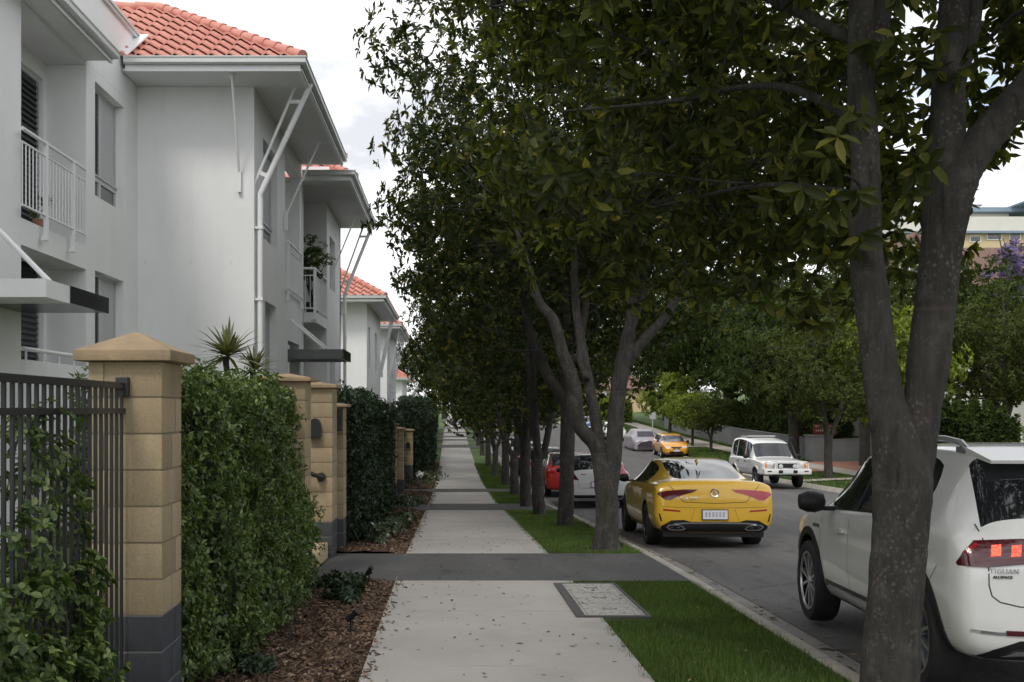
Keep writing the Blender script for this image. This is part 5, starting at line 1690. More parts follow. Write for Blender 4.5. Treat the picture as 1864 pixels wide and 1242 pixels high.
# ---- small things in the near mulch bed
def spotlight(label, x, y, tilt, group):
    z = zg(y) + 0.03
    t = empty('garden_spotlight', (x, y, z), label, 'garden light', group)
    mb = MB(); mb.tube([(x, y, z - 0.1), (x, y, z + 0.10)], 0.009, 8); mb.box(x - 0.012, x + 0.03, y - 0.012, y + 0.012, z + 0.09, z + 0.115); obj('spike', mb, M['black_plastic'], t)
    mb = MB(); mb.tube([(x - 0.03, y - 0.01, z + 0.085), (x + 0.02 + tilt, y - 0.03, z + 0.155), (x + 0.03 + tilt, y - 0.035, z + 0.165)], [0.02, 0.026, 0.03], 12); obj('lamp_head', mb, M['black_plastic'], t, smooth=40)


spotlight('small black garden spotlight upright at the corner of the mulch bed by the dark crossing', -0.86, 10.75, 0.0, None)
spotlight('small black irrigation stub lying low in the near mulch bed by the path', -0.80, 8.15, 0.03, None)  # an irrigation stub, drawn with the spotlight's shape; no lamp here

# ---------------------------------------------------------------- cars
def ring(st):
    y, zb, zs, zt, hw, wr, c = st
    h = zs - zb; dz = zt - zs
    side = [(0, zb), (0.80 * hw, zb), (0.955 * hw, zb + 0.06 * min(1, h / 0.5)), (hw, zb + 0.36 * h), (1.0 * hw, zb + 0.70 * h), (0.985 * hw, zs - 0.05 * min(1, h)), (0.955 * hw, zs)]
    cab = [(0.925 * hw, zs + 0.022), (wr, zt - 0.075), (wr * 0.93, zt - 0.028), (wr * 0.6, zt - 0.004), (0, zt)]
    hood = [(0.90 * hw, zs + 0.35 * dz), (0.78 * hw, zs + 0.70 * dz), (0.62 * hw, zs + 0.88 * dz), (0.36 * hw, zs + 0.98 * dz), (0, zt)]
    top = [(a[0] * c + b[0] * (1 - c), a[1] * c + b[1] * (1 - c)) for a, b in zip(cab, hood)]
    pts = side + top
    full = pts + [(-p[0], p[1]) for p in reversed(pts[1:-1])]
    return [(p[0], y, p[1]) for p in full]


NR = 22


def face_j(j):
    """ring face index -> half index 0..10 (0 = floor .. 10 = roof centre)"""
    return j if j < 11 else 21 - j


class Car:
    def __init__(self, label, stations, paint, wheels, glass=(), screens=(), rears=(), group=None, name='parked_car', cat='car', sub=2, sharp=35, creases=(), rear_k=8):
        """wheels: (y_front, y_rear, r, half track); glass: [(station range)] etc."""
        self.root = empty(name, (0, 0, 0), label, cat, group)
        self.st = stations; self.L = stations[-1][0]
        n = len(stations)
        V = []; F = []; MI = []
        for s in stations: V += ring(s)
        def kind(i, j):
            k = face_j(j)
            if k == 7 and any(a <= i < b for a, b in glass): return 2
            if k >= 8 and any(a <= i < b for a, b in screens): return 3
            if k >= rear_k and any(a <= i < b for a, b in rears): return 4
            return 0
        for i in range(n - 1):
            for j in range(NR):
                F.append((i * NR + j, i * NR + (j + 1) % NR, (i + 1) * NR + (j + 1) % NR, (i + 1) * NR + j)); MI.append(kind(i, j))
        # closed ends with a middle ring so that they stay smooth
        for e, rev in ((0, False), ((n - 1) * NR, True)):
            cz = np.mean([V[e + j][2] for j in range(NR)]); cy = V[e][1]
            b = len(V)
            for j in range(NR):
                p = V[e + j]; V.append((p[0] * 0.55, cy, cz + (p[2] - cz) * 0.55))
            for j in range(NR):
                f = (e + j, b + j, b + (j + 1) % NR, e + (j + 1) % NR)
                F.append(f[::-1] if rev else f); MI.append(0)
            f = tuple(b + j for j in range(NR)); F.append(f[::-1] if rev else f); MI.append(0)
        me = bpy.data.meshes.new('loft'); me.from_pydata(V, [], F)
        me.polygons.foreach_set('material_index', MI)
        bm = bmesh.new(); bm.from_mesh(me); bmesh.ops.recalc_face_normals(bm, faces=bm.faces)
        # crease round the glass
        cl = bm.edges.layers.float.get('crease_edge') or bm.edges.layers.float.new('crease_edge')
        for e in bm.edges:
            ms = {f.material_index for f in e.link_faces}
            if len(ms) > 1: e[cl] = 0.85
        bm.verts.ensure_lookup_table()
        lut = {frozenset((e.verts[0].index, e.verts[1].index)): e for e in bm.edges}
        for (kind_, a_, k0, k1, val) in creases:
            # 'ring': across station a_ between half-indices k0..k1;  'line': along half-index a_ from station k0 to k1
            if kind_ == 'ring':
                prs = [(a_ * NR + j, a_ * NR + (j + 1) % NR) for j in range(NR) if k0 <= face_j(j) <= k1]
            else:
                prs = [(i * NR + q, (i + 1) * NR + q) for i in range(k0, k1) for q in ((a_, NR - a_) if 0 < a_ < 11 else (a_,))]
            for p_ in prs:
                e = lut.get(frozenset(p_))
                if e is not None: e[cl] = max(e[cl], val)
        bm.to_mesh(me); bm.free()
        for k in range(5): me.materials.append(paint)
        o = bpy.data.objects.new('loft', me); COL.objects.link(o)
        md = o.modifiers.new('s', 'SUBSURF'); md.levels = sub; md.render_levels = sub
        yf, yr, r, tr = wheels
        cut = MB()
        for y in (yf, yr):
            for sg in (-1, 1):
                seg = 40; ra = r * 1.13
                pr = [(y + ra * math.cos(2 * math.pi * k / seg), r + 0.015 + ra * math.sin(2 * math.pi * k / seg)) for k in range(seg)]
                a, b = sorted((sg * (tr - 0.27), sg * 1.4))
                cut.prism(pr, 'x', a, b, 1)
        cm = bpy.data.meshes.new('cut'); cm.from_pydata(cut.v, [], cut.f); cm.polygons.foreach_set('material_index', [1] * len(cut.f))
        bm = bmesh.new(); bm.from_mesh(cm); bmesh.ops.recalc_face_normals(bm, faces=bm.faces); bm.to_mesh(cm); bm.free()
        for k in range(2): cm.materials.append(paint)
        co = bpy.data.objects.new('cut', cm); COL.objects.link(co)
        bo = o.modifiers.new('b', 'BOOLEAN'); bo.operation = 'DIFFERENCE'; bo.object = co; bo.solver = 'EXACT'
        try: bo.material_mode = 'INDEX'
        except Exception: pass
        dg = bpy.context.evaluated_depsgraph_get()
        ev = o.evaluated_get(dg)
        res = bpy.data.meshes.new_from_object(ev, depsgraph=dg)
        bpy.data.objects.remove(o); bpy.data.objects.remove(co)
        bm = bmesh.new(); bm.from_mesh(res)
        self.bvh = BVHTree.FromBMesh(bm)
        for f in bm.faces:
            if f.material_index == 2 and f.calc_center_median().x > 0: f.material_index = 5
        groups = {0: ('body', [paint, M['black_plastic']], (0, 1)), 2: ('side_window', [M['glass']], (2,)), 5: ('side_window', [M['glass']], (5,)), 3: ('windscreen', [M['glass']], (3,)), 4: ('rear_window', [M['glass']], (4,))}
        self.body = None
        for k, (nm, mats, ids) in groups.items():
            b2 = bm.copy()
            dele = [f for f in b2.faces if f.material_index not in ids]
            if len(dele) == len(b2.faces): b2.free(); continue
            bmesh.ops.delete(b2, geom=dele, context='FACES')
            for f in b2.faces: f.material_index = 1 if f.material_index == 1 else 0
            m2 = bpy.data.meshes.new(nm); b2.to_mesh(m2); b2.free()
            finish(m2, mats, sharp)
            oo = bpy.data.objects.new(nm, m2); link(oo, self.root)
            WLOC[oo.name] = Vector((0, 0, 0))
            if k == 0: self.body = oo
        bm.free()
        self.w = wheels

    # ---- things laid on the body surface
    AX = {'rear': (lambda a, b: Vector((a, -3, b)), Vector((0, 1, 0))), 'front': (lambda a, b: Vector((a, 9, b)), Vector((0, -1, 0))),
          'left': (lambda a, b: Vector((-4, a, b)), Vector((1, 0, 0))), 'right': (lambda a, b: Vector((4, a, b)), Vector((-1, 0, 0))), 'top': (lambda a, b: Vector((a, b, 5)), Vector((0, 0, -1)))}

    def hit(self, side, a, b):
        f, d = self.AX[side]; o = f(a, b)
        h = self.bvh.ray_cast(o, d)
        if h[0] is None:
            n = self.bvh.find_nearest(o + d * (3.0 if side in ('rear',) else 3.2))
            return n[0], d
        return h[0], d

    def patch(self, name, side, outline, mat, off=0.006, maxlen=0.05, parent=None, depth=0.02, smooth=30):
        bm = bmesh.new()
        vs = [bm.verts.new((p[0], p[1], 0)) for p in outline]
        bm.faces.new(vs)
        bmesh.ops.triangulate(bm, faces=bm.faces)
        for _ in range(5):
            es = [e for e in bm.edges if e.calc_length() > maxlen]
            if not es: break
            bmesh.ops.subdivide_edges(bm, edges=es, cuts=1)
            bmesh.ops.triangulate(bm, faces=bm.faces)
        dd = None
        for v in bm.verts:
            p, d = self.hit(side, v.co.x, v.co.y); dd = d
            v.co = p - d * off
        ext = bmesh.ops.extrude_edge_only(bm, edges=[e for e in bm.edges if e.is_boundary])
        for v in [g for g in ext['geom'] if isinstance(g, bmesh.types.BMVert)]:
            v.co += dd * (off + depth)
        bmesh.ops.recalc_face_normals(bm, faces=bm.faces)
        me = bpy.data.meshes.new(name); bm.to_mesh(me); bm.free()
        finish(me, mat, smooth)
        # make the cover face outwards
        o = bpy.data.objects.new(name, me); link(o, parent or self.root); WLOC[o.name] = Vector((0, 0, 0))
        return o

    def line(self, mb, side, pts, w=0.006, off=0.0015, step=0.04):
        q = []
        for i in range(len(pts) - 1):
            a = Vector(pts[i]); b = Vector(pts[i + 1]); n = max(1, int((b - a).length / step))
            for k in range(n): q.append(a.lerp(b, k / n))
        q.append(Vector(pts[-1]))
        row = []
        for i, p in enumerate(q):
            d = (q[min(i + 1, len(q) - 1)] - q[max(i - 1, 0)]).normalized(); nn = Vector((-d.y, d.x))
            r = []
            for s in (-1, 1):
                x = p + nn * (w / 2 * s)
                h, dr = self.hit(side, x.x, x.y); r.append(h - dr * off)
            row.append(r)
        for i in range(len(row) - 1):
            mb.quad(row[i][0], row[i][1], row[i + 1][1], row[i + 1][0])

    def lines(self, name, side, polylines, mat, w=0.006, off=0.0015):
        mb = MB()
        for p in polylines: self.line(mb, side, p, w, off)
        return obj(name, mb, mat, self.root, local=True)

    def wheels(self, rim_mat, spokes=5, face=None, double=True, width=0.215, rimr=None):
        yf, yr, r, tr = self.w; rimr = rimr or r * 0.70
        t = MB(); w = width
        prof = [(rimr, -w * 0.42), (rimr + 0.012, -w * 0.5), (r * 0.93, -w * 0.5), (r * 0.985, -w * 0.40), (r, -w * 0.25), (r, w * 0.25), (r * 0.985, w * 0.40), (r * 0.93, w * 0.5), (rimr + 0.012, w * 0.5), (rimr, w * 0.42)]
        t.lathe(prof, 40, 'x', close=True)
        m = MB()
        m.lathe([(0.0, w * 0.16), (rimr * 0.99, w * 0.10), (rimr * 0.99, -w * 0.40)], 36, 'x', mi=1)
        m.lathe([(rimr * 1.0, -w * 0.47), (rimr * 0.94, -w * 0.47), (rimr * 0.92, -w * 0.40), (rimr * 1.0, -w * 0.38)], 36, 'x', mi=0, close=True)
        m.lathe([(0.0, -w * 0.42), (rimr * 0.14, -w * 0.42), (rimr * 0.17, -w * 0.34), (rimr * 0.17, 0)], 20, 'x', mi=0)
        for i in range(spokes):
            a0 = 2 * math.pi * i / spokes
            for da in ((-0.16, 0.16) if double else (0.0,)):
                a = a0 + da; a2 = a0 + da * 1.9
                c, s = math.cos(a), math.sin(a); c2, s2 = math.cos(a2), math.sin(a2)
                r0, r1 = rimr * 0.12, rimr * 0.95; w0, w1 = rimr * 0.095, rimr * (0.085 if double else 0.16)
                p = Vector((0, c * r0, s * r0)); q = Vector((0, c2 * r1, s2 * r1)); dn = (q - p).normalized(); nn = Vector((0, -dn.z, dn.y))
                xa, xb = -w * 0.40, -w * 0.43
                vs = [p + nn * w0 / 2 + Vector((xa, 0, 0)), p - nn * w0 / 2 + Vector((xa, 0, 0)), q - nn * w1 / 2 + Vector((xb, 0, 0)), q + nn * w1 / 2 + Vector((xb, 0, 0))]
                vs += [v + Vector((w * 0.16, 0, 0)) for v in vs]
                m.add(vs, [(0, 1, 2, 3), (7, 6, 5, 4), (0, 4, 5, 1), (1, 5, 6, 2), (2, 6, 7, 3), (3, 7, 4, 0)], 0)
        first = None
        for y in (yr, yf):
            for sg in (-1, 1):
                if first is None:
                    o = obj('wheel', t, M['rubber'], self.root, local=True, smooth=40)
                    rr_ = obj('rim', m, [rim_mat, M['rim_dark']], o, local=True, smooth=30)
                    first = o
                else:
                    o = copy_tree(first, self.root)
                o.location = (sg * (tr - w * 0.5), y, r)
                o.rotation_euler = (0, 0, 0 if sg < 0 else math.pi)

    def mirror(self, y, z, paint, s=1.0, sides=(-1, 1), hw=0.9):
        for sg in sides:
            mb = MB(); n = 10
            prof = [(0.0, -0.085), (0.05, -0.08), (0.072, -0.03), (0.075, 0.02), (0.06, 0.075), (0.0, 0.095)]
            mb.lathe([(r * 1.15 * s, a * s) for r, a in prof], 16, 'x', (sg * (hw + 0.13 * s), y, z))
            mb.v = [(p[0], y + (p[1] - y) * 0.75 + 0.02 * (p[2] - z), z + (p[2] - z) * 0.85) for p in mb.v]
            mb.box(min(sg * (hw - 0.05), sg * (hw + 0.08)), max(sg * (hw - 0.05), sg * (hw + 0.08)), y - 0.015, y + 0.03, z - 0.06 * s, z - 0.03 * s)
            obj('wing_mirror', mb, paint, self.root, local=True, smooth=50)

    def place(self, x, y, zr, zf, yaw, ref=None):
        """rear-axle centre at (x,y), zr/zf road heights under the axles; yaw to the right in degrees (180 = facing us)"""
        yf, yr, r, tr = self.w
        wb = yf - yr
        pitch = math.atan2(zf - zr, wb)
        rot = Matrix.Rotation(-R(yaw), 4, 'Z') @ Matrix.Rotation(pitch, 4, 'X')
        off = rot @ Vector((0, yr, 0))
        self.root.rotation_mode = 'XYZ'
        self.root.rotation_euler = rot.to_euler('XYZ')
        self.root.location = (x - off.x, y - off.y, zr - off.z)

    def plate(self, side, x, z, w=0.372, h=0.134, name='number_plate', mat='plate', text=True):
        f, d = self.AX[side]
        best = min((self.hit(side, x + dx, z + dz)[0].y * (1 if side == 'rear' else -1)) for dx in (-w / 2, w / 2) for dz in (-h / 2, 0, h / 2))
        y0 = best if side == 'rear' else -best
        sg = -1 if side == 'rear' else 1
        mb = MB(); a, b = sorted((y0 + sg * 0.004, y0 + sg * 0.020))
        mb.box(x - w / 2 - 0.012, x + w / 2 + 0.012, a, b, z - h / 2 - 0.012, z + h / 2 + 0.012, 1)
        a, b = sorted((y0 + sg * 0.0205, y0 + sg * 0.024))
        mb.box(x - w / 2, x + w / 2, a, b, z - h / 2, z + h / 2, 0)
        return obj(name, mb, [M[mat], M['black_plastic']], self.root, local=True)

    def text(self, s, side, x, z, size, mat, name='badge', depth=0.006, space=1.1):
        cu = bpy.data.curves.new(name, 'FONT'); cu.body = s; cu.size = size; cu.align_x = 'CENTER'; cu.align_y = 'CENTER'; cu.extrude = depth / 2; cu.space_character = space
        to = bpy.data.objects.new(name, cu); COL.objects.link(to)
        dg = bpy.context.evaluated_depsgraph_get(); dg.update()
        me = bpy.data.meshes.new_from_object(to.evaluated_get(dg), depsgraph=dg)
        bpy.data.objects.remove(to)
        sg = -1 if side == 'rear' else 1
        for v in me.vertices:
            a = x + (v.co.x if side == 'rear' else -v.co.x); b = z + v.co.y
            h, d = self.hit(side, a, b)
            v.co = h - d * (0.004 + v.co.z)
        me.materials.clear(); me.materials.append(mat)
        o = bpy.data.objects.new(name, me); link(o, self.root); WLOC[o.name] = Vector((0, 0, 0))
        return o


def mirror2(pts):
    return [(-a, b) for a, b in reversed(pts)]


def arc_band(yc, zc, r0, r1, a0, a1, n=16):
    o = [(yc + r1 * math.cos(R(a0 + (a1 - a0) * k / n)), zc + r1 * math.sin(R(a0 + (a1 - a0) * k / n))) for k in range(n + 1)]
    i = [(yc + r0 * math.cos(R(a0 + (a1 - a0) * k / n)), zc + r0 * math.sin(R(a0 + (a1 - a0) * k / n))) for k in range(n + 1)]
    return o + i[::-1]


def rz(Y, X=5.0):
    return zg(Y) + float(np.interp(X, xs, zo))


xs = [XP + 0.002, 4.0, 5.5, 8.5, 11.5, 13.2, XRK - 0.14]; zo = [-0.108, -0.10, -0.08, -0.05, -0.09, -0.12, -0.13]
G_CAR = 'cars parked along the street'

# ---- yellow four-door coupe, seen from behind
c = Car('glossy yellow four-door coupe parked at the kerb, seen from behind, with twin exhausts',
        [(0.0, 0.42, 0.76, 0.80, 0.79, 0.5, 0), (0.025, 0.31, 0.90, 0.95, 0.865, 0.5, 0), (0.09, 0.27, 0.975, 1.055, 0.892, 0.5, 0), (0.17, 0.25, 0.985, 1.068, 0.90, 0.5, 0), (0.50, 0.24, 0.985, 1.075, 0.90, 0.60, 0.35),
         (1.22, 0.23, 0.985, 1.285, 0.905, 0.60, 1), (1.58, 0.22, 0.98, 1.375, 0.905, 0.605, 1), (2.0, 0.20, 0.97, 1.412, 0.902, 0.605, 1), (2.45, 0.20, 0.96, 1.40, 0.90, 0.60, 1), (2.85, 0.20, 0.95, 1.33, 0.897, 0.58, 1),
         (3.15, 0.20, 0.94, 1.18, 0.895, 0.60, 0.8), (3.55, 0.20, 0.92, 0.99, 0.89, 0.6, 0), (4.1, 0.20, 0.82, 0.88, 0.87, 0.5, 0), (4.5, 0.20, 0.68, 0.73, 0.79, 0.5, 0), (4.66, 0.26, 0.53, 0.57, 0.66, 0.5, 0)],
        M['paint_yellow'], (3.75, 1.02, 0.335, 0.90), glass=[(5, 10)], screens=[(9, 11)], rears=[(4, 6)], group=G_CAR, rear_k=9,
        creases=[('ring', 3, 7, 10, 0.75), ('ring', 0, 2, 10, 0.5), ('line', 6, 3, 12, 0.5), ('line', 3, 1, 13, 0.35)])
c.wheels(M['rim_dark'], 5)
tl_ = [(-0.25, 0.925), (-0.45, 0.925), (-0.72, 0.905), (-0.868, 0.875), (-0.855, 0.845), (-0.74, 0.765), (-0.66, 0.765), (-0.56, 0.815), (-0.43, 0.858), (-0.33, 0.88)]
c.patch('tail_light', 'rear', tl_, M['dark_red_lens']); c.patch('tail_light', 'rear', mirror2(tl_), M['red_lens'])  # right lens a brighter red: its reflection is put into the colour
c.patch('diffuser', 'rear', [(-0.83, 0.28), (-0.80, 0.37), (-0.66, 0.455), (-0.47, 0.465), (-0.36, 0.435), (0.36, 0.435), (0.47, 0.465), (0.66, 0.455), (0.80, 0.37), (0.83, 0.28)], M['black_plastic'], 0.012)
mb = MB(); mb.box(-0.76, 0.76, 0.12, 0.7, 0.20, 0.30); obj('undertray', mb, M['black_plastic'], c.root, local=True)
c.lines('chrome_strip', 'rear', [[(-0.62, 0.40), (-0.45, 0.415), (0, 0.42), (0.45, 0.415), (0.62, 0.40)]], M['chrome'], 0.022, 0.016)
for sg in (-1, 1):
    ex = [(0.44, 0.325), (0.50, 0.30), (0.68, 0.305), (0.735, 0.355), (0.70, 0.392), (0.55, 0.392), (0.49, 0.372)]
    ex = ex if sg > 0 else mirror2(ex)
    ei = [(sum(p[0] for p in ex) / len(ex) + (p[0] - sum(q[0] for q in ex) / len(ex)) * 0.80, sum(p[1] for p in ex) / len(ex) + (p[1] - sum(q[1] for q in ex) / len(ex)) * 0.66) for p in ex]
    e = c.patch('exhaust_tip', 'rear', ex, M['chrome'], 0.03, 0.08, depth=0.06)
    c.patch('exhaust_opening', 'rear', ei, M['black_plastic'], 0.033, 0.08, parent=e)
    rf = [(0.52, 0.585), (0.78, 0.605), (0.78, 0.632), (0.52, 0.608)]
    c.patch('reflector', 'rear', rf if sg > 0 else mirror2(rf), M['red_lens'], 0.004)
    sl = [(0.79, 0.44), (0.815, 0.44), (0.845, 0.56), (0.825, 0.56)]
    c.patch('bumper_slot', 'rear', sl if sg > 0 else mirror2(sl), M['black_plastic'], 0.003)
c.lines('panel_gap', 'rear', [[(-0.72, 1.03), (-0.56, 0.86), (-0.50, 0.77), (-0.46, 0.735), (0, 0.715), (0.46, 0.735), (0.50, 0.77), (0.56, 0.86), (0.72, 1.03)]], M['black_plastic'], 0.008)
c.lines('bumper_crease_shade', 'rear', [[(-0.80, 0.665), (-0.34, 0.65), (0, 0.645), (0.34, 0.65), (0.80, 0.665)], [(-0.36, 0.45), (-0.30, 0.63)], [(0.36, 0.45), (0.30, 0.63)]], M['black_plastic'], 0.004)  # thin dark strips paint the shade along the bumper folds
c.plate('rear', 0.0, 0.545)
mb = MB(); h_ = min(c.hit('rear', dx, 0.545 + dz)[0].y for dx in (-.18, .18) for dz in (-.06, 0, .06)) - 0.0245
rr = random.Random(4); x = -0.15
for i in range(6):
    w_ = rr.uniform(0.028, 0.042); mb.box(x, x + w_, h_ - 0.001, h_, 0.51, 0.585); x += 0.052
obj('plate_lettering', mb, M['faint_ink'], c.root, local=True)
c.text('CLA 200', 'rear', -0.40, 0.785, 0.066, M['chrome'])
mb = MB(); mb.lathe([(0.052, -0.007), (0.062, -0.012), (0.068, -0.004), (0.068, 0.0), (0.052, 0.0)], 28, 'y', (0, 0, 0), close=True)
for i in range(3):
    a = math.pi / 2 + i * 2 * math.pi / 3; d = Vector((math.cos(a), 0, math.sin(a))); nn = Vector((-math.sin(a), 0, math.cos(a)))
    mb.add([nn * 0.012, -nn * 0.012, d * 0.055, Vector((0, -0.011, 0))], [(0, 3, 2), (3, 1, 2), (0, 2, 1), (0, 1, 3)])
hy_ = min(c.hit('rear', dx, 0.875 + dz)[0].y for dx in (-.06, 0, .06) for dz in (-.06, 0, .06))
mb.v = [(p[0], p[1] + hy_ - 0.003, p[2] + 0.875) for p in mb.v]
obj('emblem', mb, M['chrome'], c.root, local=True, smooth=40)
for sd in ('left', 'right'):
    c.lines('door_gap', sd, [[(1.30, 0.97), (1.36, 0.6), (1.42, 0.32), (1.55, 0.28)], [(2.28, 0.96), (2.30, 0.5), (2.30, 0.28), (1.55, 0.28)], [(3.22, 0.93), (3.28, 0.55), (3.22, 0.28), (2.30, 0.28)]], M['black_plastic'], 0.007)
    c.lines('window_trim', sd, [[(1.05, 1.0), (2.0, 0.995), (3.1, 0.975)]], M['black_plastic'], 0.018, 0.004)
    c.lines('window_pillar', sd, [[(2.22, 0.99), (2.20, 1.32)]], M['black_plastic'], 0.05, 0.003)
    c.lines('shoulder_crease_shade', sd, [[(0.5, 0.86), (1.6, 0.845), (3.3, 0.80)]], M['black_plastic'], 0.003, 0.001)  # dark strip paints the shade of the body-side fold
    for y in (1.62, 2.55):
        c.patch('door_handle', sd, [(y - 0.11, 0.865), (y + 0.11, 0.87), (y + 0.11, 0.895), (y - 0.11, 0.89)], M['paint_yellow'], 0.02, 0.06)
    c.patch('sill_skirt', sd, [(1.42, 0.205), (3.30, 0.205), (3.30, 0.26), (1.42, 0.26)], M['paint_yellow'], 0.018, 0.1)
c.mirror(3.02, 1.02, M['black_plastic'], 1.0, hw=0.85)
h = c.hit('top', 0, 1.42)[0].z
mb = MB(); mb.add([(-0.025, 1.35, h - 0.03), (0.025, 1.35, h - 0.03), (0.012, 1.50, h + 0.01), (-0.012, 1.50, h + 0.01), (0, 1.34, h + 0.05)], [(0, 1, 4), (1, 2, 4), (2, 3, 4), (3, 0, 4), (0, 3, 2, 1)]); obj('roof_antenna', mb, M['paint_yellow'], c.root, local=True)
c.place(4.05, 16.4, rz(16.4, 3.9) - 0.01, rz(19.1, 3.9), 2.4)

# ---- white SUV, nearest, half out of the frame
c = Car('white SUV with lit brake lights parked closest to the camera, partly behind the nearest trunk', 
        [(0.0, 0.44, 0.82, 0.88, 0.83, 0.5, 0), (0.03, 0.34, 0.94, 1.0, 0.895, 0.5, 0), (0.12, 0.30, 1.03, 1.095, 0.918, 0.6, 0.3), (0.17, 0.29, 1.05, 1.14, 0.925, 0.72, 0.9), (0.40, 0.28, 1.08, 1.46, 0.93, 0.675, 1),
         (0.47, 0.27, 1.08, 1.525, 0.93, 0.665, 1), (0.70, 0.26, 1.075, 1.57, 0.93, 0.66, 1), (1.3, 0.24, 1.06, 1.60, 0.925, 0.66, 1), (2.1, 0.24, 1.035, 1.595, 0.92, 0.655, 1), (2.55, 0.24, 1.02, 1.54, 0.915, 0.635, 1), (2.95, 0.24, 1.005, 1.33, 0.91, 0.66, 0.8),
         (3.3, 0.24, 0.99, 1.06, 0.91, 0.6, 0), (3.8, 0.24, 0.93, 1.00, 0.895, 0.5, 0), (4.1, 0.27, 0.80, 0.87, 0.83, 0.5, 0), (4.22, 0.34, 0.62, 0.66, 0.68, 0.5, 0)],
        M['paint_white'], (3.38, 0.72, 0.36, 0.925), glass=[(6, 10)], screens=[(9, 11)], rears=[(3, 5)], group=G_CAR,
        creases=[('line', 6, 2, 12, 0.7), ('ring', 5, 8, 10, 0.7), ('ring', 3, 7, 10, 0.5), ('line', 4, 1, 13, 0.4), ('ring', 0, 2, 10, 0.5)])
c.wheels(M['rim_silver'], 5, rimr=0.262)
lt = [(-0.20, 1.02), (-0.55, 1.025), (-0.80, 1.012), (-0.868, 0.95), (-0.90, 0.885), (-0.897, 0.868), (-0.75, 0.865), (-0.72, 0.905), (-0.20, 0.92)]
t1 = c.patch('tail_light', 'rear', lt, M['dark_red_lens'], 0.012, 0.04); t2 = c.patch('tail_light', 'rear', mirror2(lt), M['dark_red_lens'], 0.012, 0.04)
for x0 in (-0.735, -0.625):
    led = [(x0, 0.925), (x0 + 0.055, 0.93), (x0 + 0.07, 0.992), (x0 + 0.018, 0.987)]
    c.patch('brake_lamp', 'rear', led, M['brake_led'], 0.0145, 0.03, parent=t1, depth=0.001); c.patch('brake_lamp', 'rear', mirror2(led), M['brake_led'], 0.0145, 0.03, parent=t2, depth=0.001)
for s in (1, -1):
    hl = [(-0.80, 1.002), (-0.872, 0.945), (-0.862, 0.937), (-0.785, 0.99)]
    c.patch('light_guide', 'rear', hl if s > 0 else mirror2(hl), M['red_lens'], 0.0145, 0.03, parent=t1 if s > 0 else t2, depth=0.001)
c.lines('tailgate_gap', 'rear', [[(-0.745, 1.10), (-0.75, 0.90), (-0.75, 0.76), (-0.735, 0.70), (-0.69, 0.665), (-0.58, 0.64), (0.58, 0.64), (0.69, 0.665), (0.735, 0.70), (0.75, 0.76), (0.75, 0.90), (0.745, 1.10)]], M['black_plastic'], 0.007)
c.lines('tail_side_gap', 'left', [[(0.30, 0.84), (0.48, 0.68)]], M['black_plastic'], 0.005)
c.text('TIGUAN', 'rear', -0.665, 0.842, 0.040, M['rim_silver']); c.text('ALLSPACE', 'rear', -0.675, 0.808, 0.022, M['rim_dark'], depth=0.008)
c.lines('chrome_strip', 'rear', [[(-0.85, 0.50), (-0.7, 0.485), (0.7, 0.485), (0.85, 0.50)]], M['chrome'], 0.018, 0.006)
rf = [(-0.66, 0.475), (-0.35, 0.468), (-0.35, 0.498), (-0.66, 0.505)]
c.patch('reflector', 'rear', rf, M['dark_red_lens'], 0.009); c.patch('reflector', 'rear', mirror2(rf), M['dark_red_lens'], 0.009)
c.patch('diffuser', 'rear', [(-0.83, 0.32), (-0.72, 0.39), (-0.58, 0.445), (0.58, 0.445), (0.72, 0.39), (0.83, 0.32)], M['black_plastic'], 0.007)
for s in (1, -1):
    ex = [(-0.68, 0.345), (-0.60, 0.382), (-0.36, 0.385), (-0.36, 0.362), (-0.58, 0.355)]
    c.patch('exhaust_trim', 'rear', ex if s > 0 else mirror2(ex), M['chrome'], 0.018, 0.06)
for sd in ('left', 'right'):
    for y in (0.72, 3.38):
        c.patch('arch_trim', sd, arc_band(y, 0.375, 0.409, 0.472, -8, 188, 24), M['black_plastic'], 0.010, 0.05, depth=0.03)
    c.patch('sill_trim', sd, [(1.20, 0.245), (2.90, 0.245), (2.90, 0.30), (1.20, 0.30)], M['black_plastic'], 0.010, 0.12)
    c.lines('sill_chrome', sd, [[(1.22, 0.395), (2.90, 0.395)]], M['chrome'], 0.014, 0.008)
    c.patch('sill_groove', sd, [(1.22, 0.405), (2.88, 0.405), (2.88, 0.44), (1.22, 0.44)], M['rim_dark'], 0.003, 0.12)
    c.lines('door_gap', sd, [[(1.22, 1.02), (1.20, 0.6), (1.24, 0.42), (1.24, 0.30)], [(2.14, 1.02), (2.16, 0.6), (2.13, 0.30)], [(2.96, 0.99), (3.00, 0.7), (2.92, 0.45)]], M['black_plastic'], 0.006)
    c.lines('shoulder_crease_shade', sd, [[(0.33, 0.925), (1.3, 0.915), (2.9, 0.885)]], M['frame'], 0.008, 0.003)  # grey strip paints the shade line under the shoulder fold
    c.lines('window_trim', sd, [[(0.72, 1.10), (1.3, 1.085), (2.2, 1.06), (2.92, 1.035)]], M['chrome'], 0.012, 0.005)
    for q in ([(1.25, 1.09), (1.17, 1.51)], [(2.12, 1.07), (2.08, 1.51)]): c.lines('window_pillar', sd, [q], M['black_plastic'], 0.06, 0.004)
    for y in (1.42, 2.35):
        c.patch('door_handle', sd, [(y - 0.11, 0.875), (y + 0.11, 0.87), (y + 0.11, 0.90), (y - 0.11, 0.905)], M['paint_white'], 0.03, 0.06)
    c.patch('fender_badge', sd, [(2.98, 0.865), (3.22, 0.86), (3.22, 0.89), (2.98, 0.895)], M['chrome'], 0.006, 0.08)
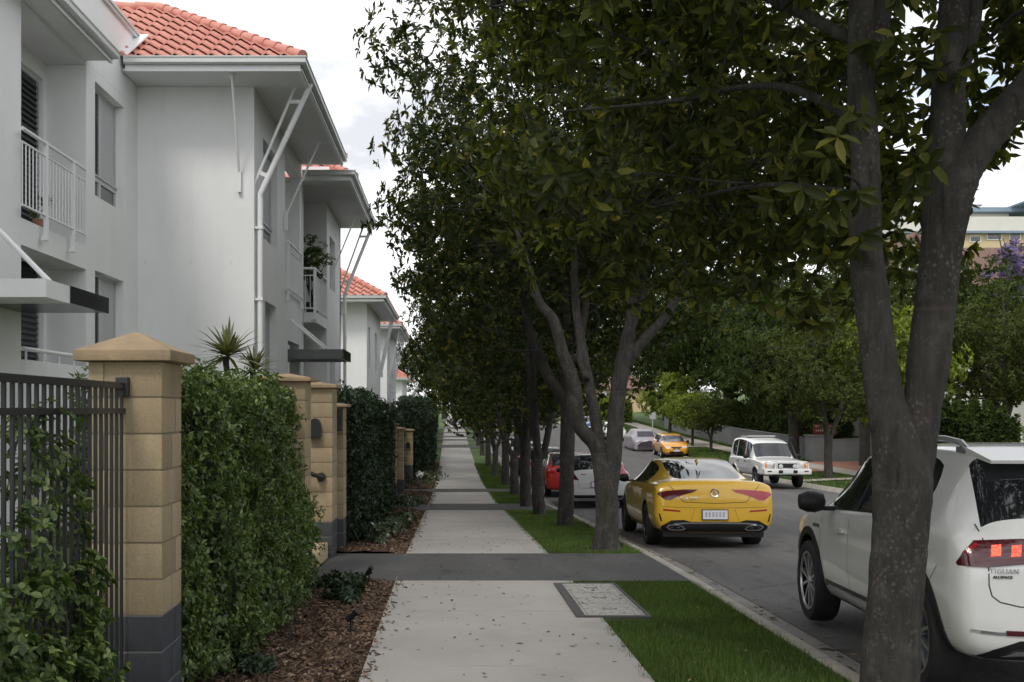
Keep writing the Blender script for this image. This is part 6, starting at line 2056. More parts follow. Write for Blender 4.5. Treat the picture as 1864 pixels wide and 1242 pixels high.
for sg in (-1, 1):
    mb = MB(); x = sg * 0.60
    mb.tube([(x, 0.62, 1.53), (x, 0.74, 1.585), (x, 1.0, 1.615), (x, 1.7, 1.63), (x, 2.2, 1.61), (x, 2.38, 1.575), (x, 2.46, 1.53)], [0.018, 0.022, 0.02, 0.02, 0.02, 0.022, 0.018], 10)
    for y in (0.72, 2.40): mb.box(x - 0.018, x + 0.018, y - 0.06, y + 0.06, 1.48, 1.56)
    obj('roof_rail', mb, M['rim_silver'], c.root, local=True, smooth=40)
mb = MB(); mb.add([(-0.60, 0.30, 1.475), (0.60, 0.30, 1.475), (0.62, 0.62, 1.555), (-0.62, 0.62, 1.555), (-0.60, 0.31, 1.455), (0.60, 0.31, 1.455), (0.62, 0.62, 1.51), (-0.62, 0.62, 1.51)], [(0, 1, 2, 3), (7, 6, 5, 4), (0, 4, 5, 1), (1, 5, 6, 2), (2, 6, 7, 3), (3, 7, 4, 0)])
obj('spoiler', mb, M['paint_white'], c.root, local=True, smooth=30)
c.mirror(2.72, 1.10, M['black_plastic'], 1.25, hw=0.88)
c.place(3.90, 6.45, -0.15, -0.255, 5.2)


# ---- a hatchback pattern for the smaller cars
def hatch(label, paint, H=1.46, Ln=4.05, W=1.70, group=G_CAR, rear=True, sedan=False, name='parked_car', suv=False):
    k = H / 1.46; w = W / 2
    if sedan:
        st = [(0.0, 0.36, 0.62, 0.66, 0.72, 0.5, 0), (0.04, 0.25, 0.80, 0.86, 0.93 * w, 0.5, 0), (0.15, 0.22, 0.90, 0.97, 0.98 * w, 0.5, 0), (0.75, 0.2, 0.92, 0.99, w, 0.6, 0.2), (1.35, 0.2, 0.93, 1.36 * k, w, 0.60, 1), (1.9, 0.2, 0.93, 1.45 * k, w, 0.60, 1),
              (2.6, 0.2, 0.92, 1.44 * k, w, 0.60, 1), (2.9, 0.2, 0.91, 1.38 * k, w, 0.58, 1), (3.25, 0.2, 0.90, 1.16, w, 0.60, 0.8), (3.6, 0.2, 0.88, 0.94, 0.98 * w, 0.5, 0), (4.1, 0.2, 0.79, 0.85, 0.95 * w, 0.5, 0), (4.45, 0.22, 0.66, 0.72, 0.86 * w, 0.5, 0), (4.56, 0.3, 0.52, 0.56, 0.7 * w, 0.5, 0)]
        wh = (3.68, 1.0, 0.315, w)
        gl, scn, rr_ = [(4, 8)], [(7, 9)], [(3, 5)]
    else:
        wr = 0.74 * w
        st = [(0.0, 0.40, 0.72, 0.76, 0.82 * w, 0.5, 0), (0.03, 0.27, 0.86, 0.92, 0.95 * w, 0.5, 0), (0.10, 0.24, 0.97, 1.03, 0.985 * w, 0.62, 0.4), (0.14, 0.23, 0.98, 1.06, w, wr * 1.03, 0.9), (0.36, 0.22, 0.99, 1.38 * k, w, wr, 1), (0.45, 0.22, 0.99, 1.435 * k, w, wr, 1), (0.9, 0.21, 0.98, 1.46 * k, w, wr, 1),
              (1.6, 0.2, 0.96, 1.465 * k, w, wr, 1), (2.2, 0.2, 0.94, 1.44 * k, w, wr, 1), (2.5, 0.2, 0.93, 1.37 * k, w, wr * 0.97, 1), (2.9, 0.2, 0.92, 1.13 * k, w, wr, 0.8), (3.25, 0.2, 0.90, 0.97, 0.98 * w, 0.5, 0), (3.7, 0.22, 0.80, 0.87, 0.93 * w, 0.5, 0), (3.95, 0.24, 0.66, 0.72, 0.82 * w, 0.5, 0), (Ln, 0.32, 0.54, 0.58, 0.66 * w, 0.5, 0)]
        wh = (3.28, 0.72, 0.305, w)
        gl, scn, rr_ = [(5, 10)], [(9, 11)], [(3, 5)]
    c = Car(label, st, paint, wh, gl, scn, rr_, group, name, sub=2)
    c.wheels(M['rim_silver'], 5, double=False)
    c.mirror(2.75 if not sedan else 3.05, 0.98, M['black_plastic'], 0.95, hw=w * 0.97)
    for sd in ('left', 'right'):
        ym = 1.9 if not sedan else 2.2
        c.lines('door_gap', sd, [[(ym - 0.85, 0.9), (ym - 0.75, 0.55), (ym - 0.7, 0.28)], [(ym, 0.92), (ym, 0.28)], [(ym + 0.95, 0.88), (ym + 0.98, 0.28)]], M['black_plastic'], 0.008)
        c.lines('window_pillar', sd, [[(ym, 0.96), (ym - 0.05, 1.36 * k)]], M['black_plastic'], 0.06, 0.004)
        for y in (ym - 0.55, ym + 0.25): c.patch('door_handle', sd, [(y - 0.1, 0.80), (y + 0.1, 0.80), (y + 0.1, 0.83), (y - 0.1, 0.83)], paint, 0.025, 0.08)
    return c, w


def front_face(c, w, lamp_z=0.68, amber=False, grille=True, plate=True):
    for s in (1, -1):
        hl = [(0.42 * w, lamp_z - 0.055), (0.80 * w, lamp_z - 0.03), (0.86 * w, lamp_z + 0.05), (0.70 * w, lamp_z + 0.075), (0.45 * w, lamp_z + 0.04)]
        c.patch('headlight', 'front', hl if s > 0 else mirror2(hl), M['clear_lens'], 0.008, 0.06)
        if amber:
            al = [(0.81 * w, lamp_z - 0.03), (0.90 * w, lamp_z - 0.01), (0.91 * w, lamp_z + 0.05), (0.865 * w, lamp_z + 0.05)]
            c.patch('indicator', 'front', al if s > 0 else mirror2(al), M['amber'], 0.008, 0.06)
    if grille:
        c.patch('grille', 'front', [(-0.36 * w, lamp_z - 0.05), (0.36 * w, lamp_z - 0.05), (0.38 * w, lamp_z + 0.03), (-0.38 * w, lamp_z + 0.03)], M['black_plastic'], 0.006, 0.08)
    c.patch('lower_grille', 'front', [(-0.55 * w, 0.28), (0.55 * w, 0.28), (0.48 * w, 0.42), (-0.48 * w, 0.42)], M['black_plastic'], 0.006, 0.08)
    if plate: c.plate('front', 0, 0.47)
    c.lines('bonnet_gap', 'top', [[(-0.80 * w, c.L - 0.95), (-0.62 * w, c.L - 0.25), (0.62 * w, c.L - 0.25), (0.80 * w, c.L - 0.95)]], M['black_plastic'], 0.008)


# silver-white hatchback in front of the yellow coupe
c, w = hatch('silver-white hatchback with tall red tail lights, parked in front of the yellow coupe', M['paint_silverwhite'], 1.50, 4.05, 1.74)
tr_ = [(0.60 * w, 0.78), (0.96 * w, 0.80), (0.985 * w, 0.92), (0.86 * w, 1.12), (0.78 * w, 1.22), (0.76 * w, 1.20), (0.80 * w, 1.0)]
c.patch('tail_light', 'rear', tr_, M['red_lens'], 0.012, 0.05); c.patch('tail_light', 'rear', mirror2(tr_), M['dark_red_lens'], 0.012, 0.05)
c.patch('bumper_skirt', 'rear', [(-0.78 * w, 0.28), (0.78 * w, 0.28), (0.80 * w, 0.37), (-0.80 * w, 0.37)], M['black_plastic'], 0.006, 0.1)
c.lines('tailgate_gap', 'rear', [[(-0.76 * w, 1.0), (-0.62 * w, 0.72), (-0.6 * w, 0.56), (0.6 * w, 0.56), (0.62 * w, 0.72), (0.76 * w, 1.0)]], M['black_plastic'], 0.008)
c.plate('rear', 0, 0.66); c.patch('maker_badge', 'rear', [(-0.55 * w, 0.925), (-0.38 * w, 0.925), (-0.38 * w, 0.945), (-0.55 * w, 0.945)], M['rim_dark'], 0.004)
c.place(4.08, 28.4, rz(28.4, 4), rz(31.0, 4), 4.0)
# red hatchback beyond it
c, w = hatch('dark red hatchback half hidden by trunks, parked in front of the silver-white hatchback', M['paint_red'], 1.47, 4.05, 1.70)
c.patch('tail_light', 'rear', tr_, M['red_lens'], 0.012, 0.06); c.patch('tail_light', 'rear', mirror2(tr_), M['red_lens'], 0.012, 0.06)
c.plate('rear', 0, 0.66)
c.place(3.98, 33.9, rz(33.9, 4), rz(36.5, 4), 1.0)
for (lab, pt, y, x, H) in [('grey hatchback behind the close-set trunks, parked ahead of the red one', M['paint_grey'], 41.0, 3.85, 1.52), ('black hatchback in the shade, parked ahead of the grey one', M['paint_black'], 47.5, 3.9, 1.55), ('small white hatchback far along the kerb on the near side, beyond the black one', M['paint_white'], 55.0, 3.9, 1.5)]:
    c, w = hatch(lab, pt, H, 4.05, 1.75)
    c.patch('tail_light', 'rear', tr_, M['red_lens'], 0.012, 0.06); c.patch('tail_light', 'rear', mirror2(tr_), M['red_lens'], 0.012, 0.06)
    c.plate('rear', 0, 0.66)
    c.place(x, y, rz(y, 4), rz(y + 2.6, 4), 0.5)
# yellow hatchback facing us
c, w = hatch('small golden yellow hatchback facing the camera, right beside the covered car', M['paint_gold'], 1.42, 4.05, 1.64)
front_face(c, w, 0.66, True)
for s in (-1, 1):
    gr = [(s * 0.04, 0.55), (s * 0.20, 0.55), (s * 0.20, 0.60), (s * 0.04, 0.60)]
    c.patch('grille_slot', 'front', gr if s > 0 else gr[::-1], M['black_plastic'], 0.006, 0.08)
c.place(13.75, 64.6, rz(64.6, 13), rz(62.0, 13), 182.0)
# white and blue cars facing us further off
c, w = hatch('white sedan facing the camera far up the road, seen between the trunk forks', M['paint_white'], 1.45, 4.5, 1.78, sedan=True)
front_face(c, w, 0.66); c.place(13.2, 84.0, rz(84, 13), rz(81, 13), 180.5)
c, w = hatch('blue sedan facing the camera, farthest car up the road', M['paint_blue'], 1.45, 4.5, 1.76, sedan=True)
front_face(c, w, 0.66); c.place(13.1, 98.5, rz(98.5, 13), rz(95.5, 13), 180.5)

# covered car: one draped cover over a hatchback shape, wheels just showing
root = empty('covered_car', (12.95, 71.0, rz(71, 13)), 'parked car under a crumpled silver-grey cover across the road', 'covered car', G_CAR)
st = [(0.0, 0.12, 0.55, 0.60, 0.80, 0.5, 0), (0.08, 0.08, 0.75, 0.82, 0.90, 0.5, 0), (0.7, 0.07, 0.90, 0.98, 0.95, 0.62, 0.3), (1.15, 0.07, 1.0, 1.34, 0.95, 0.66, 1), (1.6, 0.07, 1.0, 1.46, 0.95, 0.68, 1), (2.5, 0.07, 1.0, 1.47, 0.95, 0.68, 1), (3.2, 0.07, 1.0, 1.40, 0.95, 0.66, 1), (3.9, 0.08, 0.9, 1.05, 0.93, 0.6, 0.5), (4.15, 0.1, 0.7, 0.8, 0.86, 0.5, 0)]
V = []; F = []
for s in st: V += ring(s)
n = len(st)
for i in range(n - 1):
    for j in range(NR): F.append((i * NR + j, i * NR + (j + 1) % NR, (i + 1) * NR + (j + 1) % NR, (i + 1) * NR + j))
F.append(tuple(range(NR))); F.append(tuple((n - 1) * NR + j for j in reversed(range(NR))))
bm = bmesh.new(); vs = [bm.verts.new(p) for p in V]
for f in F: bm.faces.new([vs[i] for i in f])
bmesh.ops.recalc_face_normals(bm, faces=bm.faces)
bmesh.ops.subdivide_edges(bm, edges=bm.edges[:], cuts=2, use_grid_fill=True, smooth=0.6)
bm.normal_update(); rr = random.Random(6)
for v in bm.verts:
    p = v.co; a = 0.018 * math.sin(p.y * 9 + p.z * 13) + 0.014 * math.sin(p.y * 17 - p.z * 7 + p.x * 11) + rr.uniform(-0.012, 0.012)
    if p.z < 0.35: a += 0.035 * math.sin(p.y * 21 + p.x * 15)
    v.co += v.normal * a
me = bpy.data.meshes.new('cover'); bm.to_mesh(me); bvh = BVHTree.FromBMesh(bm); bm.free(); finish(me, M['car_cover'], True)
o = bpy.data.objects.new('cover', me); link(o, root)
class _P: pass
cv = _P(); cv.bvh = bvh; cv.root = root; cv.AX = Car.AX; cv.hit = lambda s, a, b: Car.hit(cv, s, a, b)
M['dark_cover'] = pm('dark_cover_panel', (0.05, 0.045, 0.055), 0.55, 0.3, 6, 0.5, 14)
Car.patch(cv, 'dark_front_panel', 'rear', [(-0.62, 0.14), (0.72, 0.14), (0.78, 0.42), (0.60, 0.66), (0.1, 0.72), (-0.45, 0.60), (-0.72, 0.40)], M['dark_cover'], 0.06, 0.12)
Car.patch(cv, 'window_panel', 'rear', [(-0.58, 0.98), (0.58, 0.98), (0.52, 1.32), (-0.52, 1.32)], M['dark_cover'], 0.05, 0.12)
mb = MB()
for y in (0.75, 3.3):
    for x in (-0.8, 0.8): mb.lathe([(0.0, x - 0.09), (0.29, x - 0.09), (0.30, x), (0.29, x + 0.09), (0.0, x + 0.09)], 24, 'x', (0, y, 0.30))
obj('wheels', mb, M['rubber'], root, local=True, smooth=40)
root.rotation_euler = (0, 0, R(0)); root.location = (13.25, 68.2, rz(69, 13))

# ---- white off-roader with bull bar and snorkel, facing us
c = Car('white boxy off-road wagon with bull bar and snorkel facing the camera across the road',
        [(0.0, 0.62, 1.02, 1.60, 0.80, 0.66, 1), (0.05, 0.52, 1.10, 1.80, 0.875, 0.70, 1), (0.3, 0.46, 1.12, 1.93, 0.885, 0.71, 1), (1.3, 0.44, 1.12, 1.94, 0.89, 0.71, 1), (1.9, 0.44, 1.11, 1.88, 0.89, 0.71, 1), (2.45, 0.44, 1.10, 1.80, 0.89, 0.70, 1), (2.6, 0.44, 1.10, 1.72, 0.89, 0.70, 1), (2.98, 0.44, 1.09, 1.18, 0.89, 0.78, 0.5), (3.1, 0.44, 1.08, 1.15, 0.885, 0.8, 0), (3.9, 0.46, 1.02, 1.09, 0.875, 0.8, 0), (4.18, 0.50, 0.98, 1.03, 0.865, 0.8, 0), (4.22, 0.56, 0.86, 0.90, 0.82, 0.8, 0)],
        M['paint_white'], (3.38, 0.84, 0.37, 0.88), glass=[(2, 6)], screens=[(6, 7)], rears=[], group=G_CAR)
c.wheels(M['rim_silver'], 5, double=False, rimr=0.22)
for s in (1, -1):
    hl = [(0.46, 0.80), (0.70, 0.80), (0.70, 0.97), (0.46, 0.97)]; il = [(0.705, 0.80), (0.80, 0.80), (0.80, 0.97), (0.705, 0.97)]
    c.patch('headlight', 'front', hl if s > 0 else mirror2(hl), M['clear_lens'], 0.012, 0.08)
    c.patch('indicator', 'front', il if s > 0 else mirror2(il), M['amber'], 0.012, 0.08)
c.patch('grille', 'front', [(-0.45, 0.80), (0.45, 0.80), (0.45, 0.97), (-0.45, 0.97)], M['black_plastic'], 0.012, 0.08)
mb = MB()                                                               # bull bar: deep channel bumper, hoops
mb.box(-0.90, 0.90, 4.30, 4.50, 0.56, 0.77, bevel=0.03)
mb.add([(-0.98, 3.95, 0.58), (-0.86, 4.48, 0.58), (-0.86, 4.48, 0.76), (-0.98, 3.95, 0.76), (-0.90, 3.95, 0.58), (-0.80, 4.40, 0.58), (-0.80, 4.40, 0.76), (-0.90, 3.95, 0.76)], [(0, 1, 2, 3), (7, 6, 5, 4), (0, 4, 5, 1), (1, 5, 6, 2), (2, 6, 7, 3), (3, 7, 4, 0)])
mb.add([(0.98, 3.95, 0.58), (0.86, 4.48, 0.58), (0.86, 4.48, 0.76), (0.98, 3.95, 0.76), (0.90, 3.95, 0.58), (0.80, 4.40, 0.58), (0.80, 4.40, 0.76), (0.90, 3.95, 0.76)], [(3, 2, 1, 0), (4, 5, 6, 7), (1, 5, 4, 0), (2, 6, 5, 1), (3, 7, 6, 2), (0, 4, 7, 3)])
for s in (-1, 1):
    mb.tube([(s * 0.40, 4.44, 0.75), (s * 0.40, 4.42, 1.0), (s * 0.43, 4.40, 1.05), (s * 0.78, 4.32, 1.02), (s * 0.84, 4.28, 0.96), (s * 0.85, 4.30, 0.76)], 0.026, 8)
    mb.box(s * 0.46 - 0.02, s * 0.46 + 0.02, 4.36, 4.46, 0.75, 1.0)
mb.tube([(-0.42, 4.42, 1.03), (0.42, 4.42, 1.03)], 0.026, 8)
bb = obj('bull_bar', mb, M['paint_white'], c.root, local=True, smooth=40)
mb = MB()
for x in (-0.27, 0.27): mb.lathe([(0.0, 4.52), (0.075, 4.515), (0.085, 4.49), (0.07, 4.43), (0.0, 4.42)], 20, 'y', (x, 0, 0.86))
obj('driving_lamp', mb, M['clear_lens'], bb, local=True, smooth=40)
mb = MB()
for x0, x1, z0, z1 in ((-0.36, -0.20, 0.60, 0.72), (0.20, 0.36, 0.60, 0.72), (-0.78, -0.62, 0.66, 0.70), (0.62, 0.78, 0.66, 0.70)): mb.box(x0, x1, 4.44, 4.508, z0, z1)
mb.box(-0.5, 0.5, 4.2, 4.46, 0.50, 0.555)
obj('bar_slot', mb, M['black_plastic'], bb, local=True)
mb = MB(); mb.box(-0.19, 0.19, 4.505, 4.515, 0.60, 0.73); obj('number_plate', mb, M['plate'], c.root, local=True)
mb = MB(); mb.tube([(-0.90, 3.3, 1.02), (-0.93, 3.0, 1.08), (-0.90, 2.85, 1.25), (-0.80, 2.60, 1.72), (-0.79, 2.58, 1.86)], 0.042, 10); mb.box(-0.86, -0.72, 2.50, 2.68, 1.82, 1.95, bevel=0.02)
obj('snorkel', mb, M['black_plastic'], c.root, local=True, smooth=40)
mb = MB(); mb.tube([(-0.45, 4.40, 1.03), (-0.45, 4.40, 1.75)], 0.006, 6); obj('aerial', mb, M['black_plastic'], c.root, local=True)
mb = MB(); mb.box(-0.55, 0.55, 0.6, 1.6, 1.93, 1.965, bevel=0.012); mb.tube([(-0.55, 1.62, 1.97), (0.55, 1.62, 1.97)], 0.015, 8); obj('roof_rack', mb, M['frame'], c.root, local=True, smooth=30)
for sd in ('left', 'right'):
    c.lines('door_gap', sd, [[(1.15, 1.05), (1.2, 0.5)], [(2.05, 1.08), (2.05, 0.5)], [(2.88, 1.05), (2.9, 0.5)]], M['black_plastic'], 0.012)
    for q in ([(0.95, 1.13), (1.0, 1.82)], [(2.05, 1.13), (2.0, 1.80)]): c.lines('window_pillar', sd, [q], M['paint_white'], 0.08, 0.006)
    c.patch('side_trim', sd, [(1.2, 0.70), (2.9, 0.70), (2.9, 0.76), (1.2, 0.76)], M['frame'], 0.008, 0.15)
    for y in (1.35, 2.2): c.patch('door_handle', sd, [(y - 0.08, 0.97), (y + 0.08, 0.97), (y + 0.08, 1.01), (y - 0.08, 1.01)], M['black_plastic'], 0.012, 0.08)
    for y in (0.84, 3.38): c.patch('arch_trim', sd, arc_band(y, 0.385, 0.418, 0.48, 0, 180, 16), M['paint_white'], 0.03, 0.08, depth=0.05)
c.mirror(2.78, 1.20, M['black_plastic'], 1.2, hw=0.88)
c.place(12.55, 41.8, rz(41.8, 12), rz(39.3, 12), 178.0)

# ---------------------------------------------------------------- across the road
def wall_run(label, x0, x1, y0, y1, hgt, name='low_wall', cap=True, t=0.25, mat='grey_wall'):
    n = 10; w = MB(); cpm = MB()
    for i in range(n):
        ya, yb = y0 + (y1 - y0) * i / n, y0 + (y1 - y0) * (i + 1) / n
        xa, xb = x0 + (x1 - x0) * i / n, x0 + (x1 - x0) * (i + 1) / n
        za, zb_ = gz(xa, ya), gz(xb, yb)
        alongx = abs(x1 - x0) > abs(y1 - y0)
        dx, dy = (0, t) if alongx else (t, 0)
        q = [(xa, ya, za - 0.3), (xb, yb, zb_ - 0.3), (xb + dx, yb + dy, zb_ - 0.3), (xa + dx, ya + dy, za - 0.3)]
        u = [(p[0], p[1], (za if k in (0, 3) else zb_) + hgt) for k, p in enumerate(q)]
        w.add(q + u, [(0, 3, 2, 1), (4, 5, 6, 7), (0, 1, 5, 4), (2, 3, 7, 6)] + ([(3, 0, 4, 7)] if i == 0 else []) + ([(1, 2, 6, 5)] if i == n - 1 else []))
        e = 0.03
        q2 = [(p[0] + (e if k in (2, 3) and not alongx else (-e if not alongx else 0)), p[1] + ((e if k in (2, 3) else -e) if alongx else 0), u[k][2] + 0.001) for k, p in enumerate(q)]
        cpm.add(q2 + [(p[0], p[1], p[2] + 0.05) for p in q2], [(0, 3, 2, 1), (4, 5, 6, 7), (0, 1, 5, 4), (2, 3, 7, 6), (3, 0, 4, 7), (1, 2, 6, 5)])
    r = empty(name, ((x0 + x1) / 2, (y0 + y1) / 2, gz((x0 + x1) / 2, (y0 + y1) / 2)), label, 'wall')
    obj('face', w, M[mat], r); obj('coping', cpm, M['grey_wall'], r)
    return r


wall_run('long grey rendered wall along the far footpath, under the dark trees', 20.2, 20.2, 57.0, 96.0, 1.15)
wall_run('dark grey return wall beside the brick driveway, facing the camera', 20.5, 27.0, 55.6, 55.6, 1.15)
wall_run('low grey wall on the near side of the brick driveway, behind the forked verge tree', 20.2, 20.2, 33.0, 46.8, 1.2)
p = empty('wall_pier', (20.15, 55.9, gz(20.15, 55.9)), 'pale grey square pier at the corner of the walls, carrying the red sign', 'pier')
b = gz(20.15, 55.9); mb = MB(); mb.box(19.85, 20.45, 55.55, 56.95, b - 0.3, b + 1.35, bevel=0.02); obj('shaft', mb, M['grey_wall'], p, smooth=30)
mb = MB(); mb.box(19.78, 20.52, 55.5, 57.02, b + 1.351, b + 1.43, bevel=0.015); obj('coping', mb, M['grey_wall'], p, smooth=30)
s = empty('house_sign', (20.6, 55.75, b + 1.43), 'dark red sign with faded pale lettering standing on the grey pier', 'sign')
mb = MB(); mb.box(19.9, 21.2, 55.7, 55.8, b + 1.44, b + 2.05, bevel=0.01); obj('board', mb, M['sign_red'], s, smooth=30)
mb = MB(); rr = random.Random(2)
for row_, zz in enumerate((b + 1.85, b + 1.62)):
    x = 20.0
    while x < 21.1:
        ww = rr.uniform(0.05, 0.11); mb.box(x, x + ww, 55.69, 55.698, zz, zz + 0.10); x += ww + 0.04
obj('lettering', mb, M['sign_mark'], s)
# white picket fence
pf = empty('picket_fence', (25.5, 46.2, gz(25.5, 46.2)), 'white wooden picket fence at the right edge under the olive trees', 'fence')
mb = MB(); rl = MB()
x = 24.2
while x < 28.6:
    z = gz(x, 46.2) + 0.1; hh = 1.25 + 0.12 * math.sin((x - 24.2) * 1.2)
    mb.prism([(x, z), (x + 0.09, z), (x + 0.09, z + hh), (x + 0.045, z + hh + 0.09), (x, z + hh)], 'y', 46.18, 46.205); x += 0.155
for dz in (0.35, 0.95): rl.add([(24.1, 46.21, gz(24.1, 46.2) + 0.1 + dz), (28.7, 46.21, gz(28.7, 46.2) + 0.1 + dz), (28.7, 46.25, gz(28.7, 46.2) + 0.1 + dz), (24.1, 46.25, gz(24.1, 46.2) + 0.1 + dz), (24.1, 46.21, gz(24.1, 46.2) + 0.2 + dz), (28.7, 46.21, gz(28.7, 46.2) + 0.2 + dz), (28.7, 46.25, gz(28.7, 46.2) + 0.2 + dz), (24.1, 46.25, gz(24.1, 46.2) + 0.2 + dz)], [(0, 3, 2, 1), (4, 5, 6, 7), (0, 1, 5, 4), (1, 2, 6, 5), (2, 3, 7, 6), (3, 0, 4, 7)])
obj('pickets', mb, M['timber_white'], pf); obj('rail', rl, M['timber_white'], pf)
# grey sign post / meter box by the far path
q = empty('sign_post', (17.1, 86.0, gz(17.1, 86)), 'pale narrow sign on a post beside the far footpath', 'sign')
b = gz(17.1, 86); mb = MB(); mb.tube([(17.1, 86, b - 0.1), (17.1, 86, b + 2.4)], 0.04, 8); obj('post', mb, M['frame'], q, smooth=40)
mb = MB(); mb.box(16.85, 17.35, 85.93, 85.955, b + 1.3, b + 2.4); obj('panel', mb, M['frame'], q)

# yellow house at the end of the road
b = gz(20, 132)
hh = empty('yellow_house', (20.5, 134, b), 'yellow rendered house with a brown garage door far beyond the parked cars', 'house')
mb = MB(); mb.box(15.5, 26.0, 130.0, 138, b - 0.5, b + 3.0); obj('wall', mb, M['yellow_render'], hh)
mb = MB(); mb.box(19.0, 19.9, 129.6, 130.0, b - 0.4, b + 2.7); mb.box(21.2, 21.9, 129.5, 130.0, b - 0.4, b + 3.3); obj('pier', mb, M['pale_render'], hh)
mb = MB(); mb.box(19.95, 21.15, 129.9, 129.99, b - 0.3, b + 2.4); obj('garage_door', mb, M['garage'], hh)
mb = MB(); mb.box(16.2, 17.2, 129.92, 129.99, b + 0.9, b + 2.2); obj('window', mb, M['pane'], hh)
mb = MB(); mb.add([(14.9, 129.2, b + 3.0), (26.6, 129.2, b + 3.0), (26.6, 138.6, b + 3.0), (14.9, 138.6, b + 3.0), (18, 134, b + 5.0), (23.5, 134, b + 5.0)], [(0, 1, 5, 4), (1, 2, 5), (2, 3, 4, 5), (3, 0, 4), (3, 2, 1, 0)]); obj('roof', mb, M['brown_roof'], hh)

# brown-roofed gabled house and the yellow apartment block up the hill
yh = 70.0
def HW(u, v, Y): return W(u, v, Y)
b = gz(36, yh)
gh = empty('gabled_house', (37, 73, b), 'white gabled house with a brown roof and arched window, seen between the trunk forks', 'house')
gx0, gx1 = HW(1615, 500, yh)[0], HW(1712, 500, yh)[0]; gm = (gx0 + gx1) / 2
ze = HW(0, 520, yh)[2]; za = HW(0, 432, yh)[2]
mb = MB(); mb.prism([(gx0, b - 1), (gx1, b - 1), (gx1, ze), (gm, za), (gx0, ze)], 'y', yh, yh + 9); mb.box(gx1 - 0.2, gx1 + 14, yh + 3.5, yh + 9, b - 1, HW(0, 512, yh)[2]); obj('wall', mb, M['pale_render'], gh)
mb = MB()
mb.add([(gx0 - .5, yh - .4, ze - 0.35), (gm, yh - .4, za + 0.12), (gm, yh + 9.3, za + 0.12), (gx0 - .5, yh + 9.3, ze - 0.35), (gx0 - .5, yh - .4, ze - 0.15), (gm, yh - .4, za + 0.34), (gm, yh + 9.3, za + 0.34), (gx0 - .5, yh + 9.3, ze - 0.15)], [(0, 3, 2, 1), (4, 5, 6, 7), (0, 1, 5, 4), (1, 2, 6, 5), (2, 3, 7, 6), (3, 0, 4, 7)])
mb.add([(gx1 + .5, yh - .4, ze - 0.35), (gm + .004, yh - .4, za + 0.12), (gm + .004, yh + 9.3, za + 0.12), (gx1 + .5, yh + 9.3, ze - 0.35), (gx1 + .5, yh - .4, ze - 0.15), (gm + .004, yh - .4, za + 0.34), (gm + .004, yh + 9.3, za + 0.34), (gx1 + .5, yh + 9.3, ze - 0.15)], [(0, 1, 2, 3), (7, 6, 5, 4), (4, 5, 1, 0), (5, 6, 2, 1), (6, 7, 3, 2), (7, 4, 0, 3)])
zr0 = HW(0, 512, yh)[2]; zr1 = HW(0, 425, yh)[2]
mb.add([(gm, yh + 2.8, zr0 - 0.1), (gx1 + 15, yh + 2.8, zr0 - 0.1), (gx1 + 15, yh + 9.6, zr0 - 0.1), (gm, yh + 9.6, zr0 - 0.1), (gm, yh + 6.2, zr1), (gx1 + 12, yh + 6.2, zr1)], [(0, 1, 5, 4), (1, 2, 5), (2, 3, 4, 5), (3, 0, 4), (3, 2, 1, 0)])
obj('roof', mb, M['brown_roof'], gh)
mb = MB(); cx, cz = HW(1655, 0, yh)[0], HW(0, 505, yh)[2]
mb.lathe([(0.0, yh - 0.02), (0.75, yh - 0.02), (0.75, yh - 0.005)], 28, 'y', (cx, 0, cz)); fw = obj('window', mb, M['pane'], gh)
mb = MB(); mb.lathe([(0.75, yh - 0.06), (0.95, yh - 0.06), (0.95, yh - 0.004), (0.75, yh - 0.004)], 28, 'y', (cx, 0, cz), close=True); mb.box(cx - 0.04, cx + 0.04, yh - 0.05, yh - 0.022, cz - 0.74, cz + 0.74); mb.box(cx - 0.74, cx + 0.74, yh - 0.05, yh - 0.022, cz - 0.04, cz + 0.04); obj('frame', mb, M['white_trim'], fw)

ya = 112.0
A = lambda u, v: HW(u, v, ya)
ab = empty('apartment_block', (A(1840, 420)[0], ya + 8, gz(58, 118)), 'yellow and white apartment block with blue-grey roof edge up on the hill', 'building')
x0, x1 = A(1640, 0)[0], A(1905, 0)[0]; bz0 = gz(55, ya) - 3
mb = MB(); mb.box(x0, x1, ya, ya + 14, bz0, A(0, 424)[2]); obj('wall', mb, M['yellow_render'], ab)
mb = MB(); mb.box(x0 - 0.2, x1 + 0.2, ya - 0.5, ya + 13, A(0, 423)[2], A(0, 396)[2]); obj('balcony_parapet', mb, M['pale_render'], ab)
mb = MB(); mb.box(x0 - 0.3, x1 + 0.3, ya - 0.6, ya + 12, A(0, 426)[2], A(0, 421)[2] - 0.05); obj('blue_band', mb, M['blue_roof'], ab)
mb = MB(); mb.box(x0 + 3, x1 - 2.5, ya + 3, ya + 12, A(0, 395.5)[2], A(0, 380)[2]); obj('upper_wall', mb, M['pale_render'], ab)
mb = MB(); mb.box(x0 + 1.5, x1 + 2.0, ya + 1.6, ya + 13, A(0, 380)[2], A(0, 372)[2]); mb.box(x1 - 3, x1 + 4, ya - 1.5, ya + 12, A(0, 372)[2] + 0.005, A(0, 369)[2]); obj('roof', mb, M['blue_roof'], ab)
mb = MB(); c_ = A(1812, 0)[0]; mb.tube([(c_, ya + 4, A(0, 375)[2]), (c_, ya + 4, A(0, 362)[2])], 0.35, 10); mb.tube([(c_, ya + 4, A(0, 362)[2]), (c_, ya + 4, A(0, 360)[2])], 0.6, 10); obj('vent_pipe', mb, M['frame'], ab, smooth=40)
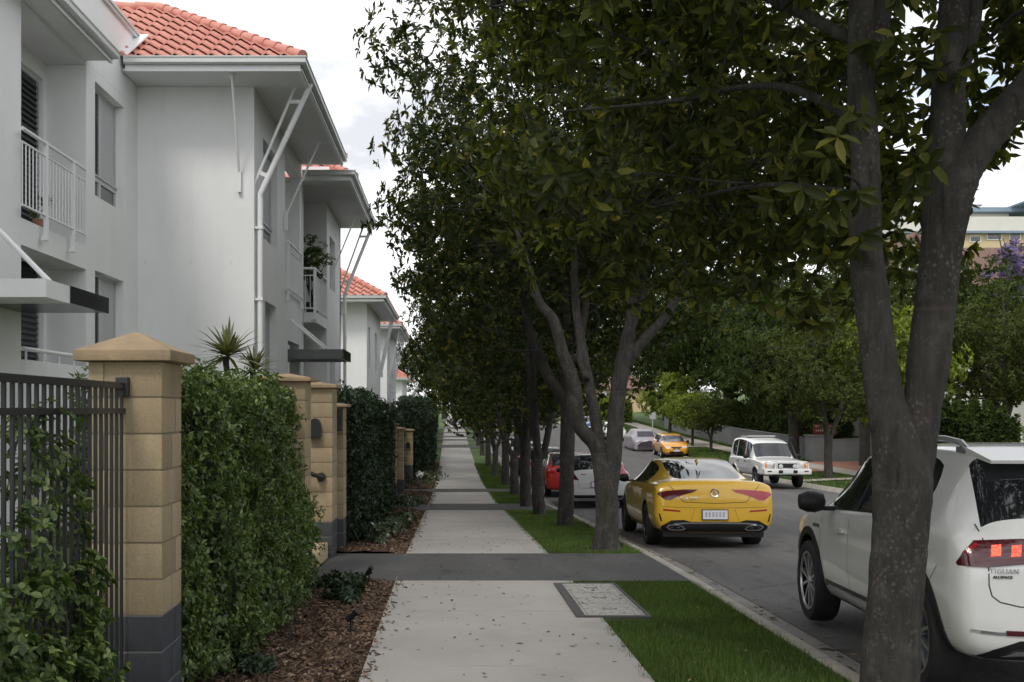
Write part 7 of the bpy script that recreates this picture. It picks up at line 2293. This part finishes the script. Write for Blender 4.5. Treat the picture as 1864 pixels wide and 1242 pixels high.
for (ua, ub, va, vb) in ((1766, 1784, 421, 440), (1797, 1822, 416, 436), (1838, 1856, 416, 436), (1700, 1722, 421, 440), (1660, 1682, 421, 440)):
    mb = MB(); mb.box(A(ua, 0)[0], A(ub, 0)[0], ya - 0.05, ya - 0.005, A(0, vb)[2], A(0, va)[2] - 0.6); wn = obj('window', mb, M['pane'], ab)
    mb = MB(); xx0, xx1, z0_, z1_ = A(ua, 0)[0], A(ub, 0)[0], A(0, vb)[2], A(0, va)[2] - 0.6
    for q in ((xx0 - .08, xx0, z0_ - .08, z1_ + .08), (xx1, xx1 + .08, z0_ - .08, z1_ + .08), (xx0, xx1, z1_, z1_ + .08), (xx0, xx1, z0_ - .08, z0_)): mb.box(q[0], q[1], ya - 0.09, ya - 0.006, q[2], q[3])
    obj('frame', mb, M['white_trim'], wn)
for (ua, ub) in ((1762, 1776), (1784, 1789), (1715, 1740)):
    mb = MB(); mb.box(A(ua, 0)[0], A(ub, 0)[0], ya + 2.94, ya + 2.99, A(0, 394)[2], A(0, 384)[2]); obj('window', mb, M['pane'], ab)

# ---------------------------------------------------------------- light, sky, camera
SUN_EL, SUN_AZ = R(52), R(200)      # azimuth measured clockwise from +Y
world = bpy.data.worlds.new('World'); scene.world = world; world.use_nodes = True
nt = world.node_tree; bg = nt.nodes['Background']
sky = nt.nodes.new('ShaderNodeTexSky'); sky.sky_type = 'NISHITA'; sky.sun_disc = False
sky.sun_elevation = SUN_EL; sky.sun_rotation = SUN_AZ; sky.air_density = 1.0; sky.dust_density = 1.6; sky.ozone_density = 1.0
tc = nt.nodes.new('ShaderNodeTexCoord'); mp = nt.nodes.new('ShaderNodeMapping'); mp.inputs['Scale'].default_value = (1.0, 1.0, 2.2); mp.inputs['Location'].default_value = (3.1, 1.7, 0.4)
L(nt, tc.outputs['Generated'], mp.inputs['Vector'])
n1 = noise(nt, mp.outputs['Vector'], 2.3, 9, 0.55)
cover = ramp(nt, n1, [(0.30, (0, 0, 0)), (0.46, (1, 1, 1))])
n2 = noise(nt, mp.outputs['Vector'], 5.5, 8, 0.6)
cloud = ramp(nt, n2, [(0.38, (0.56, 0.58, 0.615)), (0.58, (1.0, 1.0, 1.0))])
sc_ = nt.nodes.new('ShaderNodeVectorMath'); sc_.operation = 'SCALE'; L(nt, cloud, sc_.inputs[0]); sc_.inputs['Scale'].default_value = 8.2
f = mix(nt, cover, sky.outputs['Color'], sc_.outputs[0])
L(nt, f, bg.inputs['Color']); bg.inputs['Strength'].default_value = 0.15

sd = bpy.data.lights.new('sun', 'SUN'); sd.energy = 1.3; sd.angle = R(14); sd.color = (1.0, 0.95, 0.88)
so = bpy.data.objects.new('sun', sd); COL.objects.link(so)
dv = Vector((math.sin(SUN_AZ) * math.cos(SUN_EL), math.cos(SUN_AZ) * math.cos(SUN_EL), math.sin(SUN_EL)))
so.rotation_euler = (-dv).to_track_quat('-Z', 'Y').to_euler(); so.location = (0, -10, 30)

cd = bpy.data.cameras.new('camera'); cam = bpy.data.objects.new('camera', cd); COL.objects.link(cam)
cam.location = (0, 0, H_EYE); cam.rotation_euler = (R(90), 0, 0)
cd.sensor_fit = 'HORIZONTAL'; cd.sensor_width = 36.0; cd.lens = F_PX / 1864 * 36.0
cd.shift_x = (932 - 820) / 1864; cd.shift_y = (745 - 621) / 1864
cd.clip_start = 0.1; cd.clip_end = 2000
scene.camera = cam
vs = scene.view_settings
scene.display_settings.display_device = 'sRGB'
vs.view_transform = 'Standard'; vs.look = 'None'; vs.exposure = 0.28; vs.gamma = 1.0
scene.render.engine = 'CYCLES'
cy = scene.cycles
cy.max_bounces = 6; cy.diffuse_bounces = 3; cy.glossy_bounces = 3; cy.transmission_bounces = 4; cy.transparent_max_bounces = 4
cy.use_adaptive_sampling = True; cy.adaptive_threshold = 0.02
cy.use_denoising = True
